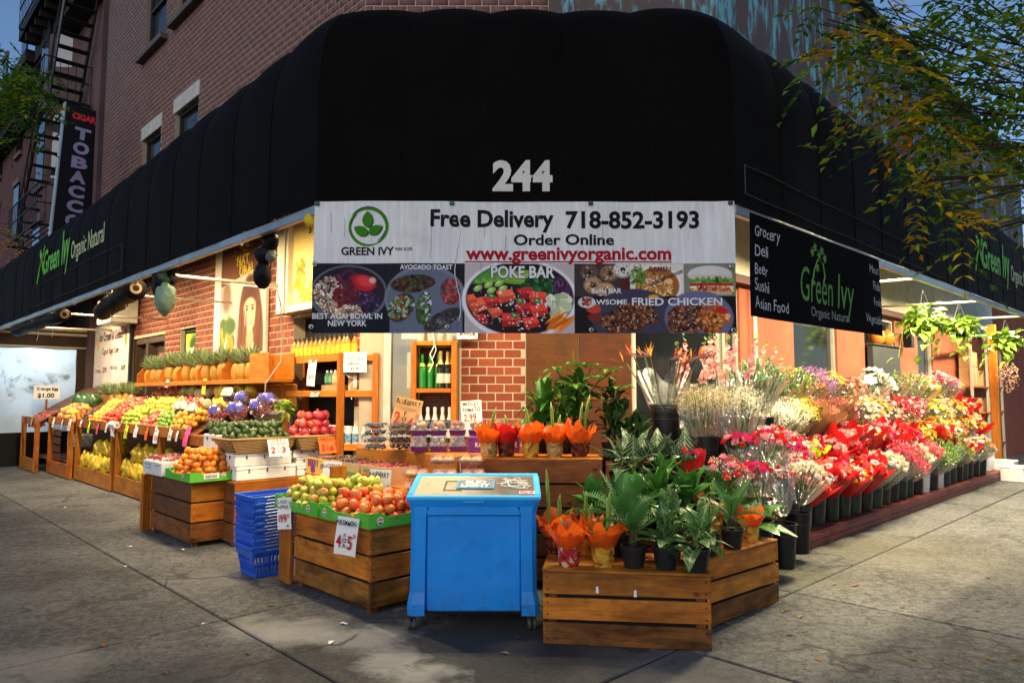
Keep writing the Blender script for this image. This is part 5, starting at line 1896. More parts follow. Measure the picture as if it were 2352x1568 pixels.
# ---------------------------------------------------------------- slatted crates
def crate(name, label, loc, rz, lx, ly, h, nslat=3, top=True, group=None, mats=(W_CRATE, W_CRATE), foot=.05, gap=.018, topmat=None):
 """local x 0..lx, y 0..ly, four slatted sides, feet, top boards"""
 t = thing(name, label, 'crate', loc, rz, group)
 sl = (h - foot - gap * (nslat - 1)) / nslat
 th = .022
 for k in range(nslat):
  z = foot + sl / 2 + k * (sl + gap)
  m0, m1 = (W_GRIME, W_GRIME) if k == 0 and h < .7 else mats
  plank(t, lx, th, sl, (lx / 2, th / 2, z), mat=m0)
  plank(t, lx, th, sl, (lx / 2, ly - th / 2, z), mat=mats[0])
  plank(t, ly - 2 * th - .004, th, sl, (th / 2, ly / 2, z), (0, 0, math.pi / 2), mat=m1)
  plank(t, ly - 2 * th - .004, th, sl, (lx - th / 2, ly / 2, z), (0, 0, math.pi / 2), mat=mats[1])
 for x in (.06, lx - .06):
  for y in (.06, ly - .06):
   plank(t, h - .03, .06, .06, (x, y, (h - .03) / 2), (0, math.pi / 2, 0), W_DARK, 'post')
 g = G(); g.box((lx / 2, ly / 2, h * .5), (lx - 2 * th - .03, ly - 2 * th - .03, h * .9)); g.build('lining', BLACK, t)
 if top:
  n = max(2, round(ly / .16))
  for i in range(n):
   w = ly / n
   plank(t, lx + .01, w - .004, .02, (lx / 2, w * (i + .5), h + .011), mat=topmat or mats[0], name='top_board')
 g = G()
 for k in range(nslat):
  z = foot + sl / 2 + k * (sl + gap)
  for x in (.03, lx - .03):
   for dz in (-sl * .28, sl * .28):
    g.lathe([(.0065, 0), (.005, .003)], 6, (x, -.001, z + dz), (0, -1, 0))
    g.lathe([(.005, 0), (.004, .003)], 6, (-.001, x * ly / lx, z + dz), (-1, 0, 0))
 g.build('nail_heads', plain('dark nail', (.02, .016, .012), .6), t)
 return t


# local frame of left crates: x along LV reversed? -> use street frame: local x = RV, y = LV
def fr(a, b, z): return W(a, b, z)


# centre crate with apples and persimmons
cc = crate('wooden_crate', 'slatted wooden crate under the green cartons of lady apples and persimmons', W(2.91, 4.47), TH, .72, 1.16, .60, 3)
for i, bb in enumerate((5.69, 5.81)):
 plank(cc, .62, .11, .03, (-.01 + .016 * i, bb - 4.47 + .02, .315), (0, math.pi / 2, 0), W_ORANGE, 'end_board')
 cc.children[-1].rotation_euler = (math.pi / 2, math.pi / 2, 0)
# left crate with tangerines
lc = crate('wooden_crate', 'slatted wooden crate under the green carton of tangerines', W(2.82, 7.72), TH, .56, 1.28, .66, 3, mats=(W_ORANGE, W_DARK))
for i, bb in enumerate((9.07, 9.19)):
 o = plank(lc, .66, .11, .03, (-.01 + .016 * i, bb - 7.72, .33), (math.pi / 2, math.pi / 2, 0), W_ORANGE, 'end_board')

GCARD = plain('green printed carton', (.09, .42, .035), .5, var=.08)
GCARD_IN = plain('carton inside board', (.40, .30, .16), .8)


def carton(name, label, loc, rz, lx, ly, h, words=(), notch=True, mat=GCARD):
 t = thing(name, label, 'carton', loc, rz)
 g = G()
 # walls with dipped upper edge
 def wall(p0, p1, inn):
  n = 12
  d = (p1 - p0)
  vs = []
  for i in range(n + 1):
   s = i / n
   dip = 0.0
   if notch and .2 < s < .8: dip = .3 if .28 < s < .72 else .15
   vs.append((p0 + d * s, h * (1 - dip)))
  for i in range(n):
   (a, za), (b, zb) = vs[i], vs[i + 1]
   g.quad([a, b, b + Vector((0, 0, zb)), a + Vector((0, 0, za))])
   g.quad([a + inn, a + inn + Vector((0, 0, za)), b + inn + Vector((0, 0, zb)), b + inn])
   g.quad([a + Vector((0, 0, za)), b + Vector((0, 0, zb)), b + inn + Vector((0, 0, zb)), a + inn + Vector((0, 0, za))])
 A, B, C, D = Vector((0, 0, 0)), Vector((lx, 0, 0)), Vector((lx, ly, 0)), Vector((0, ly, 0))
 e = .006
 wall(A, B, Vector((0, e, 0))); wall(B, C, Vector((-e, 0, 0))); wall(C, D, Vector((0, -e, 0))); wall(D, A, Vector((e, 0, 0)))
 g.build('walls', mat, t)
 g = G(); g.box((lx / 2, ly / 2, .006), (lx - .02, ly - .02, .008)); g.build('floor_board', GCARD_IN, t)
 return t


def roundel(t, loc, rot, r=.03):
 """white disc with an orange sun above a blue green field"""
 for (rr, z, m) in ((r, 0, PAPER), (r * .8, .001, plain('roundel blue', (.02, .10, .22), .5, var=0))):
  g = G(); g.lathe([(rr, 0), (rr * .98, .0008)], 18); o = g.build('roundel', m, t); o.location = Vector(loc) + Euler(rot).to_matrix() @ Vector((0, 0, z)); o.rotation_euler = rot
 g = G(); g.quad([(0, 0, 0)] + [(r * .78 * math.cos(R_(a)), r * .78 * math.sin(R_(a)), 0) for a in range(0, 181, 20)])
 o = g.build('roundel_sun', plain('roundel orange', (.75, .22, .02), .5, var=0), t); o.location = Vector(loc) + Euler(rot).to_matrix() @ Vector((0, 0, .0026)); o.rotation_euler = rot
 g = G(); g.box((0, 0, 0), (r * 1.5, r * .3, .0006)); o = g.build('roundel_band', PAPER, t); o.location = Vector(loc) + Euler(rot).to_matrix() @ Vector((0, -r * .12, .003)); o.rotation_euler = rot


# cartons stand with their long green side along the left street
ZC = .625
rA = (math.pi / 2, 0, -math.pi / 2)        # print on the side facing -x (the left street)
rB = (math.pi / 2, 0, 0)                   # print on the side facing -y
c1 = carton('green_carton', 'green tomato carton heaped with persimmons on the centre crate', W(2.87, 4.44, ZC), TH, .52, .70, .11)
c2 = carton('green_carton', 'green carton heaped with small yellow green apples on the centre crate', W(2.86, 5.16, ZC), TH, .52, .74, .11)
text(c1, 'TOMATOES', .058, plain('pale green print', (.45, .62, .35), .6, var=0), (-.0025, .36, .018), rA, width=.27)
for t, y in ((c1, .60), (c1, .62), (c2, .10), (c2, .64)): pass
roundel(c1, (-.003, .62, .055), rA); roundel(c1, (.1, -.003, .05), rB); roundel(c2, (-.003, .67, .055), rA); roundel(c2, (-.003, .15, .055), rA)
text(c2, 'GREENHOUSE', .03, plain('pale green print', (.45, .62, .35), .6), (-.0025, .42, .045), rA, width=.2)
flat = lambda z: (lambda u, v: z)
heap(fr, PERSI, 'persimmon', 'ripe orange persimmon heaped in the green tomato carton', 'persimmon', 'persimmons in the green carton', 2.88, 3.38, 4.45, 5.13, .045, flat(ZC + .02), 3, .85)
heap(fr, APPLE_Y, 'lady_apple', 'small yellow green apple heaped in the green carton', 'apple', 'lady apples in the green carton', 2.87, 3.37, 5.22, 5.88, .039, flat(ZC + .02), 4, .8)
heap(fr, PEAR_Y, 'pear', 'small green pear at the back of the apple carton', 'pear', 'pears beside the lady apples', 3.18, 3.42, 4.95, 5.35, .037, flat(ZC + .06), 4, .4)
c3 = carton('green_carton', 'green carton heaped with tangerines on the left crate', W(2.76, 7.62, .685), TH, .52, .74, .10)
roundel(c3, (-.003, .2, .05), rA, .026); roundel(c3, (.35, -.003, .06), rB, .026)
g = G(); g.box((.22, -.004, .055), (.16, .002, .055)); g.build('barcode_label', PAPER, c3)
g = G()
for i in range(14): g.box((.16 + i * .009, -.0065, .052), (.003 if i % 3 else .005, .001, .032))
g.build('barcode', INK, c3)
heap(fr, TANG, 'tangerine', 'glossy orange tangerine heaped in the green carton on the left crate', 'tangerine', 'tangerines in the green carton', 2.79, 3.26, 7.66, 8.34, .041, flat(.70), 5, .6)
# white berry box with strawberry packs beside the tangerines
wb_ = thing('white_carton', 'white printed carton of strawberry packs beside the tangerines', 'carton', W(2.74, 8.42, .685), TH)
g = G(); g.box((.2, .31, .075), (.4, .62, .15), ch=.003); g.build('box', plain('white carton board', (.66, .66, .66), .6), wb_)
for (y, z, s, w) in ((.45, .10, 'FRESH BERRIES', .22), (.45, .06, 'PRODUCE', .18), (.14, .10, '2.99', .16)): text(wb_, s, .035, plain('grey blue print', (.12, .15, .22), .7), (-.003, y, z), rA, width=w)
CLAM = clear('clear clamshell plastic', (.97, .98, .98), .35, .08)


def clamshell(name, label, cat, loc, rz, lx, ly, h, fill, base=None, group=None, tilt=0.0):
 """clear box with rolled rim, an optional coloured base and its filling"""
 t = thing(name, label, cat, loc, rz, group)
 g = G()
 i = .012
 lo = [(i, i, 0), (lx - i, i, 0), (lx - i, ly - i, 0), (i, ly - i, 0)]
 rm_ = .34 if base else .5
 md = [(0, 0, h * rm_), (lx, 0, h * rm_), (lx, ly, h * rm_), (0, ly, h * rm_)]
 up = [(i, i, h), (lx - i, i, h), (lx - i, ly - i, h), (i, ly - i, h)]
 n = g.add(lo + md + up, [])
 gb = G()
 for k in range(4):
  j = (k + 1) % 4
  (gb if base else g).quad([lo[k], lo[j], md[j], md[k]])
  g.quad([md[k], md[j], up[j], up[k]])
 g.quad(up)
 e = .012
 for (a, b) in (((-e, -e), (lx + e, 0)), ((-e, ly), (lx + e, ly + e)), ((-e, 0), (0, ly)), ((lx, 0), (lx + e, ly))):
  g.box(((a[0] + b[0]) / 2, (a[1] + b[1]) / 2, h * rm_), (abs(b[0] - a[0]), abs(b[1] - a[1]), .004))
 for k in range(5):
  x = lx * (k + .5) / 5
  g.box((x, -.001, h * .75), (.004, .004, h * .4)); g.box((x, -.001, h * .25), (.004, .004, h * .4))
 g.build('shell', CLAM, t)
 if base: gb.quad(lo); gb.build('base_tray', base, t)
 fill(t)
 return t


def fill_balls(lx, ly, h, r, cols, n, mat):
 def f(t):
  g = G()
  for _ in range(n):
   g.col = random.choice(cols)
   jj = random.uniform(.8, 1.2)
   g.col = tuple(c * jj for c in g.col)
   g.ball((random.uniform(r + .01, lx - r - .01), random.uniform(r + .01, ly - r - .01), random.uniform(r + .003, h - r - .003)), r * random.uniform(.85, 1.15), 7, 5)
  o = g.build('berries', mat, t, smooth=True)
  o['kind'] = 'stuff'
 return f


BERRYM = plain('berry skins', (1, 1, 1), .3, attr=True, var=.15)
sb = clamshell('strawberry_pack', 'clear strawberry pack on the white carton', 'fruit pack', W(2.76, 8.46, .836), TH, .36, .54, .06, fill_balls(.36, .54, .06, .02, [(.50, .03, .03), (.60, .06, .05), (.35, .02, .02)], 70, BERRYM))

# price signs at the crates
price('price_sign', 'hand lettered lady apple price sign on the green carton', W(2.835, 5.68, .73), rotA * .55, .15, .26, [('LADY', .15, 0, .17, INK, .62), ('APPLE', .15, 0, .34, INK, .8), ('199', .36, -.08, .76, RED_INK, .55), ('c', .2, .34, .62, RED_INK, None), ('LB', .1, .25, .92, INK, None)], tilt=R_(-6), curl=.012)
price('price_sign', 'hand lettered persimmon price sign four for five', W(2.80, 4.60, .70), rotA * .5, .19, .27, two_for('4', 'FOR', '5', 'PERSIMMON'), tilt=R_(4), curl=.012)

# ---------------------------------------------------------------- styrofoam boxes and baskets at the end of the stands
STY = plain('styrofoam', (.74, .73, .70), .75, var=.06, bump=.25, bscale=120)
BB = 7.5


def styro(label, a0, a1, b0, b1, z, h):
 t = thing('styrofoam_box', label, 'foam box', W(a0, b0, z), TH)
 lx, ly = a1 - a0, b1 - b0
 g = G(); g.box((lx / 2, ly / 2, h * .36), (lx, ly, h * .72), ch=.008); g.build('body', STY, t)
 g = G(); g.box((lx / 2, ly / 2, h * .86), (lx + .004, ly + .004, h * .27), ch=.008); g.build('lid', STY, t)
 g = G()
 for s in (.2, .5, .8): g.box((lx * s, -.003, h * .7), (.014, .012, h * .28))
 for s in (.3, .7): g.box((-.003, ly * s, h * .7), (.012, .014, h * .28))
 g.build('notches', plain('foam notch shade', (.12, .11, .10), .9), t)
 return t


zb = .675
styro('lower white styrofoam box under the avocado basket', 3.20, 3.88, BB, BB + .42, zb, .145)
styro('upper white styrofoam box under the avocado basket', 3.18, 3.83, BB + .01, BB + .42, zb + .147, .145)
styro('lower white styrofoam box under the pomegranate basket', 3.90, 4.36, BB, BB + .42, zb, .10)
styro('middle white styrofoam box under the pomegranate basket', 3.89, 4.36, BB + .01, BB + .42, zb + .102, .10)
styro('upper white styrofoam box under the pomegranate basket', 3.85, 4.34, BB + .005, BB + .42, zb + .204, .09)
styro('white styrofoam box standing behind the avocado basket', 3.22, 3.62, 8.1, 8.5, .98, .16)
tb = thing('display_table', 'stained wooden table under the white foam boxes', 'table', W(3.16, 7.44), TH)
for k in range(3): plank(tb, 1.24, .022, .19, (.62, .011, .55 - k * .21), mat=W_ORANGE)
plank(tb, 1.26, .62, .024, (.62, .32, .66), mat=W_ORANGE, name='top_board')
for x in (.04, 1.2): plank(tb, .64, .06, .06, (x, .06, .32), (0, math.pi / 2, 0), W_DARK, 'leg')
for k in range(3): plank(tb, .6, .022, .19, (.011, .34, .55 - k * .21), (0, 0, math.pi / 2), W_DARK)


def make_wicker():
 k = NT('wicker'); v = k.objvec(rand=False)
 mp = k.n('ShaderNodeMapping'); k.set(mp, 'Vector', v); mp.inputs['Scale'].default_value = (1, 1, 1)
 wv = k.n('ShaderNodeTexBrick'); k.set(wv, 'Vector', v)
 c = k.mix(k.noise(v, 30, 4, .7), (.20, .10, .032), (.42, .25, .09))
 k.base(c); k.bsdf.inputs['Roughness'].default_value = .55
 return k.mat


WICK = make_wicker()


def wicker_basket(label, loc, rz, lx, ly, h, flare=.09):
 t = thing('wicker_basket', label, 'basket', loc, rz)
 rows = 9
 for k in range(rows):
  f = (k + .5) / rows
  e = flare * f
  z = h * f
  x0, x1, y0, y1 = -e, lx + e, -e * .6, ly + e * .6
  pts = []
  def seg(p, q, n, ph):
   for i in range(n):
    s = i / n
    w = .004 * (1 if (i + k) % 2 else -1)
    d = Vector((q[1] - p[1], p[0] - q[0], 0)).normalized()
    pts.append(Vector((p[0] + (q[0] - p[0]) * s, p[1] + (q[1] - p[1]) * s, z)) + d * w)
  nx, ny = int(lx / .022), int(ly / .022)
  seg((x0, y0), (x1, y0), nx, 0); seg((x1, y0), (x1, y1), ny, 0); seg((x1, y1), (x0, y1), nx, 0); seg((x0, y1), (x0, y0), ny, 0)
  pts.append(pts[0])
  g = G(); g.tube(pts, h / rows * .56, 5, cap=False); g.build('weave_row', WICK, t, smooth=True)
 g = G(); e = flare
 ring = [(-e, -e * .6, h), (lx + e, -e * .6, h), (lx + e, ly + e * .6, h), (-e, ly + e * .6, h), (-e, -e * .6, h)]
 g.tube([Vector(p) for p in ring], .014, 8); g.build('rim', WICK, t, smooth=True)
 g = G(); g.box((lx / 2, ly / 2, .01), (lx, ly, .02)); g.build('floor', WICK, t)
 return t


wicker_basket('wicker basket heaped with avocados on the foam boxes', W(3.18, BB - .01, zb + .293), TH, .60, .36, .15)
wicker_basket('wicker basket heaped with pomegranates on the foam boxes', W(3.90, BB - .06, zb + .296), TH, .46, .36, .15, .07)
heap(fr, AVO, 'avocado', 'dark green avocado heaped in the wicker basket', 'avocado', 'avocados in the wicker basket', 3.12, 3.84, BB - .03, BB + .42, .042, flat(zb + .36), 4, .8)
heap(fr, AVO, 'avocado', 'dark green avocado in the white foam box behind the basket', 'avocado', 'avocados behind the basket', 3.2, 3.62, 8.1, 8.45, .042, flat(1.13), 2, .4)
heap(fr, POME, 'pomegranate', 'shiny red pomegranate heaped in the wicker basket', 'pomegranate', 'pomegranates in the wicker basket', 3.82, 4.46, BB - .08, BB + .36, .058, flat(zb + .36), 4, .75)
price('price_sign', 'white hass avocado price sign on the wicker basket', W(3.60, BB - .11, zb + .435), TH, .24, .19, two_for('2', 'FOR', '3', 'HASS AVOCADO', True), lean=R_(-14))
price('price_sign', 'orange pomegranate price sign on the wicker basket', W(4.18, BB - .14, zb + .435), TH, .22, .19, two_for('2', 'FOR', '6', 'POMEGRANATE'), ORPAPER, lean=R_(-12))
price('price_sign', 'small fuji apple price sign left of the avocado basket', W(3.1, 8.3, .99), TH, .2, .24, two_for('3', 'FOR', '5', 'FUJI'), lean=R_(-5))

# ---------------------------------------------------------------- long fruit stands along the left facade
AF, AB_ = 3.5, 4.22
fs_z = lambda a: 1.06 + (a - AF) * .62


def stand(label, b0, b1, af, bays, zt=1.14):
 t = thing('fruit_stand', label, 'fruit stand', (0, 0, 0))
 L_ = b1 - b0
 rl_ = (0, 0, math.atan2(LV[1], LV[0]))

 def pk(l, w, th, loc, rot=(0, 0, 0), mat=W_ORANGE, name='plank'):
  o = plank(t, l, w, th, loc, rot, mat, name); return o
 pk(L_, .024, .15, W(af, (b0 + b1) / 2, zt - .075), rl_, name='front_board')
 pk(L_, .024, .26, W(af, (b0 + b1) / 2, .15), rl_, name='kick_board')
 n = 5
 for i in range(n):
  aa = af + .05 + (4.3 - af) * (i + .5) / n
  o = pk(L_ - .02, (4.3 - af) / n * 1.12, .02, W(aa, (b0 + b1) / 2, zt - .14 + (aa - af) * .62), (0, 0, 0), W_DARK, 'slope_board')
  m = Matrix.Rotation(math.atan2(LV[1], LV[0]), 4, 'Z') @ Matrix.Rotation(-math.atan(.62), 4, 'X')
  o.rotation_euler = m.to_euler()
 for b in bays: o = pk(1.02, .09, .06, W(af + .035, b, .52), (0, math.pi / 2, rl_[2]), name='post')
 g = G(); g.box(W(4.3, (b0 + b1) / 2, .7), (L_, .02, 1.4), rotL); g.build('back_panel', W_DARK, t)
 g = G(); g.box(W((af + 4.3) / 2, (b0 + b1) / 2, .27), (L_ - .02, .7, .02), rotL); g.build('shelf', W_DARK, t)
 return t


stand('long orange stand with yellow bags below the oranges and apples', 9.75, 13.0, 3.5, (9.8, 10.9, 12.95))
stand('orange stand with yellow bags nearest the plastic roll', 13.02, 15.4, 3.46, (13.07, 15.35))
stand('orange stand with stacked water packs under the mangoes', 15.42, 17.15, 3.36, (15.47, 17.1), 1.15)
stand('small orange stand at the far end beside the plastic vestibule', 17.17, 18.6, 3.14, (17.22, 18.55), 1.13)
bz = lambda u, v: fs_z(u)
F_ = lambda u, v, z: W(u, v, z)


def bin_(me, name, label, cat, u0, u1, v0, v1, r, layers=2):
 heap(F_, me, name, label, cat, label.split(' ', 1)[1] if False else f'{cat} display {label[:28]}', u0, u1, v0, v1, r, bz, layers, .5)


def divider(b, u0=3.5, u1=3.86): pass


bin_(ORANGE, 'orange', 'pale orange in the near bin of the long stand', 'orange', 3.52, 3.84, 9.9, 10.62, .042, 3)
bin_(LIME, 'lime', 'green lime in the bin beside the oranges', 'lime', 3.52, 3.80, 10.64, 11.25, .028, 4)
bin_(APPLE_R, 'red_apple', 'rosy apple in the front bin beside the limes', 'apple', 3.52, 3.84, 11.27, 12.0, .038, 2)
bin_(APPLE_G, 'green_apple', 'bright green apple in the front bin past the rosy apples', 'apple', 3.52, 3.86, 12.02, 12.95, .038, 3)
bin_(TOMATO, 'tomato', 'red tomato in the front bin above the plastic roll', 'tomato', 3.5, 3.8, 13.05, 14.0, .036, 3)
bin_(PLUM, 'plum', 'dark plum in the bin past the tomatoes', 'plum', 3.5, 3.75, 14.9, 15.3, .030, 3)
bin_(ORANGE, 'orange', 'orange in the bin between tomatoes and plums', 'orange', 3.5, 3.78, 14.05, 14.85, .042, 2)
bin_(MANGO, 'mango', 'yellow red mango in the bin above the water packs', 'mango', 3.42, 3.8, 15.5, 17.0, .045, 3)
bin_(TOMATO, 'tomato', 'dark red tomato on the small far stand', 'tomato', 3.2, 3.6, 17.3, 18.4, .036, 3)
bin_(APPLE_YL, 'yellow_apple', 'yellow apple in the middle row of the long stand', 'apple', 3.84, 4.12, 11.5, 13.0, .038, 3)
bin_(APPLE_R, 'red_apple', 'rosy apple in the middle row behind the oranges', 'apple', 3.86, 4.12, 10.6, 11.48, .038, 3)
bin_(APPLE_R, 'red_apple', 'rosy apple in the middle row behind the tomatoes', 'apple', 3.82, 4.15, 13.05, 14.4, .038, 2)
bin_(APPLE_YL, 'yellow_apple', 'yellow pear apple in the back row by the far pineapples', 'apple', 3.82, 4.1, 14.5, 15.3, .038, 2)
heap(F_, MELON_Y, 'yellow_melon', 'yellow melon in the back row below the pineapple shelf', 'melon', 'yellow melons', 3.98, 4.25, 9.15, 10.35, .085, bz, 2, .4)
heap(F_, MELON_T, 'cantaloupe', 'tan cantaloupe in the back row beside the yellow melons', 'melon', 'cantaloupes', 3.98, 4.25, 10.4, 11.1, .085, bz, 2, .4)
heap(F_, MELON_G, 'green_melon', 'olive striped melon past the cantaloupes', 'melon', 'olive melons', 4.0, 4.25, 11.15, 11.75, .085, bz, 2, .3)
heap(F_, APPLE_R, 'red_apple', 'bagged red apple in the back row under the pineapples', 'apple', 'bagged red apples', 4.1, 4.3, 11.9, 13.4, .038, bz, 3, .3)
heap(F_, WMELON, 'watermelon', 'dark green watermelon at the far end of the stands', 'watermelon', 'watermelons', 3.8, 4.2, 15.9, 17.3, .14, bz, 1, .4)

# grape bags at the near end of the long stand
GRAPE = plain('grape skins', (1, 1, 1), .25, attr=True, var=.1)
BAGP = clear('clear bag plastic', (.95, .95, .98), .5, .15, .6)
BAGB = plain('blue printed bag', (.055, .05, .26), .25, var=.3, scale=9)
BAGG = plain('white green printed bag', (.45, .55, .40), .25, var=.4, scale=9)


def grape_bag(label, loc, rz, cols, band, s=1.0):
 t = thing('grape_bag', label, 'grape bag', loc, rz)
 g = G()
 for _ in range(60):
  g.col = tuple(c * random.uniform(.7, 1.25) for c in random.choice(cols))
  x, y = random.gauss(0, .06), random.gauss(0, .035)
  z = .018 + abs(random.gauss(0, .035))
  g.ball((x * s, y * s, z * s), .013 * s, 7, 5)
 o = g.build('grapes', GRAPE, t, smooth=True); o['kind'] = 'stuff'
 g = G()
 n, m = 14, 5
 def f(q, e):
  x = (q - .5) * .25; z = .075 + e * .085
  y = -.085 * math.sqrt(max(.03, 1 - (x / .14) ** 2 - ((z - .07) / .11) ** 2)) - .006 + .006 * math.sin(q * 19 + e * 5)
  return (x * s, y * s, z * s)
 for i in range(n):
  for j in range(m): g.quad([f(i / n, j / m), f((i + 1) / n, j / m), f((i + 1) / n, (j + 1) / m), f(i / n, (j + 1) / m)])
 g.build('printed_band', band, t, smooth=True)
 g = G(); g.ball((0, 0, .07 * s), .135 * s, 14, 9, (1, .6, .75), rough=.04); g.build('bag', BAGP, t, smooth=True)
 return t


RG, PG, GG = [(.22, .04, .06), (.30, .06, .08), (.14, .03, .05)], [(.06, .02, .06), (.10, .03, .08)], [(.38, .48, .10), (.46, .52, .16)]
k = 0
for (px, py, cols, band, lab) in ((420, 945, RG, BAGG, 'red grapes with white green print nearest the oranges'), (450, 950, GG, BAGG, 'green grapes'), (500, 955, RG, BAGB, 'red grapes with blue band at the front'), (545, 950, RG, BAGB, 'red grapes with blue band in the middle'),
                                  (595, 945, RG, BAGB, 'red grapes with blue band beside the avocados'), (560, 925, PG, BAGB, 'black grapes behind the red ones'), (615, 930, RG, BAGB, 'red grapes nearest the pomegranates'), (530, 915, PG, BAGG, 'black grapes with silver print on the top row')):
 P = onA(px, py, 3.72 if py > 935 else 3.95)
 grape_bag('plastic bag of ' + lab, P - Vector((0, 0, .05)), rotA + random.uniform(-.3, .3), cols, band, 1.25)
g = G(); g.box(W(3.85, 9.05, 1.04), (1.35, .75, .05), rotL); g.box(W(3.48, 9.05, 1.0), (1.35, .03, .12), rotL)
t = g.build('grape_shelf', W_ORANGE); tag(t, 'orange shelf board under the grape bags', 'shelf')
g = G()
for b in (8.45, 9.65): g.box(W(3.5, b, .5), (.06, .06, 1.0), rotL)
o = g.build('leg', W_DARK); o.parent = t
# lettuce behind the pomegranates
LETT = onA(655, 938, 4.05)

# price tags along the front boards
i = 0
for (px, col, nm, w, h) in ((410, PAPER, 'white', .11, .17), (394, PAPER, 'white', .11, .17), (362, PAPER, 'white', .13, .24), (340, ORPAPER, 'orange', .13, .21), (315, PAPER, 'white', .12, .19), (293, LIMEPAPER, 'lime yellow', .15, .23),
       (265, PINKPAPER, 'pink', .14, .16), (247, PAPER, 'white', .11, .17), (227, PINKPAPER, 'pink', .13, .22), (207, LIMEPAPER, 'lime yellow', .12, .22), (188, PAPER, 'white', .10, .13),
       (162, PAPER, 'white', .12, .22), (145, PAPER, 'white', .12, .2), (125, PAPER, 'white', .12, .2), (105, PAPER, 'white', .12, .18), (58, PINKPAPER, 'pink', .13, .18), (75, PAPER, 'white', .11, .18)):
 af = 3.5 if px > 255 else 3.46 if px > 178 else 3.36 if px > 95 else 3.14
 P = onA(px, 960, af - .02)
 P.z = 1.13 if px > 178 else 1.14
 price('price_tag', f'{nm} price tag, {ORD[i]} from the near end along the fruit stands', P, rotA + random.uniform(-.15, .15), w, h,
          [(random.choice(['PEAR', 'GALA', 'LIME', 'FUJI', 'PLUM', 'MANGO', 'NAVEL']), .2, 0, .3, INK, .7), (random.choice(['2', '3', '1']), .4, -.12, .78, RED_INK, None), (random.choice(['5', '99', '2']), .35, .2, .78, RED_INK, None)], col, lean=R_(-4))
 i += 1
price('price_sign', 'pink paper sign hanging below the near end of the stand', onA(432, 980, 3.46), rotA, .16, .26, [('RED GRAPE', .16, 0, .2, INK, .8), ('2.99', .3, 0, .6, RED_INK, .6)], PINKPAPER, curl=.03)
price('price_sign', 'yellow paper sign on the pineapple shelf', onA(470, 870, 3.93), rotA, .13, .22, [('MELON', .2, 0, .3, INK, .8), ('3.99', .3, 0, .7, RED_INK, .6)], YELPAPER)
price('price_sign', 'white paper slip at the far end of the pineapple shelf', onA(385, 872, 3.93), rotA, .12, .12, [('PINE', .3, 0, .6, INK, .6)], PAPER)

# yellow produce bags under the stands
YBAG = plain('yellow wrapped plantain bag', (.55, .36, .02), .35, var=.45, scale=16, rand=.15)
i = 0
for (b0, b1, n, af) in ((10.95, 12.9, 13, 3.5), (13.2, 15.2, 12, 3.46)):
 for q in range(n):
  b = b0 + (b1 - b0) * (q % 7 + .5) / 7
  z = .38 + .24 * (q // 7)
  t = thing('yellow_bag', f'wrinkled yellow produce bag on the floor shelf of the ' + ('long near' if af == 3.5 else 'middle') + ' stand', 'bag', W(af + .12 + .1 * (q // 7) + random.uniform(-.03, .03), b + random.uniform(-.05, .05), z), random.uniform(0, 6), 'yellow bags under ' + str(af))
  crumple('sack', t, (0, 0, 0), .15, (.75, .75, 1.0), YBAG, 50 + i, 16, 12, .5); i += 1
# water packs under the third stand and crate slats beside them
for q in range(4):
 t = thing('bottle_pack', f'{"lower" if q < 2 else "upper"} shrink wrapped drink pack, {"near" if q % 2 else "far"} one under the mango stand', 'drink pack', W(3.5, 15.55 + .36 * (q % 2), .28 + .3 * (q // 2)), TH)
 g = G(); g.box((.15, .16, .13), (.3, .32, .25), ch=.02); g.build('wrap', plain('pack print %d' % (q // 2), ((.03, .03, .035), (.45, .42, .38))[q // 2], .25, var=.5, scale=14), t)
t = thing('slat_crate', 'weathered slat crate tucked under the mango stand', 'crate', W(3.42, 16.35, .27), TH)
for q in range(4): plank(t, .6, .02, .13, (.0, .32, .08 + q * .16), (0, 0, math.pi / 2), W_DARK)
# roll of plastic produce bags on a wire
P = onA(262, 975, 3.40)
t = thing('bag_roll', 'white roll of produce bags on a wire below the lime tags', 'bag roll', P, rotA)
g = G(); g.lathe([(.055, -.16), (.055, .16)], 16, (0, 0, 0), (1, .0, .0)); g.build('roll', plain('white film roll', (.66, .66, .64), .3), t, smooth=True, auto=40)
g = G(); g.lathe([(.02, -.17), (.02, .17)], 10, (0, 0, 0), (1, 0, 0)); g.build('core', KRAFT, t)
g = G(); g.tube([(-.18, 0, 0), (.34, .05, .05)], .006, 5); g.build('wire', GREY_METAL, t)
g = G(); g.quad([(.0, -.05, -.02), (.15, -.05, -.02), (.17, -.03, -.19), (.06, -.06, -.17)]); g.build('loose_film', clear('film', (.9, .9, .92), .6, .2, .5, .35), t)

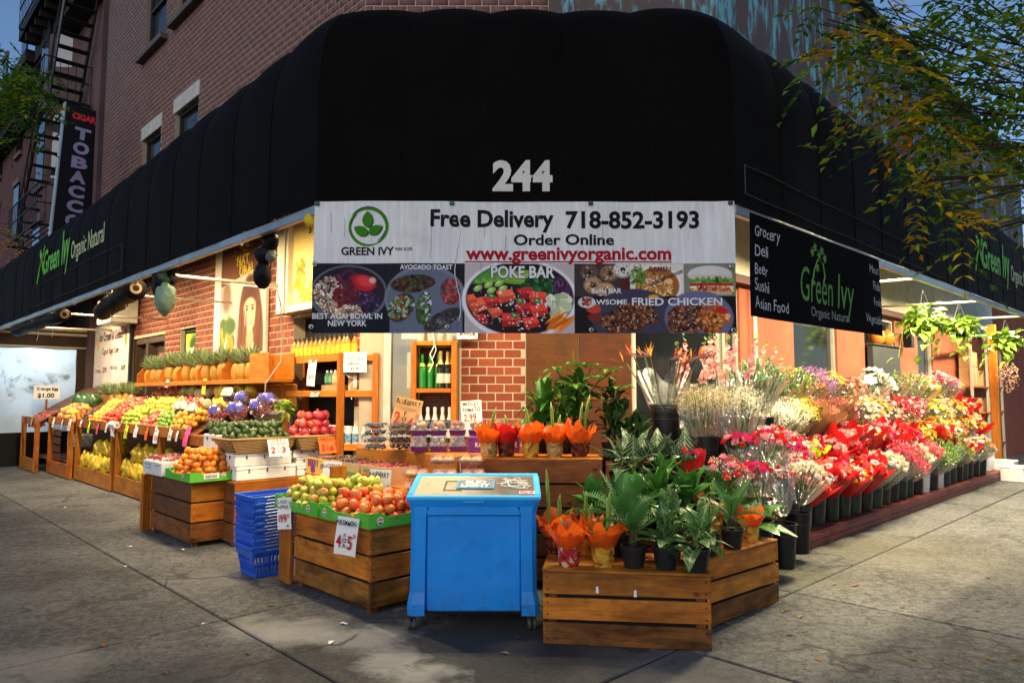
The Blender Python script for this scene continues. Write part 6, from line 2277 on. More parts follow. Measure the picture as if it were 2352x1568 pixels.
# ---------------------------------------------------------------- pineapple shelf
ps = thing('pineapple_shelf', 'orange wooden shelf with dividers holding a row of pineapples', 'shelf', (0, 0, 0))
rl_ = (0, 0, math.atan2(LV[1], LV[0]))
SB0, SB1 = 8.38, 13.55
plank(ps, SB1 - SB0, .34, .03, W(4.1, (SB0 + SB1) / 2, 1.765), rl_, W_SHELF, 'shelf_board')
plank(ps, SB1 - SB0, .024, .06, W(3.925, (SB0 + SB1) / 2, 1.765), rl_, W_SHELF, 'lip')
plank(ps, SB1 - SB0, .02, .34, W(4.28, (SB0 + SB1) / 2, 1.955), rl_, W_SHELF, 'back_board')
plank(ps, SB1 - SB0, .02, .3, W(4.32, (SB0 + SB1) / 2, 1.58), rl_, W_ORANGE, 'lower_board')
divs = [8.95, 9.85, 10.75, 11.6, 12.35, 13.05, 13.53]
for b in divs:
 g = G()
 pr = [(0, 0), (.33, 0), (.33, .34), (.16, .34), (0, .17)]
 for s in (-.011, .011):
  ring = [W(3.945 + x, b + s, 1.782 + z) for x, z in pr]
  g.quad(ring if s < 0 else ring[::-1])
 for i in range(5):
  (x0, z0), (x1, z1) = pr[i], pr[(i + 1) % 5]
  g.quad([W(3.945 + x0, b - .011, 1.782 + z0), W(3.945 + x1, b - .011, 1.782 + z1), W(3.945 + x1, b + .011, 1.782 + z1), W(3.945 + x0, b + .011, 1.782 + z0)])
 g.build('divider', W_SHELF, ps)
plank(ps, .55, .022, .34, W(3.95, 8.66, 1.95), rl_, W_SHELF, 'end_panel')


def make_pine():
 k = NT('pineapple rind'); v = k.objvec(rand=True)
 a = k.n('ShaderNodeAttribute', attribute_name='Col')
 c = k.mix(k.noise(v, 20, 3), (.42, .17, .012), (.56, .29, .03))
 c = k.mix(a.outputs['Color'], (.07, .035, .006), c)
 k.base(c); k.bsdf.inputs['Roughness'].default_value = .5
 return k.mat


PINE = make_pine()
PLEAF = make_leaf('pineapple leaf', .6, .2)


def make_pineapple():
 t = thing('pineapple', 'ripe pineapple', 'pineapple')
 n, m = 28, 20
 vs, cs, fs = [], [], []
 for k in range(m + 1):
  f = k / m
  r = .066 * (math.sin(math.pi * (.12 + .76 * f)) ** .45)
  for i in range(n):
   a = 2 * math.pi * i / n
   d = abs(math.sin(a * 7 + f * 14)) * abs(math.sin(a * 7 - f * 14))
   rr = r * (.88 + .2 * d)
   vs.append((rr * math.cos(a), rr * math.sin(a), f * .2)); cs.append((min(1, d * 1.6 + .15),) * 3)
 for k in range(m):
  for i in range(n):
   j = (i + 1) % n
   fs.append((k * n + i, k * n + j, (k + 1) * n + j, (k + 1) * n + i))
 np_mesh('body', np.array(vs), fs, PINE, t, np.array(cs), smooth=True)
 pos, dr, up, ln, wd, cl = [], [], [], [], [], []
 for i in range(46):
  a = i * 2.4
  e = i / 46
  out = .95 - .75 * e
  d = Vector((math.cos(a) * out, math.sin(a) * out, .55 + .6 * e)).normalized()
  pos.append(Vector((math.cos(a) * .02, math.sin(a) * .02, .195 + .03 * e))); dr.append(d); up.append(Vector((0, 0, 1)) - d * d.z * .3 + Vector((.01, 0, 0)))
  ln.append(.15 + .06 * e); wd.append(.030)
  cl.append([v * random.uniform(.8, 1.3) for v in random.choice([(.16, .22, .09), (.24, .30, .14), (.32, .36, .20)])])
 leaf_card_mesh('crown', t, np.array(pos), np.array(dr), unit(np.array(up)), np.array(ln), np.array(wd), np.array(cl), PLEAF, .35)
 return t


pine0 = make_pineapple()
used = False
for q in range(len(divs) - 1):
 n = 3 if divs[q + 1] - divs[q] > .6 else 2
 for i in range(n):
  b = divs[q] + (divs[q + 1] - divs[q]) * (i + .5) / n
  lab = f'pineapple in the {ORD[q]} divided bay of the shelf from the near end, {["near", "middle", "far"][i] if n == 3 else ["near", "far"][i]} one'
  if not used: o = pine0; used = True; o['label'] = lab; o['group'] = 'pineapples on the divided shelf'
  else: o = dup(pine0, label=lab, group='pineapples on the divided shelf')
  o.location = W(4.06 + random.uniform(-.03, .04), b + random.uniform(-.03, .03), 1.78); o.rotation_euler = (random.uniform(-.06, .06), random.uniform(-.06, .06), random.uniform(0, 6)); o.scale = (random.uniform(1.12, 1.32),) * 3
for i in range(6):
 o = dup(pine0, label=f'pineapple lying low behind the tomatoes, {ORD[i]} from the near side', group='pineapples on the long stand')
 o.location = W(4.1, 14.45 + i * .25, 1.36 + .02 * (i % 2)); o.rotation_euler = (random.uniform(-.25, .25), random.uniform(-.25, .25), i); o.scale = (1.15,) * 3
# ================================================================ wall shelf of bottles in the niche
AS = 4.32
b_far, b_near = AB(onA(655, 850, AS))[1], AB(onA(783, 850, AS))[1]
ws_ = thing('bottle_shelf', 'tall orange wooden shelf of vinegar and supplement bottles by the door', 'shelf', (0, 0, 0))
ZT = [2.06, 1.64, 1.02, .35]
Ln = b_far - b_near
for z in ZT:
 plank(ws_, Ln, .34, .03, W(AS + .17, (b_far + b_near) / 2, z - .015), rl_, W_SHELF, 'shelf_board')
 plank(ws_, Ln - .1, .022, .075, W(AS - .008, (b_far + b_near) / 2, z - .035), rl_, W_SHELF, 'rail')
for b in (b_far, b_near):
 plank(ws_, 2.08, .075, .06, W(AS + .0, b, 1.04), (0, math.pi / 2, rl_[2]), W_SHELF, 'post')
 plank(ws_, 2.08, .075, .06, W(AS + .3, b, 1.04), (0, math.pi / 2, rl_[2]), W_SHELF, 'post')
# part of the shelf that turns along the corner facade
P0 = W(AS, b_near); X0, Y0 = P0.x, P0.y
X1 = -1.56 * Y0 / 8.02
for z in ZT:
 plank(ws_, X1 - X0, .26, .03, ((X0 + X1) / 2 + .02, Y0 + .15, z - .014), mat=W_SHELF, name='shelf_board')
 plank(ws_, X1 - X0 - .06, .022, .075, ((X0 + X1) / 2 + .02, Y0 + .01, z - .035), mat=W_SHELF, name='rail')
plank(ws_, 2.08, .06, .07, (X1 + .01, Y0 + .03, 1.04), (0, math.pi / 2, 0), W_SHELF, 'post')


def bottle(name, label, prof, group):
 """prof: list of (profile, material index)"""
 t = thing(name, label, 'bottle', group=group)
 for nm, pr, m in prof:
  g = G(); g.lathe(pr, 14); g.build(nm, m, t, smooth=True, auto=50)
 return t


def place(proto, spots, lab, group):
 first = True
 for i, (loc, s) in enumerate(spots):
  o = proto if first else dup(proto)
  first = False
  o['label'] = lab(i); o['group'] = group
  o.location = loc; o.scale = (s, s, s); o.rotation_euler = (0, 0, random.uniform(-.4, .4) + rotA * .5)


AMB = plain('amber vinegar glass', (.42, .17, .02), .12, var=.1)
LABY = plain('yellow bottle label', (.75, .42, .03), .5, var=.5, scale=40)
CAPD = plain('dark bottle cap', (.05, .04, .03), .4)
vin = bottle('vinegar_bottle', 'v', [('glass', [(.0, 0), (.042, .004), (.044, .15), (.030, .185), (.015, .21), (.014, .245), (0, .246)], AMB),
         ('label', [(.0455, .03), (.0455, .135)], LABY), ('cap', [(.017, .225), (.017, .262), (0, .263)], CAPD)], 'g')
sp = []
for i in range(12): sp.append((W(AS + .1, b_far - .06 - i * (Ln - .1) / 11.5, ZT[0]), 1.0))
for i in range(5): sp.append((Vector((X0 + .05 + i * .085, Y0 + .1, ZT[0])), 1.0))
place(vin, sp, lambda i: f'amber vinegar bottle with yellow label, {ORD[i]} from the poster end of the top shelf', 'vinegar bottles on the top shelf')
WB = plain('white supplement bottle', (.68, .68, .66), .35)
LABB = plain('blue white supplement label', (.16, .26, .36), .5, var=.9, scale=30)
sup = bottle('supplement_bottle', 's', [('body', [(0, 0), (.033, .003), (.034, .10), (.028, .118)], WB), ('label', [(.0352, .015), (.0352, .09)], LABB), ('cap', [(.027, .117), (.028, .15), (0, .151)], WHITE_PAINT)], 'g')
sp = []
for r in range(2):
 for i in range(12): sp.append((W(AS + .07 + .12 * r, b_far - .35 - i * (Ln - .42) / 11.5, ZT[2]), 1.35))
 for i in range(4): sp.append((Vector((X0 + .07 + i * .1, Y0 + .08 + .1 * r, ZT[2])), 1.35))
place(sup, sp, lambda i: f'white capped supplement bottle in the {"front" if i < 16 else "rear"} line of the third shelf, {ORD[i % 16]} from the left', 'supplement bottles')
soap = [((.02, .10, .04), 'green'), ((.03, .12, .05), 'dark green'), ((.65, .22, .10), 'coral'), ((.72, .45, .12), 'amber')]
tray = thing('cardboard_tray', 'cardboard tray under the soap bottles', 'tray', W(AS + .05, b_near + .48, ZT[1]), rotA)
g = G(); g.box((.16, .08, .035), (.44, .16, .07), ch=.004); g.build('box', KRAFT, tray)
for i, (c, nm) in enumerate(soap):
 t = thing('soap_bottle', f'{nm} soap bottle on the cardboard tray', 'bottle', W(AS + .09, b_near + .46 - i * .095, ZT[1] + .072), 0)
 g = G(); g.lathe([(0, 0), (.036, .003), (.037, .13), (.02, .15)], 12); g.build('body', plain('soap ' + nm, c, .3), t, smooth=True, auto=50)
 g = G(); g.lathe([(.0382, .03), (.0382, .11)], 12, cap=False); g.build('label', plain('soap label ' + nm, tuple(min(.8, v * 1.6 + .1) for v in c), .6, var=.4, scale=30), t)
 g = G(); g.lathe([(.018, .15), (.018, .18), (0, .181)], 10); g.build('cap', WHITE_PAINT, t)
price('price_sign', 'white castile soap price sign hanging on the bottle shelf', W(AS - .03, b_near + .62, 2.02), rotA, .2, .32, [('CASTILE', .1, 0, .14, INK, .7), ('PURE SOAP', .08, 0, .3, INK, .7), ('$9.99', .24, 0, .72, INK, .6)], tilt=R_(3))
price('price_sign', 'white apple cider vinegar price sign on the bottle shelf', Vector((X0 + .17, Y0 - .02, 2.09)), 0, .27, .235, [('BRAGG', .11, 0, .15, INK, .32), ('APPLE CIDER', .15, 0, .36, INK, .8), ('VINEGAR', .15, -.05, .6, INK, .55), ('$4.99', .17, 0, .86, INK, .38)])
price('price_sign', 'narrow white shelf label at the bottle shelf rail', W(AS - .025, b_near + .55, 1.63), rotA, .2, .06, [('SUPPLEMENT', .5, 0, .7, INK, .8)])
t = thing('shipping_box', 'brown shipping box with white label on the corner shelf', 'box', Vector((X0 + .07, Y0 + .08, ZT[1])), 0)
g = G(); g.box((.14, .08, .1), (.28, .16, .2), ch=.003); g.build('carton', KRAFT, t)
g = G(); g.box((.15, -.003, .11), (.18, .002, .13)); g.build('label', PAPER, t)
g = G(); g.tube([(-.02, -.06, .2), (.02, -.07, .16), (.1, -.06, .14), (.02, -.06, .05), (.06, -.07, -.1)], .005, 5); g.build('string', STRING, t)
for i, z in enumerate((1.42, 1.46)):
 t = thing('paper_stack', ['lower', 'upper'][i] + ' white cardboard sheet stuffed beside the melons', 'cardboard', W(4.1, 8.72, z - .05 + i * .1), rotA + .1)
 g = G(); g.box((0, 0, 0), (.34, .3, .05), ch=.003); g.build('sheet', plain('white cardboard', (.6, .57, .5), .8), t)

# ================================================================ entrance: glass door, interior, wine shelf
dr_ = thing('shop_door', 'glass shop door with pale frame and taped notices', 'door', (0, Y_CH, 0))
g = G()
g.box((-1.46, .0, 1.45), (.09, .1, 2.9), ch=.005); g.box((-.68, .0, 1.45), (.1, .1, 2.9), ch=.005); g.box((-1.06, 0, 2.87), (.68, .09, .06), ch=.004); g.box((-1.06, 0, 1.12), (.68, .07, .05), ch=.004); g.box((-1.06, 0, .1), (.68, .09, .14), ch=.004)
g.build('frame', plain('pale door frame', (.48, .45, .38), .4, .2), dr_)
GLS = clear('door glass', (.93, .95, .93), .25, .03)
g = G(); g.box((-1.06, .02, 1.5), (.69, .008, 2.75)); g.build('glass', GLS, dr_)
MIRR = plain('grey reversed print', (.25, .24, .22), .7)
pn = thing('door_notice', 'cream notice seen in reverse through the door glass', 'notice', (-1.02, Y_CH + .04, 1.9), 0)
g = G(); g.box((0, 0, -.02), (.44, .004, .42)); g.build('sheet', plain('cream notice paper', (.66, .62, .47), .8), pn)
for s, z, w in (('and sanitizer', .12, .36), ('Wholesalers', -.02, .36), ('Welcome', -.16, .3)):
 o = text(pn, s, .085, MIRR, (0, -.004, z), width=w, bold=.02); o.scale = (-1, 1, 1)
for i, (x, z, w, h) in enumerate(((-1.2, 1.46, .14, .13), (-.92, 1.48, .12, .12), (-1.18, 2.35, .26, .2), (-.88, 2.3, .2, .26))):
 t = thing('taped_paper', f'{["small lower-left", "small lower-right", "wide upper-left", "tall upper-right"][i]} paper taped inside the door glass', 'notice', (x, Y_CH + .035, z), 0)
 g = G(); g.box((0, 0, 0), (w, .003, h)); g.build('sheet', plain('pale door paper %d' % i, [(.62, .6, .5), (.66, .6, .3), (.6, .6, .57), (.55, .52, .45)][i], .8), t)
# the lit shop interior behind the door
rm = thing('shop_interior', 'bright cream shop interior behind the glass door', 'interior', (0, Y_CH, 0))
IN = plain('interior cream wall', (.62, .58, .47), .7, var=.15)
g = G(); g.box((-1.06, 1.6, 1.5), (1.2, .05, 3)); g.box((-1.66, .9, 1.5), (.05, 1.4, 3)); g.box((-.46, .9, 1.5), (.05, 1.4, 3)); g.box((-1.06, .9, 2.98), (1.2, 1.4, .05)); g.build('walls', IN, rm)
g = G(); g.box((-1.06, .9, .01), (1.2, 1.4, .02)); g.build('floor', plain('interior floor tile', (.4, .38, .33), .4), rm)
for i in range(4):
 g = G(); g.box((-1.06, 1.45, .5 + i * .5), (1.1, .25, .03)); sh = g.build('shelf', plain('interior shelf', (.5, .48, .42), .5), rm)
 for q in range(7):
  g = G(); g.lathe([(0, 0), (.05, 0), (.05, .2), (.03, .25), (0, .25)], 8, (-1.5 + q * .15, 1.4, .52 + i * .5)); o = g.build('jar', plain('jar tone %d' % ((q + i) % 4), [(.5, .1, .06), (.55, .5, .4), (.2, .3, .15), (.55, .4, .1)][(q + i) % 4], .4)); o.parent = sh
t = thing('interior_lamp', 'ceiling lamp inside the shop behind the door', 'lamp', (-1.06, Y_CH + .8, 2.9), 0)
g = G(); g.box((0, 0, .03), (.8, .2, .05)); g.build('housing', HOUS, t)
area_light('tube', t, (0, 0, -.01), (0, 0, 0), (.7, .15), 22 * LAMP, (1.0, .9, .72))

wsx0, wsx1, wy = -1.15, -.63, 8.02
wn_ = thing('wine_shelf', 'narrow orange wooden shelf of green and champagne bottles beside the brick', 'shelf', (0, 0, 0))
for x in (wsx0 + .03, wsx1 - .03): plank(wn_, 2.2, .24, .06, (x, wy + .12, 1.1), (0, math.pi / 2, 0), W_SHELF, 'side')
for z in (2.18, 1.64, 1.02, .4): plank(wn_, wsx1 - wsx0 - .125, .24, .05, ((wsx0 + wsx1) / 2, wy + .12, z), mat=W_SHELF, name='shelf_board')
g = G(); g.box(((wsx0 + wsx1) / 2, wy + .235, 1.1), (wsx1 - wsx0 - .14, .01, 2.1)); g.build('back_panel', W_DARK, wn_)
GGL = plain('green bottle glass', (.012, .16, .02), .08, var=.1, coat=.5)
DGL = plain('dark champagne glass', (.010, .014, .008), .08, var=.1, coat=.5)
FOIL = plain('gold foil', (.55, .42, .18), .3, .6, bump=.3)
WFOIL = plain('white foil', (.62, .60, .56), .35, .2, bump=.3)
bp = [(0, 0), (.04, .004), (.042, .17), (.034, .215), (.016, .27), (.014, .325), (0, .326)]
gb_ = bottle('water_bottle', 'g', [('glass', bp, GGL), ('neck_label', [(.0335, .225), (.022, .255)], plain('lime neck label', (.4, .5, .1), .5)), ('cap', [(.0165, .30), (.0165, .345), (0, .346)], plain('green cap', (.02, .2, .04), .4))], 'g')
place(gb_, [(Vector((wsx0 + .12 + i * .085 + .02 * (i // 2), wy + .09 + .05 * (i % 2), 1.668)), 1.12) for i in range(3)], lambda i: f'green mineral water bottle, {ORD[i]} from the left on the upper wine shelf', 'green bottles')
cb = bottle('champagne_bottle', 'c', [('glass', bp, DGL), ('label', [(.0432, .05), (.0432, .14)], plain('cream wine label', (.55, .52, .45), .6, var=.3, scale=40)), ('foil', [(.030, .228), (.0175, .27), (.0165, .315), (.019, .33), (.017, .352), (0, .355)], FOIL)], 'g')
place(cb, [(Vector((wsx0 + .33 + i * .078, wy + .08 + .03 * (i % 2), 1.668)), 1.2) for i in range(2)] + [(Vector((wsx0 + .44, wy + .17, 1.668)), 1.2)], lambda i: f'gold foil champagne bottle, {ORD[i]} from the green bottles', 'gold foil bottles')
cb2 = bottle('sparkling_bottle', 'c', [('glass', bp, DGL), ('label', [(.0432, .05), (.0432, .14)], plain('pale wine label', (.5, .5, .46), .6, var=.3, scale=40)), ('foil', [(.036, .205), (.024, .25), (.0165, .29), (.019, .33), (.017, .352), (0, .355)], WFOIL)], 'g')
place(cb2, [(Vector((wsx0 + .10 + i * .085, wy + .08 + .03 * (i % 2), 1.048)), 1.15) for i in range(5)], lambda i: f'white foil sparkling bottle, {ORD[i]} from the left on the lower wine shelf', 'white foil bottles')
g = G()
for i in range(4): g.lathe([(.03, 0), (.034, .1), (.03, .13)], 10, (wsx0 + .12 + i * .1, wy + .12, 2.206))
t = g.build('jar_row', plain('steel jars', (.4, .38, .34), .3, .6)); bpy.data.objects.remove(t)
for i in range(4):
 t = thing('glass_jar', f'{ORD[i]} glass jar from the left on top of the wine shelf', 'jar', (wsx0 + .1 + i * .11, wy + .12, 2.206), 0)
 g = G(); g.lathe([(0, 0), (.04, .003), (.042, .10), (.035, .12)], 12); g.build('body', plain('grey jar glass', (.35, .33, .3), .15), t, smooth=True, auto=50)
 g = G(); g.lathe([(.037, .12), (.037, .14), (0, .141)], 12); g.build('lid', plain('dark jar lid', (.1, .05, .05), .4), t)
price('price_sign', 'white price sign reading one ninety-nine a pound under the banner', Vector((-.52, 8.18, 2.41)), 0, .24, .17, [('$1.99/LB', .3, 0, .75, INK, .75)])
t = thing('hanging_string', 'white string tangle hanging on the wine shelf', 'string', (0, 0, 0))
g = G(); g.tube([(-.9, wy - .02, 2.3), (-.88, wy - .03, 2.15), (-.93, wy - .03, 2.05), (-.89, wy - .03, 1.95), (-.94, wy - .02, 1.85)], .006, 5); g.tube([(-.9, wy - .02, 2.25), (-.86, wy - .03, 2.1), (-.9, wy - .03, 2.0)], .005, 5); g.build('strand', STRING, t)

# ================================================================ berry tables
bt_ = thing('berry_table', 'orange wooden table with berry cartons and pumpkin packs', 'table', (0, 0, 0))
BA, BZ = 3.60, .80
for k in range(3): plank(bt_, 2.15, .022, .23, W(BA + .011, 5.70, BZ - .14 - k * .25), rl_, W_ORANGE)
plank(bt_, 2.15, .5, .024, W(BA + .25, 5.70, BZ - .012), rl_, W_ORANGE, 'top_board')
for k in range(3): plank(bt_, .9, .022, .23, W(BA + .47, 6.79, BZ - .14 - k * .25), (0, 0, TH), W_ORANGE)
plank(bt_, 1.62, .42, .03, W(4.17, 5.55, 1.055), rl_, W_SHELF, 'step_board')
plank(bt_, 1.62, .03, .26, W(3.965, 5.55, .93), rl_, W_ORANGE, 'step_front')
for b in (4.8, 6.3): plank(bt_, 1.03, .06, .06, W(4.3, b, .52), (0, math.pi / 2, rl_[2]), W_DARK, 'leg')
BLK = [(.03, .012, .025), (.05, .018, .03), (.02, .010, .018)]
RSP = [(.45, .03, .05), (.55, .07, .09), (.36, .02, .04)]
YC = plain('yellow berry carton', (.70, .40, .08), .7, var=.1)
GC = plain('tan berry carton', (.52, .32, .16), .8, var=.1)
for i, (b, m, nm) in enumerate(((6.30, YC, 'yellow printed carton with purple lettering'), (5.78, GC, 'tan carton with green and red print'), (5.26, GC, 'tan carton under the raspberry packs'))):
 t = thing('berry_carton', nm + ' on the berry table', 'carton', W(BA + .02, b, BZ), TH)
 g = G(); lx, ly, h = .4, .48, .15
 for (c, s) in (((.004, ly / 2, h / 2), (.008, ly, h)), ((lx - .004, ly / 2, h / 2), (.008, ly, h)), ((lx / 2, .004, h / 2), (lx - .017, .008, h)), ((lx / 2, ly - .004, h / 2), (lx - .017, .008, h)), ((lx / 2, ly / 2, .006), (lx - .02, ly - .02, .01))): g.box(c, s)
 g.build('walls', m, t)
 if i == 0:
  PU = plain('purple carton print', (.20, .035, .16), .7)
  text(t, 'BERRY', .09, PU, (-.003, .33, .075), rA, bold=.04, width=.22)
  g = G(); g.lathe([(.045, 0), (.044, .002)], 18, (-.001, .34, .04), (-1, 0, 0)); g.build('print_disc', PU, t)
  g = G(); g.box((-.001, .11, .09), (.002, .16, .012)); g.box((-.001, .11, .065), (.002, .16, .008)); g.build('print_lines', PU, t)
 else:
  g = G(); g.box((-.001, .12, .05), (.002, .18, .035)); g.build('print_green', plain('carton green print', (.14, .30, .05), .7), t)
  g = G(); g.box((-.001, .36, .05), (.002, .2, .035)); g.build('print_red', plain('carton red print', (.50, .10, .06), .7), t)
  text(t, 'FRESH', .05, plain('carton green print', (.14, .30, .05), .7), (-.003, .36, .085), rA, bold=.02, width=.16)
n = 0
for i in range(9):
 for j in range(2):
  black = i >= 4
  b = 5.28 + i * .165
  clamshell('berry_pack', ('blackberry' if black else 'raspberry') + f' pack, {ORD[i]} from the near end in the {"front" if j == 0 else "back"} line of the berry table', 'berry pack',
                  W(BA + .05 + j * .19, b, BZ + .10 + .012 * (i % 2)), TH + random.uniform(-.04, .04), .165, .15, .055, fill_balls(.165, .15, .055, .013, BLK if black else RSP, 34, BERRYM), group='berry packs')
price('price_sign', 'hand lettered blackberry price sign on the berry carton', W(BA - .06, 6.12, .955), rotA * .5, .22, .30, two_for('2', 'FOR', '3', 'BLACKBERRY'))
price('price_sign', 'hand lettered raspberry price sign on the berry carton', W(BA - .06, 5.30, .94), rotA * .5, .22, .32, two_for('2', 'FOR', '5', 'RASPBERRY'))
# blueberry stack
BLU = [(.03, .035, .07), (.045, .045, .09), (.02, .022, .05)]
for k in range(4):
 for i in range(3):
  P = Vector((-1.40 + i * .235, 6.68 + .0 * i, 1.075 + k * .066))
  clamshell('blueberry_pack', f'blueberry pack in layer {["one", "two", "three", "four"][k]} of the stack, {ORD[i]} from the left', 'berry pack', P, random.uniform(-.05, .05), .22, .17, .062, fill_balls(.22, .17, .062, .010, BLU, 60, BERRYM), group='blueberry packs')
MED = [(.62, .10, .02), (.70, .32, .03), (.30, .04, .03), (.66, .46, .05), (.12, .05, .03)]
PURP = plain('purple tray', (.13, .02, .17), .3)
for k in range(2):
 for i in range(5 if k else 3):
  P = Vector((-.93 + i * .175, 6.50 + .02 * i, 1.075 + k * .145))
  clamshell('tomato_pack', f'purple based medley tomato pack, {ORD[i]} from the left in the {"upper" if k else "lower"} row', 'tomato pack', P, random.uniform(-.06, .06), .155, .15, .14, fill_balls(.155, .15, .14, .019, MED, 62, BERRYM), PURP, 'medley tomato packs')
for i, x in enumerate((-.40, -.13)):
 t = thing('purple_box', ['left', 'right'][i] + ' purple printed snack box under the medley tomatoes', 'box', (x, 6.48, 1.072), 0)
 g = G(); g.box((.1, .07, .07), (.2, .14, .14), ch=.004); g.build('carton', plain('purple print', (.16, .03, .24), .5, var=.3, scale=20), t)
 text(t, 'KALE', .06, PAPER, (.12, -.002, .05), bold=.03, width=.11)
price('price_sign', 'kraft cardboard blueberry price sign leaning on the packs', Vector((-.98, 6.82, 1.56)), 0, .26, .34, two_for('2', 'FOR', '4', 'BLUEBERRY'), KRAFT, tilt=R_(12), lean=R_(-8))
price('price_sign', 'white medley tomato price sign behind the tomato packs', Vector((-.40, 6.88, 1.54)), 0, .20, .34, [('MEDLEY', .15, 0, .15, INK, .8), ('TOMATO', .15, 0, .31, INK, .85), ('2.99', .26, -.08, .58, RED_INK, .6), ('EA', .12, .3, .76, INK, None)], tilt=R_(-4), lean=R_(-6))
# mini pumpkin packs
def pumpfill(t):
 for x in (.055, .145):
  for y in (.055, .145):
   o = bpy.data.objects.new('pumpkin', PUMP); link(o, t); o.location = (x, y, .04); o.rotation_euler = (0, 0, random.uniform(0, 6))


pk = 0
for (k, n) in ((0, 3), (1, 3), (2, 2)):
 for i in range(n):
  P = Vector((-.86 + i * .225 + (.2 if k == 2 else .0), 5.66 + .05 * (k > 1), .815 + k * .105 + .0))
  clamshell('pumpkin_pack', f'clear pack of mini pumpkins, {ORD[i]} from the left in the {["bottom", "middle", "top"][k]} layer', 'pumpkin pack', P, random.uniform(-.06, .06), .2, .2, .09, pumpfill, group='mini pumpkin packs')
plank(bt_, .95, .4, .024, (-.52, 5.8, .80), mat=W_ORANGE, name='end_shelf')
for x in (-.96, -.06): plank(bt_, .79, .05, .05, (x, 5.66, .395), (0, math.pi / 2, 0), W_DARK, 'leg')
plank(bt_, .95, .022, .2, (-.52, 5.62, .68), mat=W_ORANGE)

# ================================================================ stacked shopping baskets
BLUEP = plain('blue basket plastic', (.015, .085, .50), .38, var=.15, rand=.08)
HNDL = plain('steel handle wire', (.22, .23, .26), .4, .7)
REDP = plain('white red handle grip', (.5, .42, .42), .4)


def basket(label, loc, rz, scale=1.0, full=False):
 t = thing('shopping_basket', label, 'shopping basket', loc, rz, 'stacked blue baskets')
 lx, ly, h = .31, .45, .23
 g = G()
 def ring(z, e, th):
  lo = [(-lx / 2 - e, -ly / 2 - e), (lx / 2 + e, -ly / 2 - e), (lx / 2 + e, ly / 2 + e), (-lx / 2 - e, ly / 2 + e)]
  for i in range(4):
   (x0, y0), (x1, y1) = lo[i], lo[(i + 1) % 4]
   c = ((x0 + x1) / 2, (y0 + y1) / 2, z)
   g.box(c, (abs(x1 - x0) + .016 if i % 2 == 0 else .016, abs(y1 - y0) - .017 if i % 2 else .016, th), ch=.004)
 fl = .035
 ring(h, fl, .03); ring(h - .028, fl - .008, .012)
 if full:
  ring(.02, 0, .03); ring(h * .55, fl * .55, .014)
  for i in range(4):
   n = 14 if i % 2 else 10
   for q in range(n):
    s = (q + .5) / n
    def pt(e):
     xs, ys = lx / 2 + e, ly / 2 + e
     return {0: (-xs + 2 * xs * s, -ys), 1: (xs, -ys + 2 * ys * s), 2: (-xs + 2 * xs * s, ys), 3: (-xs, -ys + 2 * ys * s)}[i]
    a, b = pt(0), pt(fl)
    g.tube([(a[0], a[1], .01), (b[0], b[1], h)], .0075, 4)
  g.box((0, 0, .008), (lx, ly, .014))
 else:
  for i in range(4):
   xs0, ys0, xs1, ys1 = lx / 2 + fl * .4, ly / 2 + fl * .4, lx / 2 + fl, ly / 2 + fl
   q0 = [(-xs0, -ys0), (xs0, -ys0), (xs0, ys0), (-xs0, ys0)]; q1 = [(-xs1, -ys1), (xs1, -ys1), (xs1, ys1), (-xs1, ys1)]
   j = (i + 1) % 4
   g.quad([(*q0[i], h - .09), (*q0[j], h - .09), (*q1[j], h), (*q1[i], h)])
 g.build('tub', BLUEP, t)
 g = G()
 xs, ys = lx / 2 + fl + .004, ly / 2 + fl + .006
 g.tube([(-xs, -ys * .6, h + .004), (-xs - .004, -ys - .006, h + .012), (xs + .004, -ys - .006, h + .012), (xs, -ys * .6, h + .004)], .0045, 5)
 g.tube([(-xs - .006, ys * .6, h + .006), (-xs - .006, -ys * .2, h + .016), (-xs - .006, -ys * .9, h + .012)], .0045, 5)
 g.build('wire_handle', HNDL, t)
 if random.random() < .35:
  g = G(); g.box((.02, -ys - .008, h + .008), (.1, .012, .016), ch=.004); g.build('handle_grip', REDP, t)
 return t


BKX = W(3.0, 6.22)
zs = [0, ]
for i in range(17): zs.append(.235 + i * .0275 if False else .03 + i * .0285)
baskets_z = [0.0] + [.035 + .0285 * i for i in range(16)]
for i, z in enumerate(baskets_z):
 sk = random.uniform(-.012, .012)
 basket('bottom basket of the blue shopping basket stack' if i == 0 else 'top basket of the blue shopping basket stack' if i == len(baskets_z) - 1 else f'blue shopping basket, {ORD[i]} from the bottom of the stack', BKX + Vector((sk, sk, z)), TH + math.pi / 2 + random.uniform(-.03, .03), full=(i in (0, len(baskets_z) - 1)))

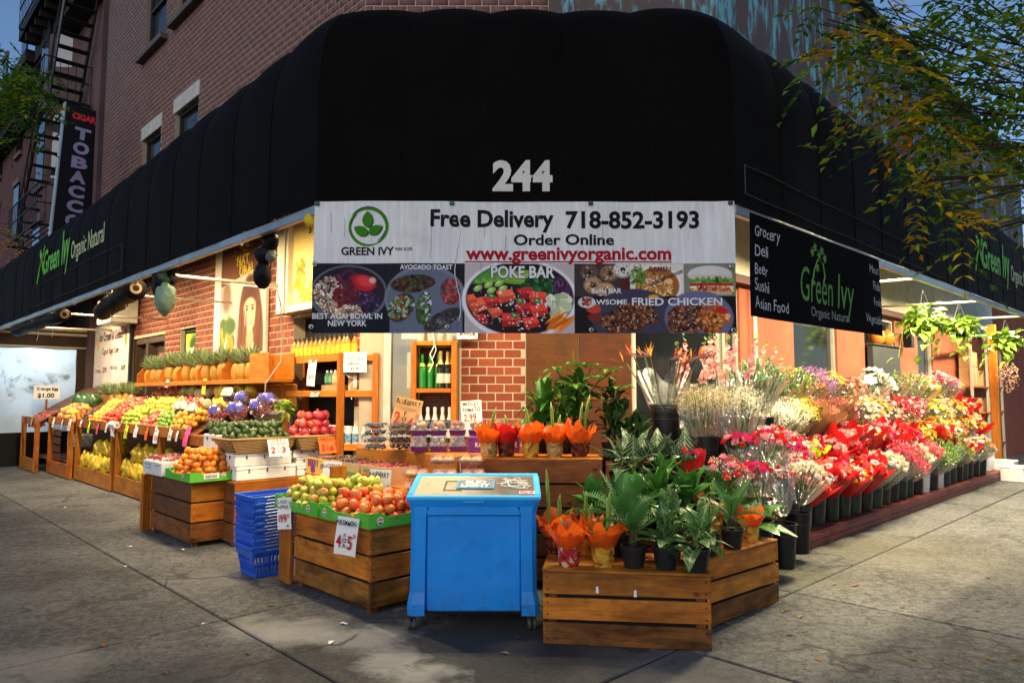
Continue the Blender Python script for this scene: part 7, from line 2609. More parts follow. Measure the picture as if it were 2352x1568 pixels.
# ================================================================ rolling cooler
co = thing('cooler', 'bright blue wheeled drink cooler with a clear lid in front of the crates', 'cooler', (-.265, 4.93, 0), R_(0))
def make_cooler_blue():
 k = NT('scuffed cooler blue plastic'); v = k.objvec(rand=False)
 c = k.mix(k.rng(k.noise(v, 2.2, 4, .6), .3, .7), (.003, .20, .66), (.005, .27, .80))
 mp = k.n('ShaderNodeMapping'); k.set(mp, 'Vector', v); mp.inputs['Scale'].default_value = (26, 26, 2.5); mp.inputs['Rotation'].default_value = (.1, .25, 0)
 sc_ = k.rng(k.noise(mp.outputs[0], 2.2, 4, .7), .66, .72)
 c = k.mix(k.math('MULTIPLY', sc_, .35), c, (.16, .42, .80))
 c = k.mix(k.math('MULTIPLY', k.rng(k.noise(v, 6, 5, .7), .56, .75), .45), c, (.008, .07, .20))
 z = k.n('ShaderNodeSeparateXYZ'); k.set(z, 0, v)
 low = k.math('MULTIPLY', k.rng(z.outputs[2], .32, .10), k.rng(k.noise(v, 9, 5, .7), .40, .62))
 c = k.mix(k.math('MULTIPLY', low, .6), c, (.03, .045, .06))
 k.base(c); k.set(k.bsdf, 'Roughness', k.rng(k.noise(v, 8, 4), .3, .7, .28, .5)); k.bsdf.inputs['Specular IOR Level'].default_value = .35
 k.bump(k.noise(v, 40, 4, .7), .06, .004)
 return k.mat


BLU_ = make_cooler_blue()
BLU2 = plain('cooler lid frame blue', (.05, .40, .80), .35, var=.1)
w2, dp, zb0, zt0 = .445, .60, .115, .845


def tub(g, rows):
 """rows: (z, half width, y front, y back); rounded rectangle loops"""
 K = []
 for (z, hw_, yf, yb) in rows:
  r = .045
  loop = []
  for (cx, cy_, a0) in ((hw_ - r, yf + r, -90), (hw_ - r, yb - r, 0), (-hw_ + r, yb - r, 90), (-hw_ + r, yf + r, 180)):
   for q in range(5):
    a = R_(a0 + q * 22.5)
    loop.append((cx + r * math.cos(a), cy_ + r * math.sin(a), z))
  K.append(loop)
 n = len(K[0])
 base = g.add([p for l in K for p in l], [])
 for k in range(len(K) - 1):
  for i in range(n):
   j = (i + 1) % n
   g.f.append([base + k * n + i, base + k * n + j, base + (k + 1) * n + j, base + (k + 1) * n + i]); g.m.append(g.cur)
 g.f.append([base + i for i in range(n)][::-1]); g.m.append(0)
 g.f.append([base + (len(K) - 1) * n + i for i in range(n)]); g.m.append(0)


g = G()
tub(g, [(zb0 + .03, .415, .035, dp - .035), (zb0 + .28, .418, .03, dp - .03), (.70, .425, .025, dp - .025), (.79, .43, .02, dp - .02), (.83, .45, .0, dp), (.865, .455, -.005, dp + .005)])
g.build('body', BLU_, co, smooth=True, auto=45)
# raised corner posts and top rail round the recessed front panel
for s in (-1, 1):
 g = G()
 x = s * .377
 vs = []
 for (z, xo, xi, y) in ((zb0 - .015, .452, .33, -.012), (zb0 + .06, .452, .33, -.012), (zb0 + .14, .436, .33, .0), (.5, .432, .328, .0), (.78, .432, .325, .0), (.835, .44, .30, .0)):
  vs.append([(s * xo, .10, z), (s * xo, y + .03, z), (s * (xo - .03), y, z), (s * xi, y, z), (s * xi, .05, z)])
 for k in range(len(vs) - 1):
  for i in range(4):
   q = [vs[k][i], vs[k][i + 1], vs[k + 1][i + 1], vs[k + 1][i]]
   g.quad(q if s < 0 else q[::-1])
 g.quad(vs[0] if s > 0 else vs[0][::-1])
 g.build('corner_post', BLU_, co, smooth=True, auto=50)
g = G(); g.box((0, .02, .80), (.66, .04, .075), ch=.012); g.build('front_rail', BLU_, co)
g = G(); g.box((0, .03, .455), (.648, .022, .67), ch=.008); g.build('front_panel', BLU_, co)
# sloped lid
sl = math.atan2(.095, dp)
m_l = Matrix.Rotation(sl, 3, 'X')
def lp(x, y, z): return m_l @ Vector((x, y, z)) + Vector((0, 0, .872))
g = G()
for (c, s) in (((0, .015, .012), (.93, .05, .03)), ((0, dp - .02, .012), (.93, .05, .03)), ((-.445, dp / 2, .012), (.045, dp - .09, .03)), ((.445, dp / 2, .012), (.045, dp - .09, .03))):
 g.box(lp(*c), s, m_l, ch=.008)
g.build('lid_frame', BLU2, co)
g = G()
vs = [(-.455, 0, .862), (.455, 0, .862), (.455, dp, .862), (-.455, dp, .862)]
up_ = [lp(-.455, 0, 0), lp(.455, 0, 0), lp(.455, dp, 0), lp(-.455, dp, 0)]
for i in range(4):
 j = (i + 1) % 4
 g.quad([vs[i], vs[j], up_[j], up_[i]])
g.build('lid_skirt', BLU_, co)


def make_lid():
 k = NT('scuffed lid with painted reflection'); v = k.objvec(rand=False)
 z = k.n('ShaderNodeSeparateXYZ'); k.set(z, 0, v)
 fx = k.math('ADD', k.math('MULTIPLY', z.outputs[0], 1.0), k.math('MULTIPLY', k.noise(v, 5, 4, .6), .5))
 c = k.mix(k.rng(fx, .0, .45), (.42, .40, .31), (.10, .115, .11))  # beige to dark sweep: the lid's reflection put into its colour
 c = k.mix(k.math('MULTIPLY', k.rng(k.noise(v, 9, 4, .65), .55, .7), .5), c, (.20, .19, .15))
 k.base(c); k.bsdf.inputs['Roughness'].default_value = .18
 k.bump(k.noise(v, 30, 3), .05, .003)
 return k.mat


g = G(); g.box(lp(0, dp / 2, .012), (.846, dp - .085, .012), m_l); g.build('lid_panel', make_lid(), co)
g = G(); g.box(lp(.0, .30, .022), (.26, .19, .006), m_l, ch=.002); g.build('badge_plate', plain('grey blue badge', (.17, .22, .27), .35), co)
g = G()
for (c, s) in (((0, .205, .026), (.27, .008, .004)), ((0, .395, .026), (.27, .008, .004)), ((-.132, .30, .026), (.008, .182, .004)), ((.132, .30, .026), (.008, .182, .004))): g.box(lp(*c), s, m_l)
g.build('badge_border', BLU2, co)
for s, y, w in (('BUD', .31, .15), ('LIGHT', .225, .21)): text(co, s, .095, plain('badge white', (.75, .75, .76), .4, var=0), lp(0, y, .030), (sl, 0, 0), bold=.05, width=w)
for (x, y, w, d) in ((-.22, .29, .012, .22), (-.16, .40, .13, .012), (-.16, .17, .13, .012)):
 g = G(); g.box(lp(x, y, .020), (w, d, .004), m_l); g.build('glue_mark', plain('brown glue residue', (.10, .085, .05), .6), co)
g = G()
pts = [lp(.15, .33, .024)]
for i in range(46):
 a = i * .7
 pts.append(lp(.29 + .085 * math.cos(a * 1.13) + .03 * math.sin(a * 2.7), .32 + .10 * math.sin(a) + .04 * math.cos(a * 1.9), .024 + .004 * (i % 3)))
g.tube(pts, .0028, 4)
t = g.build('loose_string', STRING); tag(t, 'loose white string coiled on the cooler lid', 'string'); t.location = co.location
g = G(); g.box(lp(.37, .11, .021), (.11, .09, .003), m_l); g.build('sticker', plain('red white sticker', (.66, .60, .60), .5), co)
g = G(); g.box(lp(.37, .147, .0235), (.11, .014, .002), m_l); g.box(lp(.37, .073, .0235), (.11, .014, .002), m_l); g.build('sticker_edge', plain('sticker red', (.5, .05, .06), .5), co)
text(co, 'PULL UP', .04, INK, lp(.37, .095, .0245), (sl, 0, 0), bold=.04, width=.09)
g = G(); g.box((0, -.012, .862), (.15, .02, .014), ch=.005); g.build('lid_latch', BLU2, co)
# casters
RUB = plain('caster rubber', (.05, .05, .05), .5); CAS = plain('caster bracket', (.02, .02, .022), .4)
for (x, y) in ((-.42, .03), (.40, .03), (-.42, dp - .05), (.42, dp - .05)):
 g = G(); g.box((x, y + .01, .095), (.05, .06, .03), ch=.006); g.box((x, y + .03, .07), (.034, .03, .06), ch=.006); c_ = g.build('caster', CAS, co)
 for dx in (-.017, .017):
  g = G(); g.lathe([(.012, -.012), (.036, -.011), (.04, -.006), (.04, .006), (.036, .011), (.012, .012)], 16, (x + dx, y, .04), (1, .15, 0)); o = g.build('wheel', RUB, None, smooth=True, auto=40); o.parent = c_
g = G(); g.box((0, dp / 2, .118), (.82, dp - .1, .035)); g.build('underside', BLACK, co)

# ================================================================ right-hand crates
bc = crate('wooden_crate', 'tall dark slatted crate carrying the orange wrapped bulbs', Vector((-.3, 6.02, 0)), 0, 1.06, .46, 1.04, 5, mats=(wood('brown crate pine', (.15, .042, .007), (.29, .095, .018), dirt=.5), W_DARK), topmat=W_ORANGE)
bc.rotation_euler = (0, 0, R_(-1))
fc = crate('wooden_crate', 'low slatted crate at the front holding black nursery pots', Vector((.20, 4.68, 0)), R_(-7.5), 1.06, .55, .45, 3, foot=.0, topmat=W_CRATE, gap=.022)
fc2 = crate('wooden_crate', 'low slatted crate angled along the flower deck', Vector((1.33, 4.96, 0)), R_(41.5), 1.0, .56, .45, 3, foot=.0, topmat=W_ORANGE)
for (x, z) in ((.34, .33), (.58, .315)):
 g = G(); g.quad([(x, -.003, z), (x + .02, -.003, z), (x + .016, -.006, z + .045), (x + .002, -.004, z + .04)]); g.build('paper_shred', PAPER, fc)
# ================================================================ flower deck
fd = thing('flower_deck', 'long dark red wooden deck carrying the tiers of flower buckets', 'deck', (0, 0, 0))
segs = [6.35, 7.92, 9.9, 12.0, 14.1, 16.3]
for i in range(5):
 l = segs[i + 1] - segs[i] - .012
 ac_ = (segs[i] + segs[i + 1]) / 2
 for k in range(2): plank(fd, l, .03, .064, W(ac_, 3.2, .036 + k * .068), (0, 0, TH), W_RED, 'front_board')
 for k in range(2): plank(fd, l, .15, .025, W(ac_, 3.27 + k * .155, .1465), (0, 0, TH), W_RED, 'top_board')
TIER = [(.159, 3.36), (.46, 3.64), (.80, 3.88), (1.18, 4.08)]
for (z, b) in TIER[1:]:
 plank(fd, 9.6, .24, .03, W(11.4, b, z - .016), (0, 0, TH), W_DARK, 'tier_board')
 plank(fd, 9.6, .02, z - .2, W(11.4, b - .11, z / 2 + .05), (0, 0, TH), W_DARK, 'riser')
BUCKG = plain('dark green bucket plastic', (.010, .020, .017), .35, rand=.35, var=.2)
BUCKW = plain('pale grey bucket plastic', (.48, .47, .44), .4, var=.15)


def make_bucket(mat, r=.105, h=.34):
 t = thing('bucket', 'bucket', 'bucket')
 g = G(); g.lathe([(0, .004), (r * .8, 0), (r * .82, .01), (r, h - .03), (r * 1.0, h), (r * .95, h), (r * .9, h - .05), (0, h - .06)], 20, cap=False); g.build('tub', mat, t, smooth=True, auto=40)
 g = G(); g.lathe([(r * .99, h - .012), (r * 1.06, h - .008), (r * 1.06, h + .004), (r * .96, h + .004)], 20, cap=False); g.build('rim', mat, t, smooth=True, auto=40)
 g = G(); g.lathe([(r * .955, h * .72), (r * .985, h * .73), (r * .985, h * .75), (r * .965, h * .76)], 20, cap=False); g.build('band', mat, t, smooth=True, auto=40)
 return t


BLOOM = make_leaf('flower petals', .6, .3)
STEMM = make_leaf('flower stems', .5, .15)


class Bloom:
 """gathers flower heads, leaves and stems of one bouquet"""

 def __init__(self): self.v, self.f, self.c = [], [], []

 def add(self, vs, fs, col):
  n = len(self.v)
  self.v += [tuple(p) for p in vs]
  self.c += [col] * len(vs) if not isinstance(col, list) else col
  self.f += [tuple(i + n for i in q) for q in fs]

 def frame(self, n):
  n = Vector(n).normalized()
  a = n.cross(Vector((.31, .17, .9)))
  if a.length < .01: a = n.cross(Vector((1, 0, 0)))
  a.normalize()
  return n, a, n.cross(a)

 def disc(self, c, n, r, col, mid, petals=11, cup=.25, wid=.55, lay=1):
  n, a, b = self.frame(n)
  c = Vector(c)
  for L_ in range(lay):
   rr = r * (1 - .28 * L_)
   o = random.random()
   for k in range(petals):
    t = 6.283 * (k + o) / petals
    d = a * math.cos(t) + b * math.sin(t); s = (b * math.cos(t) - a * math.sin(t))
    w = rr * wid * 3.0 / petals * 1.3
    j = random.uniform(.8, 1.15)
    cc = tuple(min(1, x * j) for x in col)
    h0 = n * (rr * .12 * L_)
    self.add([c + d * rr * .15 + h0, c + d * rr * .6 + s * w + n * rr * cup * .5 + h0, c + d * rr + n * rr * cup * (1 + .6 * L_) + h0, c + d * rr * .6 - s * w + n * rr * cup * .5 + h0], [(0, 1, 2, 3)], cc)
  if mid:
   m = c + n * r * .12
   ring = [m + (a * math.cos(i * 1.047) + b * math.sin(i * 1.047)) * r * .26 for i in range(6)]
   self.add(ring + [m + n * r * .14], [(i, (i + 1) % 6, 6) for i in range(6)], mid)

 def ball(self, c, n, r, col, lay=3):
  """rose or carnation: cupped petal rings"""
  n, a, b = self.frame(n)
  c = Vector(c)
  for L_ in range(lay):
   rr = r * (1 - .25 * L_)
   k = 6 - L_
   o = random.random()
   for i in range(k):
    t = 6.283 * (i + o) / k
    d = a * math.cos(t) + b * math.sin(t); s = b * math.cos(t) - a * math.sin(t)
    w = rr * .62
    j = random.uniform(.75, 1.2) * (1 - .08 * L_)
    top = r * (.35 + .28 * L_)
    self.add([c + d * rr * .35 - n * r * .5, c + d * rr * .95 + s * w * .8 + n * (top * .45 - r * .2), c + d * rr * .9 + s * w * .35 + n * top, c + d * rr * .9 - s * w * .35 + n * top * 1.05, c + d * rr * .95 - s * w * .8 + n * (top * .45 - r * .2)],
                         [(0, 1, 2, 3, 4)], tuple(min(1, x * j) for x in col))

 def specks(self, c, R, n, r, cols, up=.6):
  c = Vector(c)
  for _ in range(n):
   d = Vector((random.gauss(0, 1), random.gauss(0, 1), random.gauss(0, 1))).normalized()
   p = c + Vector((d.x * R, d.y * R, d.z * R * up)) * (random.random() ** .4)
   q = Vector((random.gauss(0, 1), random.gauss(0, 1), random.gauss(0, 1))).normalized() * r
   s = q.cross(Vector((.3, .5, .8))).normalized() * r
   j = random.uniform(.75, 1.2)
   self.add([p - q, p + s, p + q, p - s], [(0, 1, 2, 3)], tuple(min(1, x * j) for x in random.choice(cols)))

 def leaf(self, p, d, l, w, col, droop=.2):
  p, d = Vector(p), Vector(d).normalized()
  s = d.cross(Vector((0, 0, 1)))
  s = s.normalized() if s.length > .01 else Vector((1, 0, 0))
  j = random.uniform(.75, 1.25)
  u = s.cross(d)
  m = p + d * l * .5 + Vector((0, 0, -droop * l * .2)); e = p + d * l + Vector((0, 0, -droop * l))
  self.add([p, m + s * w * .5 + u * w * .18, m, m - s * w * .5 + u * w * .18, e], [(0, 1, 2), (0, 2, 3), (1, 4, 2), (2, 4, 3)], tuple(x * j for x in col))

 def stem(self, p, q, r, col):
  p, q = Vector(p), Vector(q)
  d = (q - p)
  a = d.cross(Vector((1, .2, 0))).normalized() * r; b = d.cross(a).normalized() * r
  self.add([p + a, p + b * .9 - a * .5, p - b * .9 - a * .5, q + a, q + b * .9 - a * .5, q - b * .9 - a * .5], [(0, 1, 4, 3), (1, 2, 5, 4), (2, 0, 3, 5)], col)

 def build(self, name, mat, parent):
  me = bpy.data.meshes.new(name)
  me.from_pydata(self.v, [], self.f)
  at = me.color_attributes.new('Col', 'FLOAT_COLOR', 'POINT')
  at.data.foreach_set('color', np.array([(*c, 1) for c in self.c], np.float32).ravel())
  me.materials.append(mat); me.update()
  o = bpy.data.objects.new(name, me)
  return link(o, parent)


CELLO = clear('cellophane', (.97, .97, .97), .9, .12, 1.0)


def paper_mat(name, col, rough=.35, tr=.35):
 if name in _MATS: return _MATS[name]
 k = NT(name); v = k.objvec()
 c = k.hsv((*col, 1), v=k.rng(k.noise(v, 7, 3), .3, .7, .8, 1.2))
 k.base(c); k.bsdf.inputs['Roughness'].default_value = rough
 tl = k.n('ShaderNodeBsdfTranslucent'); k.t.links.new(c, tl.inputs[0])
 mx = k.n('ShaderNodeMixShader'); mx.inputs[0].default_value = tr
 k.t.links.new(k.bsdf.outputs[0], mx.inputs[1]); k.t.links.new(tl.outputs[0], mx.inputs[2]); k.t.links.new(mx.outputs[0], k.out.inputs['Surface'])
 k.bump(k.noise(v, 16, 3, .6, .8), .5, .012)
 _MATS[name] = k.mat
 return k.mat


P_RED = paper_mat('red tissue wrap', (.50, .010, .012))
P_LIME = paper_mat('lime tissue wrap', (.36, .62, .015))
P_ORG = paper_mat('orange tissue wrap', (.70, .11, .008))
P_KRAFT = paper_mat('brown tissue wrap', (.26, .12, .05))


def wrap_sheet(name, parent, r0, r1, h, mat, seed, z0=0.0, points=4, ruff=.12, n=36, m=7, open_=.75, crumple_=.03):
 """cone of crinkled sheet with pointed corners"""
 rs = random.Random(seed)
 pk = [((q + rs.uniform(-.3, .3)) * 6.283 / points, rs.uniform(.45, 1.0), rs.uniform(.28, .5)) for q in range(points)]
 hm = [(k_, rs.uniform(0, 6.28), rs.uniform(.4, 1) / k_ ** .7) for k_ in (2, 3, 5, 8, 13)]
 V, F = [], []
 for j in range(m + 1):
  s = j / m
  for i in range(n):
   t = 6.283 * i / n
   corner = max(h_ * math.exp(-(((t - a_ + math.pi) % 6.283 - math.pi) / w_) ** 2) for a_, h_, w_ in pk)
   wob = sum(w_ * math.sin(k_ * t + p_ + s * 1.3) for k_, p_, w_ in hm)
   rr = r0 + (r1 - r0) * s ** open_ * (.80 + .5 * corner * s)
   rr *= 1 + ruff * s * .55 * wob
   pa = .42 if crumple_ < .1 else .62
   z = z0 + h * s * (1.16 - pa + pa * corner * s) + ruff * .05 * s * wob
   cr = crumple_ * s
   rr *= 1 + rs.uniform(-cr, cr); z += rs.uniform(-cr, cr) * h * .5
   V.append((rr * math.cos(t), rr * math.sin(t), z))
 for j in range(m):
  for i in range(n):
   k = (i + 1) % n
   F.append((j * n + i, j * n + k, (j + 1) * n + k, (j + 1) * n + i))
 return np_mesh(name, np.array(V), F, mat, parent, smooth=crumple_ < .1)


GREENS = [(.045, .11, .02), (.06, .15, .03), (.03, .08, .018)]


def bouquet(kind, pal, wrapm, R=.15, H=.36, n=14, seed=0, two=None):
 random.seed(seed * 13 + 5)
 t = thing('bouquet', 'b', 'bouquet')
 B = Bloom(); S = Bloom()
 dome = lambda q, a: Vector((R * math.sin(q) * math.cos(a), R * math.sin(q) * math.sin(a), H - R * .35 + R * .75 * math.cos(q)))
 for i in range(n):
  q = math.acos(1 - 1.0 * (i + .5) / n) * .92
  a = i * 2.4 + random.uniform(-.2, .2)
  p = dome(q, a); nn = (p - Vector((0, 0, H - R * 1.1)))
  col = random.choice(pal)
  S.stem((p.x * .15, p.y * .15, .02), p, .0035, random.choice(GREENS))
  if kind == 'daisy': B.disc(p, nn, random.uniform(.036, .048), col, (.45, .30, .03), 12, .15, .7)
  elif kind == 'gerbera': B.disc(p, nn, random.uniform(.045, .056), col, (.10, .02, .02), 16, .12, .8, 2)
  elif kind == 'rose': B.ball(p, nn, random.uniform(.030, .040), col)
  elif kind == 'carnation': B.ball(p, nn, random.uniform(.032, .042), col, 4); B.specks(p + nn.normalized() * .01, .03, 16, .008, [col])
  elif kind == 'alstro':
   for e in range(4): B.disc(p + Vector((random.gauss(0, .028), random.gauss(0, .028), random.gauss(0, .02))), nn + Vector((random.gauss(0, .1), random.gauss(0, .1), 0)), .026, random.choice(pal), None, 6, .7, .8)
  elif kind == 'spray': B.specks(p, R * .40, 62, .0055, pal, .9)
  elif kind == 'statice': B.specks(p, R * .36, 60, .009, pal, 1.0)
  elif kind == 'green':
   for e in range(7): B.leaf(p - nn.normalized() * random.uniform(0, .09), nn.normalized() + Vector((random.gauss(0, .6), random.gauss(0, .6), random.gauss(.1, .4))), random.uniform(.05, .09), random.uniform(.018, .03), random.choice(pal), .3)
  elif kind == 'lily':
   if i % 2 == 0: B.disc(p + nn.normalized() * .03, nn + Vector((random.gauss(0, .05), random.gauss(0, .05), 0)), .085, col, (.5, .3, .05), 6, .35, .62)
   else: B.leaf(p, nn.normalized() + Vector((random.gauss(0, .4), random.gauss(0, .4), .2)), .12, .028, random.choice(GREENS), .2); B.leaf(p, nn, .09, .02, (.45, .5, .28), 0)
  elif kind == 'mixed':
   w = random.random()
   if w < .35: B.disc(p, nn, .042, col, (.45, .3, .03), 12, .15, .7)
   elif w < .65: B.ball(p, nn, .034, col)
   else: B.specks(p, .05, 30, .008, [col])
  elif kind == 'gladiolus':
   for e in range(9):
    z = p.z - .02 + e * .038; rr = .032 * (1 - e / 11)
    B.disc((p.x * (1 + e * .03), p.y * (1 + e * .03), z), (random.gauss(0, 1), random.gauss(0, 1), .5), rr + .01, col if e < 7 else (.2, .3, .08), None, 6, .5, .8)
  if kind in ('daisy', 'gerbera', 'rose', 'carnation', 'alstro', 'mixed') and i % 2 == 0:
   B.leaf(p * .98 - Vector((0, 0, .02)), nn.normalized() + Vector((random.gauss(0, .4), random.gauss(0, .4), .1)), .075, .026, random.choice(GREENS), .3)
  if two and random.random() < .5: B.specks(p, R * .3, 16, .006, two, .8)
 for i in range(8):
  a = i * .785
  S.leaf((math.cos(a) * R * .3, math.sin(a) * R * .3, H * .45), (math.cos(a) * .6, math.sin(a) * .6, .9), H * .35, .03, random.choice(GREENS), .1)
 B.build('blossoms', BLOOM, t)
 S.build('stems', STEMM, t)
 if wrapm is not None:
  if wrapm is CELLO: wrap_sheet('wrap', t, .04, R * 1.2, H * .98, wrapm, seed, points=4)
  else:
   wrap_sheet('wrap', t, .04, R * 1.25, H * 1.12, wrapm, seed, points=4, ruff=.2)
   wrap_sheet('wrap', t, .045, R * 1.15, H * 1.2, wrapm, seed + 3, points=3, ruff=.25)
 return t


RED, PINK, HOT, WHT_, CRM, YEL, ORG, PUR, DUS = (.60, .02, .02), (.75, .30, .34), (.62, .03, .16), (.78, .76, .70), (.72, .62, .45), (.78, .52, .03), (.75, .22, .02), (.26, .09, .34), (.42, .10, .09)
LGR = [(.12, .24, .04), (.20, .32, .07), (.30, .40, .12)]
KINDS = {
 'red_gerbera': ('gerbera', [RED, PINK, HOT, (.7, .1, .05)], P_RED, 'red paper bouquet of gerberas'),
 'red_pinkwhite': ('carnation', [PINK, (.7, .4, .36), HOT, PINK], P_RED, 'red paper bouquet of pale pink flowers'),
 'red_yellow': ('mixed', [YEL, WHT_, RED, ORG], P_RED, 'red paper bouquet of yellow and white flowers'),
 'lime_paper': ('mixed', [HOT, RED, PINK], P_LIME, 'lime green paper bouquet'),
 'clear_pink': ('mixed', [HOT, PINK, WHT_, RED], CELLO, 'clear wrapped bouquet of pink and white flowers'),
 'clear_white': ('carnation', [WHT_, CRM, (.70, .72, .50)], CELLO, 'clear wrapped bouquet of cream flowers'),
 'clear_redpink': ('statice', [RED, PINK, RED, HOT], CELLO, 'clear wrapped spray of pink and red flowers'),
 'green_fill': ('green', LGR, CELLO, 'clear wrapped bunch of green foliage'),
 'euc': ('green', [(.14, .24, .12), (.22, .32, .18), (.10, .2, .08)], CELLO, 'clear wrapped eucalyptus bunch'),
 'baby': ('spray', [(.82, .78, .62), (.74, .68, .48), (.88, .86, .74)], CELLO, 'bushy cream filler flower bunch'),
 'dried': ('spray', [(.46, .36, .20), (.56, .46, .28), (.34, .26, .14)], CELLO, 'dried tan filler flower bunch'),
 'yellow_spray': ('spray', [(.78, .62, .03), (.70, .66, .06), (.60, .60, .10)], CELLO, 'yellow spray flower bunch'),
 'dusty': ('statice', [DUS, (.52, .16, .13), (.35, .10, .12), (.48, .20, .10)], P_KRAFT, 'brown wrapped dusty red spray'),
 'purple': ('statice', [PUR, (.36, .16, .44), (.5, .3, .5)], CELLO, 'clear wrapped purple statice bunch'),
 'orange': ('daisy', [ORG, (.78, .34, .03), YEL], CELLO, 'clear wrapped orange daisy bunch'),
 'rust': ('daisy', [(.42, .06, .03), (.5, .12, .08), (.66, .30, .30)], CELLO, 'clear wrapped rust red daisy bunch'),
 'lily': ('lily', [(.86, .84, .78), (.84, .82, .74)], CELLO, 'bunch of open white lilies'),
 'buds': ('green', [(.16, .26, .06), (.28, .34, .12), (.45, .30, .22)], CELLO, 'green lily bud bunch'),
 'alstro_w': ('alstro', [WHT_, PINK, CRM, YEL], CELLO, 'clear wrapped pale alstroemeria bunch'),
 'alstro_r': ('alstro', [WHT_, HOT, RED, PINK], CELLO, 'clear wrapped red and white alstroemeria bunch'),
 'mix_y': ('mixed', [YEL, YEL, WHT_, (.6, .66, .1), ORG], CELLO, 'clear wrapped yellow mixed bouquet'),
 'mix_all': ('mixed', [YEL, HOT, WHT_, PUR, ORG, RED], CELLO, 'clear wrapped bright mixed bouquet'),
 'roses': ('rose', [HOT, PINK, RED], CELLO, 'clear wrapped bunch of pink roses'),
 'glad': ('gladiolus', [PINK, (.78, .38, .36)], CELLO, 'clear wrapped pink gladiolus bunch'),
}
PROTO = {}


def get_bouquet(kind, var, label, group):
 key = (kind, var)
 kd = KINDS[kind]
 if key not in PROTO:
  n = {'spray': 12, 'statice': 14, 'green': 18, 'lily': 9, 'gladiolus': 5, 'alstro': 13}.get(kd[0], 17)
  o = bouquet(kd[0], kd[1], kd[2], .16 + .012 * var, .36 + .02 * (var % 2), n, hash_(kind) + var, [(.82, .8, .7)] if kind in ('red_pinkwhite', 'clear_pink') else None)
  PROTO[key] = o
  o['label'] = label; o['group'] = group
  return o
 return dup(PROTO[key], label=label, group=group)


def hash_(s): return sum(ord(c) * (i + 3) for i, c in enumerate(s)) % 997


ROWN = ['front', 'second', 'third', 'top']
rows = {
 0: [(7.30, 'clear_pink'), (7.62, 'red_gerbera'), (7.98, 'red_gerbera'), (8.32, 'red_gerbera'), (8.66, 'red_yellow'), (9.0, 'red_yellow'), (9.35, 'red_gerbera'), (9.7, 'clear_white'), (10.05, 'clear_white'), (10.4, 'clear_redpink'), (10.75, 'clear_redpink'),
  (11.1, 'clear_redpink'), (11.45, 'clear_white'), (11.8, 'clear_redpink'), (12.15, 'green_fill'), (12.5, 'green_fill'), (12.85, 'green_fill'), (13.2, 'euc'), (13.55, 'green_fill'), (13.9, 'red_yellow'), (14.25, 'mix_all'), (14.6, 'mix_all'), (15.0, 'clear_white')],
 1: [(7.5, 'roses'), (7.95, 'clear_pink'), (8.35, 'lime_paper'), (8.72, 'red_pinkwhite'), (9.08, 'red_pinkwhite'), (9.44, 'red_pinkwhite'), (9.8, 'red_pinkwhite'), (10.2, 'red_yellow'), (10.6, 'red_pinkwhite'), (11.0, 'red_pinkwhite'), (11.4, 'red_gerbera'), (11.8, 'red_gerbera'),
  (12.2, 'mix_y'), (12.6, 'mix_y'), (13.0, 'red_yellow'), (13.4, 'mix_y'), (13.8, 'alstro_w'), (14.2, 'mix_y'), (14.6, 'mix_all'), (15.0, 'mix_y'), (15.4, 'red_yellow'), (15.8, 'red_yellow')],
 2: [(7.55, 'baby'), (7.95, 'baby'), (8.3, 'baby'), (8.65, 'yellow_spray'), (9.0, 'dusty'), (9.35, 'dusty'), (9.7, 'dusty'), (10.1, 'dusty'), (10.5, 'alstro_w'), (10.9, 'alstro_w'), (11.3, 'mix_y'), (11.7, 'alstro_w'), (12.1, 'alstro_r'), (12.5, 'alstro_r'), (12.9, 'alstro_r'), (13.3, 'mix_all'),
  (13.7, 'mix_y'), (14.1, 'mix_y'), (14.5, 'alstro_w'), (14.9, 'mix_y'), (15.3, 'clear_pink'), (15.7, 'red_yellow'), (16.1, 'red_yellow')],
 3: [(7.75, 'glad'), (8.1, 'euc'), (8.4, 'euc'), (8.7, 'euc'), (9.0, 'green_fill'), (9.35, 'purple'), (9.7, 'orange'), (10.05, 'orange'), (10.4, 'rust'), (10.8, 'rust'), (11.2, 'lily'), (11.6, 'lily'), (12.0, 'lily'), (12.4, 'buds'), (12.8, 'buds'), (13.2, 'buds'), (13.6, 'buds'), (14.0, 'mix_y'),
  (14.5, 'clear_white'), (15.0, 'clear_pink'), (15.5, 'purple'), (15.9, 'orange'), (16.3, 'orange')],
}
bk0, bkg, bkw = make_bucket(BLACK_PLASTIC), make_bucket(BUCKG), make_bucket(BUCKW, .1, .32)
usedb = set()
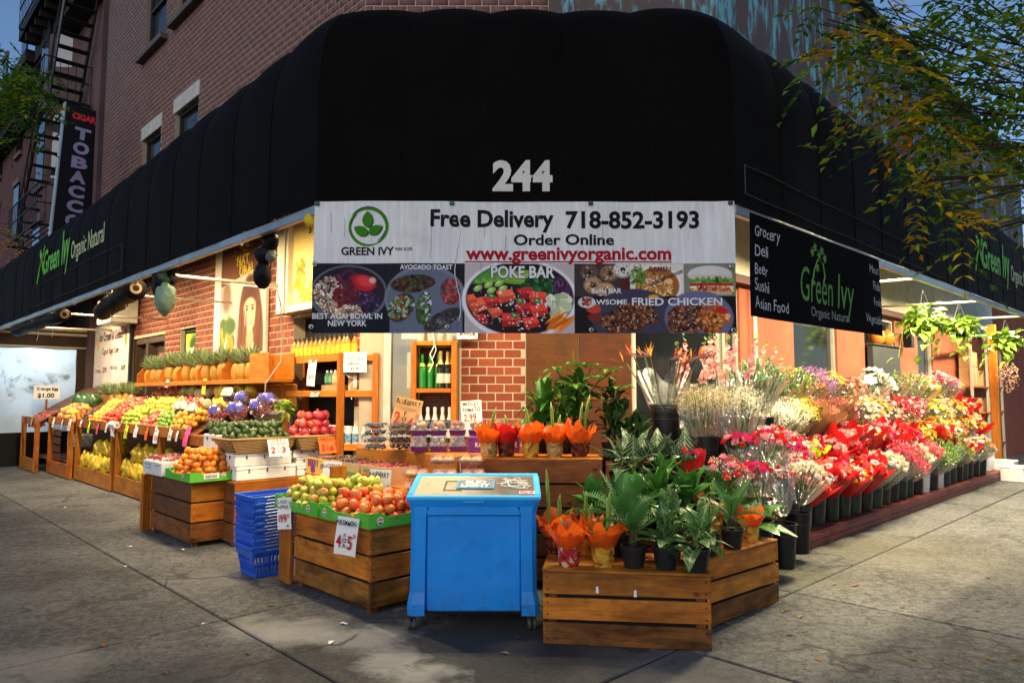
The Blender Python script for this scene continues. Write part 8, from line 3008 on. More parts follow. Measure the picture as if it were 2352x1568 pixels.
for rw, items in rows.items():
 zt, bb = TIER[rw]
 for i, (a, kind) in enumerate(items):
  # bucket
  pb_ = bkw if rw == 0 and i in (13, 15) else (bkg if (i + rw) % 3 else bk0)
  col = 'pale grey' if pb_ is bkw else 'black green' if pb_ is bkg else 'black'
  lab = f'{col} flower bucket, {ORD[i]} from the near end of the {ROWN[rw]} row'
  if id(pb_) in usedb: o = dup(pb_, label=lab, group='flower buckets')
  else: o = pb_; usedb.add(id(pb_)); o['label'] = lab; o['group'] = 'flower buckets'
  o.location = W(a + random.uniform(-.03, .03), bb + random.uniform(-.02, .02), zt); o.rotation_euler = (random.uniform(-.03, .03), 0, random.uniform(0, 6)); o.scale = (random.uniform(.95, 1.12),) * 2 + (random.uniform(.95, 1.08),)
  n = 2 if rw in (0, 1, 2) and kind not in ('lime_paper',) else 1
  for q in range(n):
   var = (i + q) % 3
   lb_ = f'{KINDS[kind][3]}, {ORD[i]} bucket of the {ROWN[rw]} row' + (['', ', rear one'][q] if n > 1 and q else '')
   o = get_bouquet(kind, var, lb_, 'wrapped bouquets on the flower deck')
   lean = random.uniform(.20, .56) if q == 0 else random.uniform(.05, .22)
   az = -math.pi / 2 + random.uniform(-.5, .5) + TH          # towards the street
   if q: az += random.choice((-1, 1)) * 1.2
   ax = Vector((-math.sin(az), math.cos(az), 0))
   m = Matrix.Rotation(lean, 4, ax) @ Matrix.Rotation(random.uniform(0, 6.28), 4, 'Z')
   # rotation about ax by +lean tips z towards az
   o.rotation_mode = 'XYZ'
   o.rotation_euler = m.to_euler()
   o.location = W(a + random.uniform(-.04, .04) + .1 * q, bb + .03 * q, zt + .21 + random.uniform(-.02, .04) + .03 * q)
   s = random.uniform(.84, 1.2) * (1.12 if rw == 3 else 1.0)
   o.scale = (s, s, s)

# ================================================================ tall buckets near the corner
def tall_bucket(label, X, Y, z, r=.135, h=.42):
 o = dup(bk0, label=label, group='tall corner buckets'); o.location = (X, Y, z); s = r / .105
 o.scale = (s, s, h / .34); o.rotation_euler = (0, 0, random.uniform(0, 6)); return o


bench = thing('plant_bench', 'dark stepped bench under the corner plants and tall buckets', 'bench', (0, 0, 0))
for (x0, x1, y0, y1, z) in ((.95, 2.05, 6.35, 6.95, 1.0), (.98, 1.55, 5.85, 6.34, .78), (1.56, 2.2, 6.02, 6.34, .74), (.35, 1.5, 5.30, 5.75, .52), (1.55, 1.98, 5.8, 6.0, .30), (-.2, .9, 6.55, 7.0, 1.02)):
 plank(bench, x1 - x0, y1 - y0, .03, ((x0 + x1) / 2, (y0 + y1) / 2, z - .016), mat=W_DARK, name='step_board')
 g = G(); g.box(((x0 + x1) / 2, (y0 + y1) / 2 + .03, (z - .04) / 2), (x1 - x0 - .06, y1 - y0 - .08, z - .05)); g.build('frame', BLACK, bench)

tall_bucket('tall black bucket holding the bird of paradise stems', 1.42, 6.58, 1.0, .135, .50)
bp_ = thing('bird_of_paradise', 'clear wrapped bunch of bird of paradise flowers above the tall bucket', 'bouquet', (1.42, 6.58, 1.3), 0, None)
B = Bloom(); S = Bloom()
random.seed(99)
for i in range(11):
 a = i * 2.399
 t_ = .10 + .16 * (i / 11) ** .5
 top = Vector((math.cos(a) * t_ * 1.5, math.sin(a) * t_, .52 + random.uniform(0, .16)))
 S.stem((math.cos(a) * .03, math.sin(a) * .03, .05), top, .008, (.10, .12, .05))
 d = Vector((math.cos(a) * 1.4 + (-.5 if i % 2 else .5), math.sin(a), .25)).normalized()
 s = d.cross(Vector((0, 0, 1))).normalized()
 L_ = random.uniform(.16, .24)
 cb_ = random.choice([(.30, .10, .07), (.34, .18, .10), (.22, .10, .10)])
 for sg in (-1, 1):
  B.add([top - d * .02, top + d * L_ * .35 + s * sg * .018 + Vector((0, 0, .012)), top + d * L_ + Vector((0, 0, .03)), top + d * L_ * .3 - Vector((0, 0, .018))], [(0, 1, 2, 3)], cb_)
 for k in range(3):
  u = (d * random.uniform(.2, .8) + Vector((random.gauss(0, .2), random.gauss(0, .2), 1))).normalized()
  B.leaf(top + d * L_ * .15, u, random.uniform(.09, .14), .022, random.choice([(.75, .16, .02), (.66, .10, .03), (.60, .26, .04)]), 0)
 B.leaf(top + d * .03, d + Vector((0, 0, .6)), .1, .012, (.12, .08, .30), 0)
B.build('blossoms', BLOOM, bp_); S.build('stems', STEMM, bp_)
wrap_sheet('wrap', bp_, .07, .24, .52, CELLO, 5)
for i, (X, Y, z, kind, lab) in enumerate(((1.74, 6.42, .80, 'dried', 'tall black bucket of dried cream filler by the bird of paradise'), (1.98, 6.55, .78, 'dried', 'tall black bucket of cream filler beside the dried bunch'), (2.22, 6.78, .80, 'baby', 'tall black bucket of white filler nearest the deck'))):
 tall_bucket(lab, X, Y, z, .125, .42)
 for q in range(2):
  o = get_bouquet(kind, (i + q) % 3, f'bushy cream filler, {ORD[q]} in ' + ['the left tall bucket', 'the middle tall bucket', 'the right tall bucket'][i], 'filler flowers near the corner')
  o.location = (X + (q - .5) * .09, Y - .02 + .05 * (q % 2), z + .26); o.rotation_euler = (random.uniform(-.1, .3), (q - .5) * .4, random.uniform(0, 6)); o.scale = (.98, .98, 1.35)
for i, (X, Y, z, kind) in enumerate(((1.85, 7.0, 1.3, 'glad'), (2.1, 7.0, 1.32, 'glad'), (2.35, 7.2, 1.35, 'euc'), (2.6, 7.35, 1.4, 'euc'))):
 o = get_bouquet(kind, i % 3, ['left pink gladiolus bunch behind the filler flowers', 'right pink gladiolus bunch behind the filler flowers', 'eucalyptus bunch behind the gladiolus', 'eucalyptus bunch beside the stucco wall'][i], 'tall bunches near the corner')
 o.location = (X, Y, z); o.rotation_euler = (.1, random.uniform(-.1, .1), i); o.scale = (1.3,) * 3
 tall_bucket(['left', 'second', 'third', 'right'][i] + ' black bucket behind the tall corner bunches', X, Y, 1.0, .11, .36)
g = G(); g.box((2.2, 7.1, .5), (1.0, .4, .98), Matrix.Rotation(.35, 3, 'Z')); t = g.build('crate_block', W_DARK); tag(t, 'dark wooden block behind the tall corner buckets', 'bench')
# cellophane rose bunches leaning between the buckets
for i, (px, py, Y, kind) in enumerate(((1700, 1060, 6.25, 'roses'), (1745, 1055, 6.4, 'roses'), (1790, 1040, 6.7, 'clear_pink'), (1745, 1130, 6.0, 'roses'), (1800, 1140, 6.3, 'clear_pink'), (1835, 1120, 6.9, 'clear_white'), (1650, 1110, 5.9, 'clear_pink'))):
 P = onY(px, py, Y)
 o = get_bouquet(kind, i % 3, f'{KINDS[kind][3]} by the corner, {ORD[i]} loose bunch', 'loose bunches by the corner')
 o.location = P - Vector((0, 0, .16)); o.rotation_euler = (random.uniform(.15, .45), random.uniform(-.25, .25), random.uniform(0, 6)); o.scale = (.95,) * 3
 if i in (3, 4, 5):
  tall_bucket(f'black bucket under the loose corner bunches, {ORD[i - 3]} from the left', P.x, P.y + .05, max(.0, P.z - .62), .12, .38)
rb_ = thing('red_rose_cone', 'red paper cone of roses between the dark buckets', 'bouquet', onY(1592, 1115, 6.0), 0)
B = Bloom()
for i in range(11): B.ball((.06 * math.cos(i * 2.4) * (i / 11) ** .5 * 1.4, .06 * math.sin(i * 2.4) * (i / 11) ** .5 * 1.4, .27 + .02 * math.sin(i)), (0, 0, 1), .028, random.choice([HOT, PINK, RED]))
B.build('blossoms', BLOOM, rb_); wrap_sheet('wrap', rb_, .045, .11, .30, P_RED, 77, points=6)

# ================================================================ potted plants
POTB = plain('black nursery pot', (.012, .012, .013), .45, bump=.1)
SOIL = plain('potting soil', (.03, .02, .014), .95, bump=.8, bscale=60)


def pot(t, r=.085, h=.14, mat=POTB, soil=True):
 g = G(); g.lathe([(0, .002), (r * .74, 0), (r * .97, h - .02), (r * 1.04, h - .018), (r * 1.05, h), (r * .96, h), (r * .9, h - .025), (0, h - .026)], 20, cap=False)
 g.build('pot', mat, t, smooth=True, auto=40)
 if soil:
  g = G(); g.lathe([(0, h - .015), (r * .92, h - .02)], 14, cap=False); g.build('soil', SOIL, t)


def leaf_mesh(name, l, w, droop, c0, vein, kind='ovate', petiole=.4, nv=12, nu=8):
 """leaf along +X; vertex coloured veins"""
 V, C, F = [], [], []
 for j in range(nv + 1):
  s = j / nv
  if kind == 'ovate': ww = w * math.sin(math.pi * min(1, s * .94 + .05)) ** .75 * (1.15 - .5 * s)
  elif kind == 'heart': ww = w * (math.sin(math.pi * min(1, s * .9 + .12)) ** .7) * (1.25 - .8 * s)
  elif kind == 'arrow': ww = w * (1.1 - s) ** .8 * (.55 + .6 * (1 - s)) * (1 if j else .75)
  else: ww = w * math.sin(math.pi * min(1, s * .97 + .02)) ** .9
  if j == nv: ww = 0.002
  for i in range(nu + 1):
   q = i / nu * 2 - 1
   x = l * (petiole + s)
   back = -.18 * l * abs(q) * (1 - s) ** 3 if kind in ('heart', 'arrow') else 0
   z = .18 * ww * abs(q) ** 1.3 + l * (.32 * math.sin(math.pi * .5 * min(1, (petiole + s) / (1 + petiole))) - droop * ((petiole + s) / (1 + petiole)) ** 2) + .003 * math.sin(s * 12) * abs(q)
   V.append((x + back, q * ww, z))
   st = vein is not None and ((j + abs(i - nu // 2)) % 3 == 0 or i == nu // 2)
   k = random.uniform(.85, 1.15)
   C.append(tuple(x_ * k for x_ in (vein if st else c0)))
 for j in range(nv):
  for i in range(nu):
   a = j * (nu + 1) + i
   F.append((a, a + 1, a + nu + 2, a + nu + 1))
 n = len(V)
 # petiole strip
 zr = lambda x: l * (.32 * math.sin(math.pi * .5 * min(1, x / (1 + petiole))) - droop * (x / (1 + petiole)) ** 2)
 for k in range(5):
  x = petiole * k / 4
  for y, dz in ((-.004, 0), (.004, 0)): V.append((x * l, y, zr(x) + dz)); C.append((.10, .17, .05))
 for k in range(4):
  a = n + k * 2
  F.append((a, a + 1, a + 3, a + 2))
 me = bpy.data.meshes.new(name)
 me.from_pydata(V, [], F)
 at = me.color_attributes.new('Col', 'FLOAT_COLOR', 'POINT')
 at.data.foreach_set('color', np.array([(*c, 1) for c in C], np.float32).ravel())
 me.materials.append(GLEAF)
 me.polygons.foreach_set('use_smooth', [True] * len(F))
 me.update()
 return me


GLEAF = make_leaf('glossy plant leaf', .3, .15)
DG = (.018, .052, .016)
LM = {
 'birkin': [leaf_mesh('leaf', .15, .042, d, (.022, .085, .018), (.14, .24, .09)) for d in (.15, .35, .7)],
 'calathea': [leaf_mesh('leaf', .17, .055, d, (.035, .12, .02), (.12, .24, .06)) for d in (.15, .4, .8)],
 'broad': [leaf_mesh('leaf', .14, .045, d, (.035, .13, .022), None) for d in (.15, .35, .65)],
 'lance': [leaf_mesh('leaf', .20, .024, d, (.04, .13, .02), None, 'lance', .15) for d in (.2, .5, .9)],
 'alocasia': [leaf_mesh('leaf', .17, .065, d, (.008, .030, .010), (.20, .27, .17), 'arrow', .7, 14, 10) for d in (.3, .7, 1.2)],
 'pothos': [leaf_mesh('leaf', .095, .045, d, (.09, .22, .02), (.28, .40, .06), 'heart', .5, 5, 4) for d in (.3, .7, 1.1)],
 'small': [leaf_mesh('leaf', .06, .018, d, (.02, .055, .014), None, 'ovate', .3, 4, 4) for d in (.1, .3, .5)],
 'fig': [leaf_mesh('leaf', .13, .026, d, (.07, .17, .03), None, 'ovate', .05, 5, 4) for d in (.1, .3, .5)],
}


def put_leaf(t, me, p, az, el, s=1.0, roll=0.0):
 o = bpy.data.objects.new('leaf', me)
 link(o, t)
 o.location = p
 o.rotation_euler = (Matrix.Rotation(az, 3, 'Z') @ Matrix.Rotation(-el, 3, 'Y') @ Matrix.Rotation(roll, 3, 'X')).to_euler()
 o.scale = (s,) * 3
 return o


def leafy(label, loc, kind, n, r=.085, h=.14, s=1.0, spread=(.2, 1.3), name='potted_plant', potmat=POTB, stemh=.05):
 t = thing(name, label, 'plant', loc, random.uniform(0, 6))
 pot(t, r, h, potmat)
 for i in range(n):
  f = i / n
  el = spread[1] + (spread[0] - spread[1]) * f + random.uniform(-.15, .15)
  me = LM[kind][0 if el > .9 else 1 if el > .5 else 2]
  wd_ = .02 if stemh < .15 else .06
  put_leaf(t, me, (random.uniform(-wd_, wd_), random.uniform(-wd_, wd_), h - .02 + stemh * ((1 - f) if stemh < .15 else random.random())), i * 2.399 + random.uniform(-.3, .3), el, s * random.uniform(.8, 1.15), random.uniform(-.3, .3))
 g = G(); g.tube([(0, 0, h - .03), (.004, 0, h + stemh)], [.008, .005], 5); g.build('stem', plain('green stem', (.06, .11, .03), .6), t)
 return t


def cycad(label, loc, n=12, s=1.0, r=.085, h=.14):
 t = thing('cycad_palm', label, 'palm', loc, random.uniform(0, 6))
 pot(t, r, h)
 g = G(); g.ball((0, 0, h + .03), .035, 10, 7, (1, 1, 1.4), rough=.08); g.tube([(0, 0, h), (0, 0, h + .08)], [.022, .016], 8); g.build('trunk', plain('cycad trunk', (.05, .03, .018), .9, bump=1, bscale=70), t)
 me = FROND[0]
 for i in range(n):
  put_leaf(t, FROND[i % 3], (0, 0, h + .07), i * 2.399, 1.05 - 1.2 * (i / n) + random.uniform(-.1, .1), s * random.uniform(.85, 1.15)).name = 'frond'
 return t


def frond_mesh(droop):
 V, C, F = [], [], []
 L_, N = .32, 17
 z = lambda x: L_ * (.25 * x - droop * x * x)
 for k in range(N):
  x = .12 + .88 * k / N
  p = Vector((x * L_, 0, z(x)))
  ln_ = .085 * math.sin(math.pi * min(1, x * .85 + .12)) + .012
  for sg in (-1, 1):
   d = Vector((.55, sg * .8, .28)).normalized() * ln_
   n = len(V)
   w = Vector((.0085, 0, 0))
   V += [p - w, p + w, p + d]
   c = random.uniform(.8, 1.25)
   C += [(.035 * c, .12 * c, .03 * c)] * 3
   F.append((n, n + 1, n + 2))
 n = len(V)
 for k in range(9):
  x = k / 8
  V += [(x * L_, -.003, z(x)), (x * L_, .003, z(x))]; C += [(.08, .12, .04)] * 2
 for k in range(8): F.append((n + 2 * k, n + 2 * k + 1, n + 2 * k + 3, n + 2 * k + 2))
 me = bpy.data.meshes.new('frond'); me.from_pydata(V, [], F)
 at = me.color_attributes.new('Col', 'FLOAT_COLOR', 'POINT'); at.data.foreach_set('color', np.array([(*c, 1) for c in C], np.float32).ravel())
 me.materials.append(GLEAF); me.update()
 return me


FROND = [frond_mesh(d) for d in (.1, .3, .5)]


def marble(name, c1, c2, c3):
 if name in _MATS: return _MATS[name]
 k = NT(name); v = k.objvec()
 n = k.noise(v, 9, 3, .5, 2.5)
 c = k.ramp(n, [(0, c3), (.42, c3), (.46, c1), (.56, c1), (.6, c2), (1, c2)])
 k.base(c); k.bsdf.inputs['Roughness'].default_value = .22; k.bsdf.inputs['Metallic'].default_value = .25
 k.bump(k.noise(v, 25, 3, .6, 1), .5, .008)
 _MATS[name] = k.mat
 return k.mat


FO = {'gold': marble('gold foil print', (.62, .30, .03), (.70, .42, .07), (.30, .10, .02)), 'red': marble('red cream foil print', (.50, .03, .04), (.68, .50, .30), (.24, .01, .02)),
      'dark': marble('dark red foil print', (.12, .02, .012), (.36, .07, .02), (.03, .010, .008)), 'tan': marble('tan foil print', (.45, .27, .08), (.60, .42, .18), (.24, .11, .03)), 'orange': marble('orange foil print', (.66, .20, .02), (.74, .34, .05), (.34, .08, .015))}
SPR = plain('bulb sprout green', (.16, .26, .035), .4, var=.3, scale=10)


def amaryllis(label, loc, foil, paper, sprouts, s=1.0, rz=0.0):
 t = thing('wrapped_bulb', label, 'potted bulb', loc, rz)
 r, h = .072, .135
 n = 30
 V, F = [], []
 for j, (rr, z) in enumerate(((r * .8, 0), (r * .84, .02), (r * .92, .07), (r * 1.0, .115), (r * 1.04, .135))):
  for i in range(n):
   a = 6.283 * i / n
   q = rr * (1 + .04 * math.sin(i * 2.7 + j) + .03 * math.sin(i * 5.1 + j * 2))
   V.append((q * math.cos(a), q * math.sin(a), z))
 for j in range(4):
  for i in range(n):
   k = (i + 1) % n
   F.append((j * n + i, j * n + k, (j + 1) * n + k, (j + 1) * n + i))
 np_mesh('foil_pot', np.array(V), F, FO[foil], t, smooth=True)
 sd = random.randint(0, 9999)
 wrap_sheet('paper_wrap', t, r * .95, .125, .16, paper, sd, h - .03, 4, .45, 24, 5, 1.0, .14)
 wrap_sheet('paper_wrap', t, r * .9, .10, .17, paper, sd + 7, h - .03, 3, .45, 22, 5, 1.1, .14)
 for (x, y, hh, lean) in sprouts:
  g = G()
  pts = [(x, y, h - .05), (x + lean * .3, y, h + hh * .4), (x + lean * .7, y, h + hh * .8), (x + lean, y, h + hh)]
  g.tube(pts, [.011, .013, .012, .002], 7); g.build('sprout', SPR, t, smooth=True)
 t.scale = (s,) * 3
 return t


ct = lambda x, y, z=.474: Vector((x, y, z))
for i, (x, foil, pap, lab, sp_) in enumerate(((-.20, 'tan', P_ORG, 'bulb in tan foil and orange paper at the left end of the tall crate', [(0, 0, .26, .06)]), (-.05, 'dark', P_RED, 'bulb in dark red foil, second on the tall crate', [(.01, 0, .2, -.02)]),
           (.16, 'gold', P_ORG, 'bulb in gold foil with a tall sprout in the middle of the tall crate', [(.0, 0, .28, -.05), (.02, .01, .12, .02)]), (.37, 'tan', P_ORG, 'bulb in olive tan foil, fourth on the tall crate', [(-.01, 0, .3, -.02), (.02, .01, .2, .03)]), (.58, 'dark', P_ORG, 'bulb in dark foil at the right end of the tall crate', [(.0, 0, .3, .03), (.03, 0, .36, .06)]))):
 amaryllis(lab, (x, 6.14 + .03 * (i % 2), 1.063), foil, pap, sp_, 1.08, random.uniform(-.3, .3))
for (x, y, foil, pap, lab, sp_, s) in ((.375, 4.76, 'red', P_ORG, 'bulb in red and cream foil at the front left of the low crate', [(-.02, .02, .14, -.03)], 1.1), (.60, 4.76, 'gold', P_ORG, 'bulb in gold foil with orange paper on the low crate', [(.03, 0, .3, .02)], 1.1),
                                       (.30, 5.12, 'dark', P_ORG, 'bulb in dark foil with three sprouts behind the low crate', [(-.03, 0, .40, -.02), (.02, 0, .24, .02), (.04, .02, .2, .0)], 1.1), (.52, 5.12, 'orange', P_ORG, 'bulb in orange foil with two sprouts behind the low crate', [(0, 0, .26, .01), (.03, .01, .18, .02)], 1.1),
                                       (1.84, 5.56, 'gold', P_ORG, 'bulb in gold foil with orange paper on the angled crate', [(0, 0, .1, 0)], 1.0)):
 amaryllis(lab, ct(x, y), foil, pap, sp_, s, random.uniform(-.3, .3))
amaryllis('bulb in orange paper among the dark leaves behind the angled crate', (1.55, 5.55, .53), 'orange', P_ORG, [(0, 0, .25, .02), (.02, 0, .2, -.03)], 1.1)
# black pots on the low crate
cycad('small cycad palm in a black pot at the middle of the low crate', ct(.80, 4.73), 12, 1.0)
leafy('striped leaf plant in a black pot beside the cycad', ct(1.00, 4.68), 'birkin', 16, s=1.15)
leafy('white veined plant in a black pot drooping at the crate corner', ct(1.185, 4.62), 'birkin', 15, s=1.3, spread=(-.2, 1.2))
cycad('small cycad palm in a black pot on the angled crate', ct(1.62, 5.29), 11, .95)
cycad('tall cycad palm behind the low crate', (.78, 5.05, .474), 13, 1.25, .1, .16)
leafy('leafy striped plant behind the black pots on the low crate', ct(1.1, 4.98), 'birkin', 20, s=1.2, spread=(.1, 1.35), h=.19)
leafy('striped leaf plant behind the veined plant', ct(1.38, 5.06, .474), 'birkin', 18, s=1.15, spread=(.1, 1.35))
leafy('bushy green plant behind the tall cycad', (.95, 5.45, .53), 'broad', 22, s=1.35, r=.1, h=.17)
leafy('bushy strap leaf plant in the middle of the plant bench', (1.15, 5.55, .53), 'lance', 26, s=1.45, r=.1, h=.2)
leafy('dark broad leaf plant at the right of the plant bench', (1.38, 5.6, .53), 'broad', 20, s=1.4, r=.1, h=.19)
leafy('dark broad leaf plant in shade left of the tall cycad', (.62, 5.5, .53), 'broad', 20, s=1.2, r=.1, h=.17)
leafy('drooping calathea beside the flower deck', (1.9, 5.88, .31), 'calathea', 20, s=1.5, spread=(-.2, 1.2))
leafy('upright striped plant left of the rose bunches', (1.66, 5.88, .31), 'calathea', 14, s=1.5, spread=(.3, 1.35), h=.3)
for i, (x, y, z) in enumerate(((1.02, 5.95, .79), (1.22, 6.0, .79), (1.42, 5.98, .79), (.93, 6.2, .79))):
 leafy(f'dark alocasia with white veins, {ORD[i]} on the bench beside the tall crate', (x, y, z), 'alocasia', 11, s=1.25, spread=(.1, 1.2), name='alocasia')
TERRA = plain('terracotta pot', (.42, .14, .05), .7, bump=.2)
leafy('small leafed plant in a terracotta pot behind the alocasias', (1.12, 6.42, 1.0), 'small', 46, s=1.7, r=.08, h=.13, spread=(.2, 1.5), potmat=TERRA, stemh=.25)
leafy('dark small leafed plant beside the terracotta pot', (1.0, 6.62, 1.0), 'small', 50, s=2.0, spread=(.2, 1.5), stemh=.35)
leafy('tall leafy bush on the bench behind the tall crate', (.62, 6.72, 1.02), 'broad', 70, s=1.15, r=.11, h=.18, spread=(-.2, 1.2), stemh=.5)
leafy('strap leaf plant behind the gold foil bulb', (.30, 6.70, 1.02), 'lance', 60, s=1.3, r=.1, h=.16, spread=(.0, 1.3), stemh=.35)
mt = thing('money_tree', 'palmate leaf plant standing above the bulbs', 'plant', (.62, 6.6, 1.06), 0)
mt.scale = (1.25, 1.25, 1.2)
pot(mt, .1, .18)
g = G(); g.tube([(0, 0, .15), (.02, 0, .4), (-.01, 0, .6)], [.016, .012, .006], 6); g.tube([(0, 0, .35), (.15, 0, .55), (.24, -.02, .62)], .006, 5); g.tube([(0, 0, .4), (-.1, -.03, .55), (-.16, -.05, .62)], .006, 5); g.tube([(.01, 0, .45), (.1, .05, .65)], .005, 5); g.build('stem', plain('brown green stem', (.09, .08, .03), .7), mt)
for (x, y, z) in ((-.01, 0, .66), (.24, -.02, .62), (-.16, -.05, .62), (.1, .05, .66), (.27, -.1, .48), (-.05, -.12, .50), (.15, -.1, .56)):
 for k in range(6): put_leaf(mt, LM['fig'][1], (x, y, z), k * 1.047 + x * 9, random.uniform(-.1, .25), random.uniform(.9, 1.2))
put_leaf(mt, LM['fig'][0], (-.01, 0, .66), 0, 1.5, 1.1)

leafy('bright leafy bush between the palmate plant and the bulbs', (.46, 6.55, 1.02), 'fig', 60, s=1.3, r=.1, h=.16, spread=(-.1, 1.2), stemh=.5)
leafy('bright leafy bush right of the tall crate', (.92, 6.5, 1.0), 'small', 80, s=1.8, r=.1, h=.16, spread=(.0, 1.3), stemh=.5)
leafy('bright strap leaf plant among the dark alocasias', (1.2, 5.75, .55), 'lance', 26, s=1.5, r=.1, h=.2, spread=(.1, 1.4))
# ================================================================ right end: hanging pothos, post, boxes
def hang(label, P, s=1.0, n=120):
 t = thing('hanging_pothos', label, 'hanging plant', P, random.uniform(0, 6))
 g = G(); g.lathe([(0, -.16), (.11, -.15), (.15, 0), (.14, 0), (.1, -.12), (0, -.13)], 16, cap=False); g.build('pot', BLACK_PLASTIC, t, smooth=True)
 g = G()
 for k in range(3):
  a = k * 2.094
  g.tube([(.14 * math.cos(a), .14 * math.sin(a), 0), (0, 0, .42)], .003, 4)
 g.tube([(0, 0, .42), (0, 0, 2.99 - P.z)], .004, 4); g.build('hanger', GREY_METAL, t)
 for i in range(n):
  a = random.uniform(0, 6.28); r = random.uniform(.02, .16)
  put_leaf(t, random.choice(LM['pothos']), (r * math.cos(a), r * math.sin(a), random.uniform(-.12, .14)), a + random.uniform(-.6, .6), random.uniform(-.9, .9), s * random.uniform(.9, 1.5), random.uniform(-.5, .5))
 g = G()
 for k in range(4):
  a = k * 1.6 + .4
  pts = [Vector((.13 * math.cos(a), .13 * math.sin(a), .02)), Vector((.24 * math.cos(a), .24 * math.sin(a), -.02)), Vector((.30 * math.cos(a), .30 * math.sin(a), -.2 - .05 * k)), Vector((.33 * math.cos(a + .2), .33 * math.sin(a + .2), -.36 - .05 * k))]
  g.tube(pts, .004, 4)
  for q in pts[1:]:
   put_leaf(t, LM['pothos'][1], q, a + random.uniform(-1, 1), random.uniform(-.8, .2), s * 1.2); put_leaf(t, LM['pothos'][1], (q + pts[1]) / 2, a + random.uniform(-1, 1), random.uniform(-.8, .2), s * 1.1)
 g.build('vine', SPR, t)
 return t


hang('hanging pothos in a black basket nearest the black banner', onB(2122, 735, 3.0), 1.05)
hang('hanging pothos in the middle below the right awning', onB(2205, 752, 3.15), 1.0)
hang('hanging pothos at the right edge of the picture', onB(2310, 785, 3.0), 1.15)
po_ = thing('wooden_post', 'orange wooden post at the end of the flower deck', 'post', W(16.9, 3.45, 0), TH)
plank(po_, 3.0, .14, .1, (0, 0, 1.5), (0, math.pi / 2, 0), W_SHELF, 'timber'); plank(po_, .2, .2, .04, (0, 0, .02), mat=W_DARK, name='foot')
for i, (a, b, s) in enumerate(((15.95, 3.55, (.45, .4, .28)), (15.9, 3.0, (.4, .36, .24)), (16.35, 3.3, (.4, .5, .3)))):
 t = thing('styrofoam_box', ['white foam box standing on the end of the flower deck', 'white foam box on the pavement beyond the last bucket', 'white foam box leaning behind the wooden post'][i], 'foam box', W(a, b, .16 if i == 0 else .0), TH)
 g = G(); g.box((0, 0, s[2] / 2), s, ch=.01); g.build('body', STY, t); g = G(); g.box((0, 0, s[2] + .02), (s[0] + .01, s[1] + .01, .04), ch=.01); g.build('lid', STY, t)
dh = thing('dried_bunch', 'dried pale flower bunch hanging from the post', 'dried flowers', W(16.85, 3.2, 1.95), 0)
B = Bloom(); B.specks((0, 0, 0), .2, 260, .018, [(.52, .36, .22), (.62, .48, .34), (.36, .22, .12), (.45, .2, .22)], 1.7); B.build('blossoms', BLOOM, dh)
sh_ = thing('window_rack', 'glazed rack with cardboard boxes past the end of the deck', 'rack', W(17.2, 4.0, 0), TH)
for z in (.5, 1.2, 1.75): plank(sh_, 2.6, .3, .03, (1.2, 0, z), mat=W_ORANGE, name='shelf_board')
for x in (-.1, 1.2, 2.5): plank(sh_, 2.9, .05, .05, (x, -.12, 1.45), (0, math.pi / 2, 0), WFR, 'upright')
for i, (x, z, w, h) in enumerate(((.2, 1.77, .4, .4), (.65, 1.77, .35, .25), (.2, 2.18, .36, .3), (1.5, 1.77, .5, .35), (.4, 1.22, .5, .3), (1.6, 1.22, .5, .3), (.3, .52, .6, .4), (1.5, .52, .6, .4))):
 t = thing('cardboard_box', f'brown cardboard box, {ORD[i]} counted along the glazed rack', 'box', W(17.2 + x, 4.0, z), TH)
 g = G(); g.box((0, 0, h / 2), (w, .26, h), ch=.004); g.build('carton', KRAFT, t)
 g = G(); g.box((0, -.132, h / 2), (.05, .002, h)); g.build('tape', plain('brown tape', (.5, .33, .15), .4), t)
t = thing('bamboo_pole', 'green bamboo pole across the rack windows', 'pole', (0, 0, 0))
g = G()
p, q = onB(2190, 770, 3.7), onB(2285, 772, 3.7)
g.tube([p, q], .035, 10); g.build('cane', plain('bamboo', (.10, .22, .05), .35, var=.5, scale=3), t)
lt = thing('lantern', 'small black wall lantern beside the window', 'lantern', wr_.p(13.85, 2.55, .12), TH)
g = G(); g.box((0, 0, 0), (.16, .14, .24), ch=.01); g.build('cage', IRON, lt)
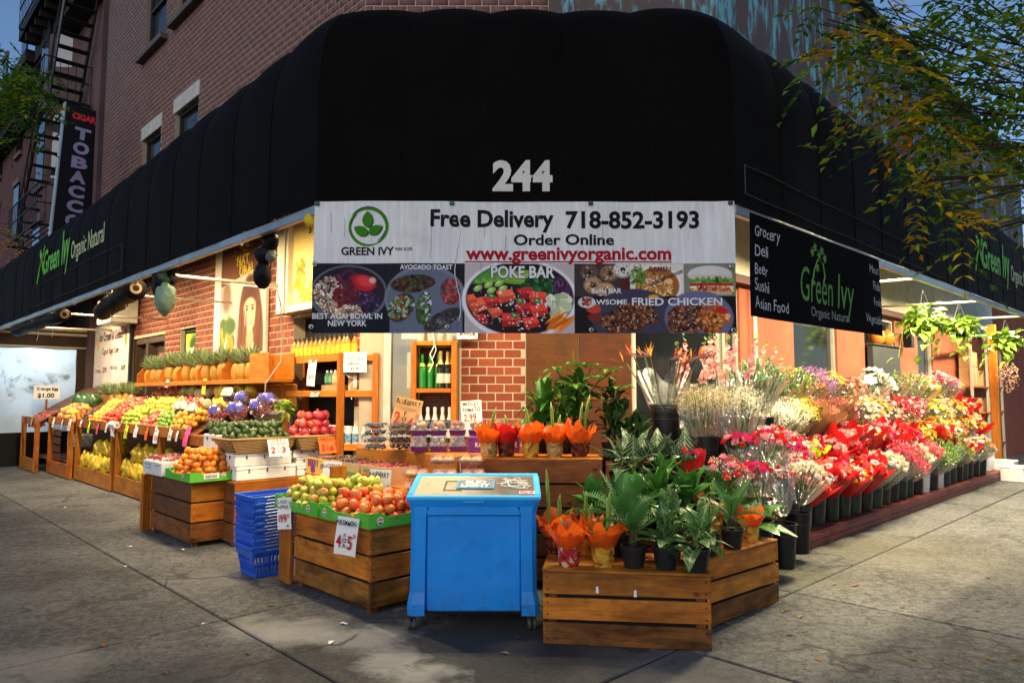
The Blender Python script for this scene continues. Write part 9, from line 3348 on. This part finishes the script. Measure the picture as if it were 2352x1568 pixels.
g = G(); g.lathe([(.13, .12), (.02, .2)], 8); g.build('roof', IRON, lt)

# ================================================================ litter
BROWNL = plain('fallen leaf brown', (.20, .10, .03), .8, rand=.4, hue=.03)
spots = [(290, 1300), (420, 1262), (470, 1432), (150, 1165), (790, 1432), (300, 1255), (680, 1300), (760, 1475)]
for i, (px, py) in enumerate(spots):
 P = onZ(px, py, .004)
 t = thing('paper_scrap', f'white paper scrap on the pavement, {ORD[i]} of the scattered scraps', 'litter', P, random.uniform(0, 6), 'paper scraps')
 w = random.uniform(.016, .034)
 g = G(); g.add([(-w, -w * .4, .002), (w * .8, -w * .5, .008), (w, w * .3, .003), (.0, w * .55, .012), (-w * .8, w * .2, .003)], [(0, 1, 2, 3, 4)]); g.build('sheet', PAPER, t)
sp2 = [(random.uniform(1650, 2340), random.uniform(1180, 1540)) for _ in range(34)] + [(380, 1545), (570, 1500), (240, 1480), (1190, 1465), (120, 1390), (620, 1390), (1160, 1500)]
for i, (px, py) in enumerate(sp2):
 P = onZ(px, py, .004)
 a_, b_, _ = AB(P)
 if b_ > 2.9 and a_ > 4: continue
 t = thing('fallen_leaf', 'small dry fallen leaf lying on the pavement', 'leaf litter', P, random.uniform(0, 6), 'fallen leaves')
 l = random.uniform(.02, .05)
 g = G(); g.add([(-l, 0, .002), (-.2 * l, l * .4, .008), (l, 0, .006), (-.2 * l, -l * .4, .01), (0, 0, .003)], [(0, 4, 1), (1, 4, 2), (2, 4, 3), (3, 4, 0)]); g.build('blade', BROWNL, t)

# lettuce behind the pomegranates
lt_ = thing('lettuce', 'pale green lettuce bunch behind the pomegranates', 'lettuce', LETT, 0)
B = Bloom()
for i in range(90):
 d = Vector((random.gauss(0, 1), random.gauss(0, 1), random.gauss(.5, .6))).normalized()
 B.leaf(d * .05, d + Vector((0, 0, .3)), random.uniform(.07, .12), random.uniform(.05, .08), random.choice([(.30, .46, .05), (.42, .55, .10), (.22, .38, .04)]), .3)
B.build('leaves', BLOOM, lt_)
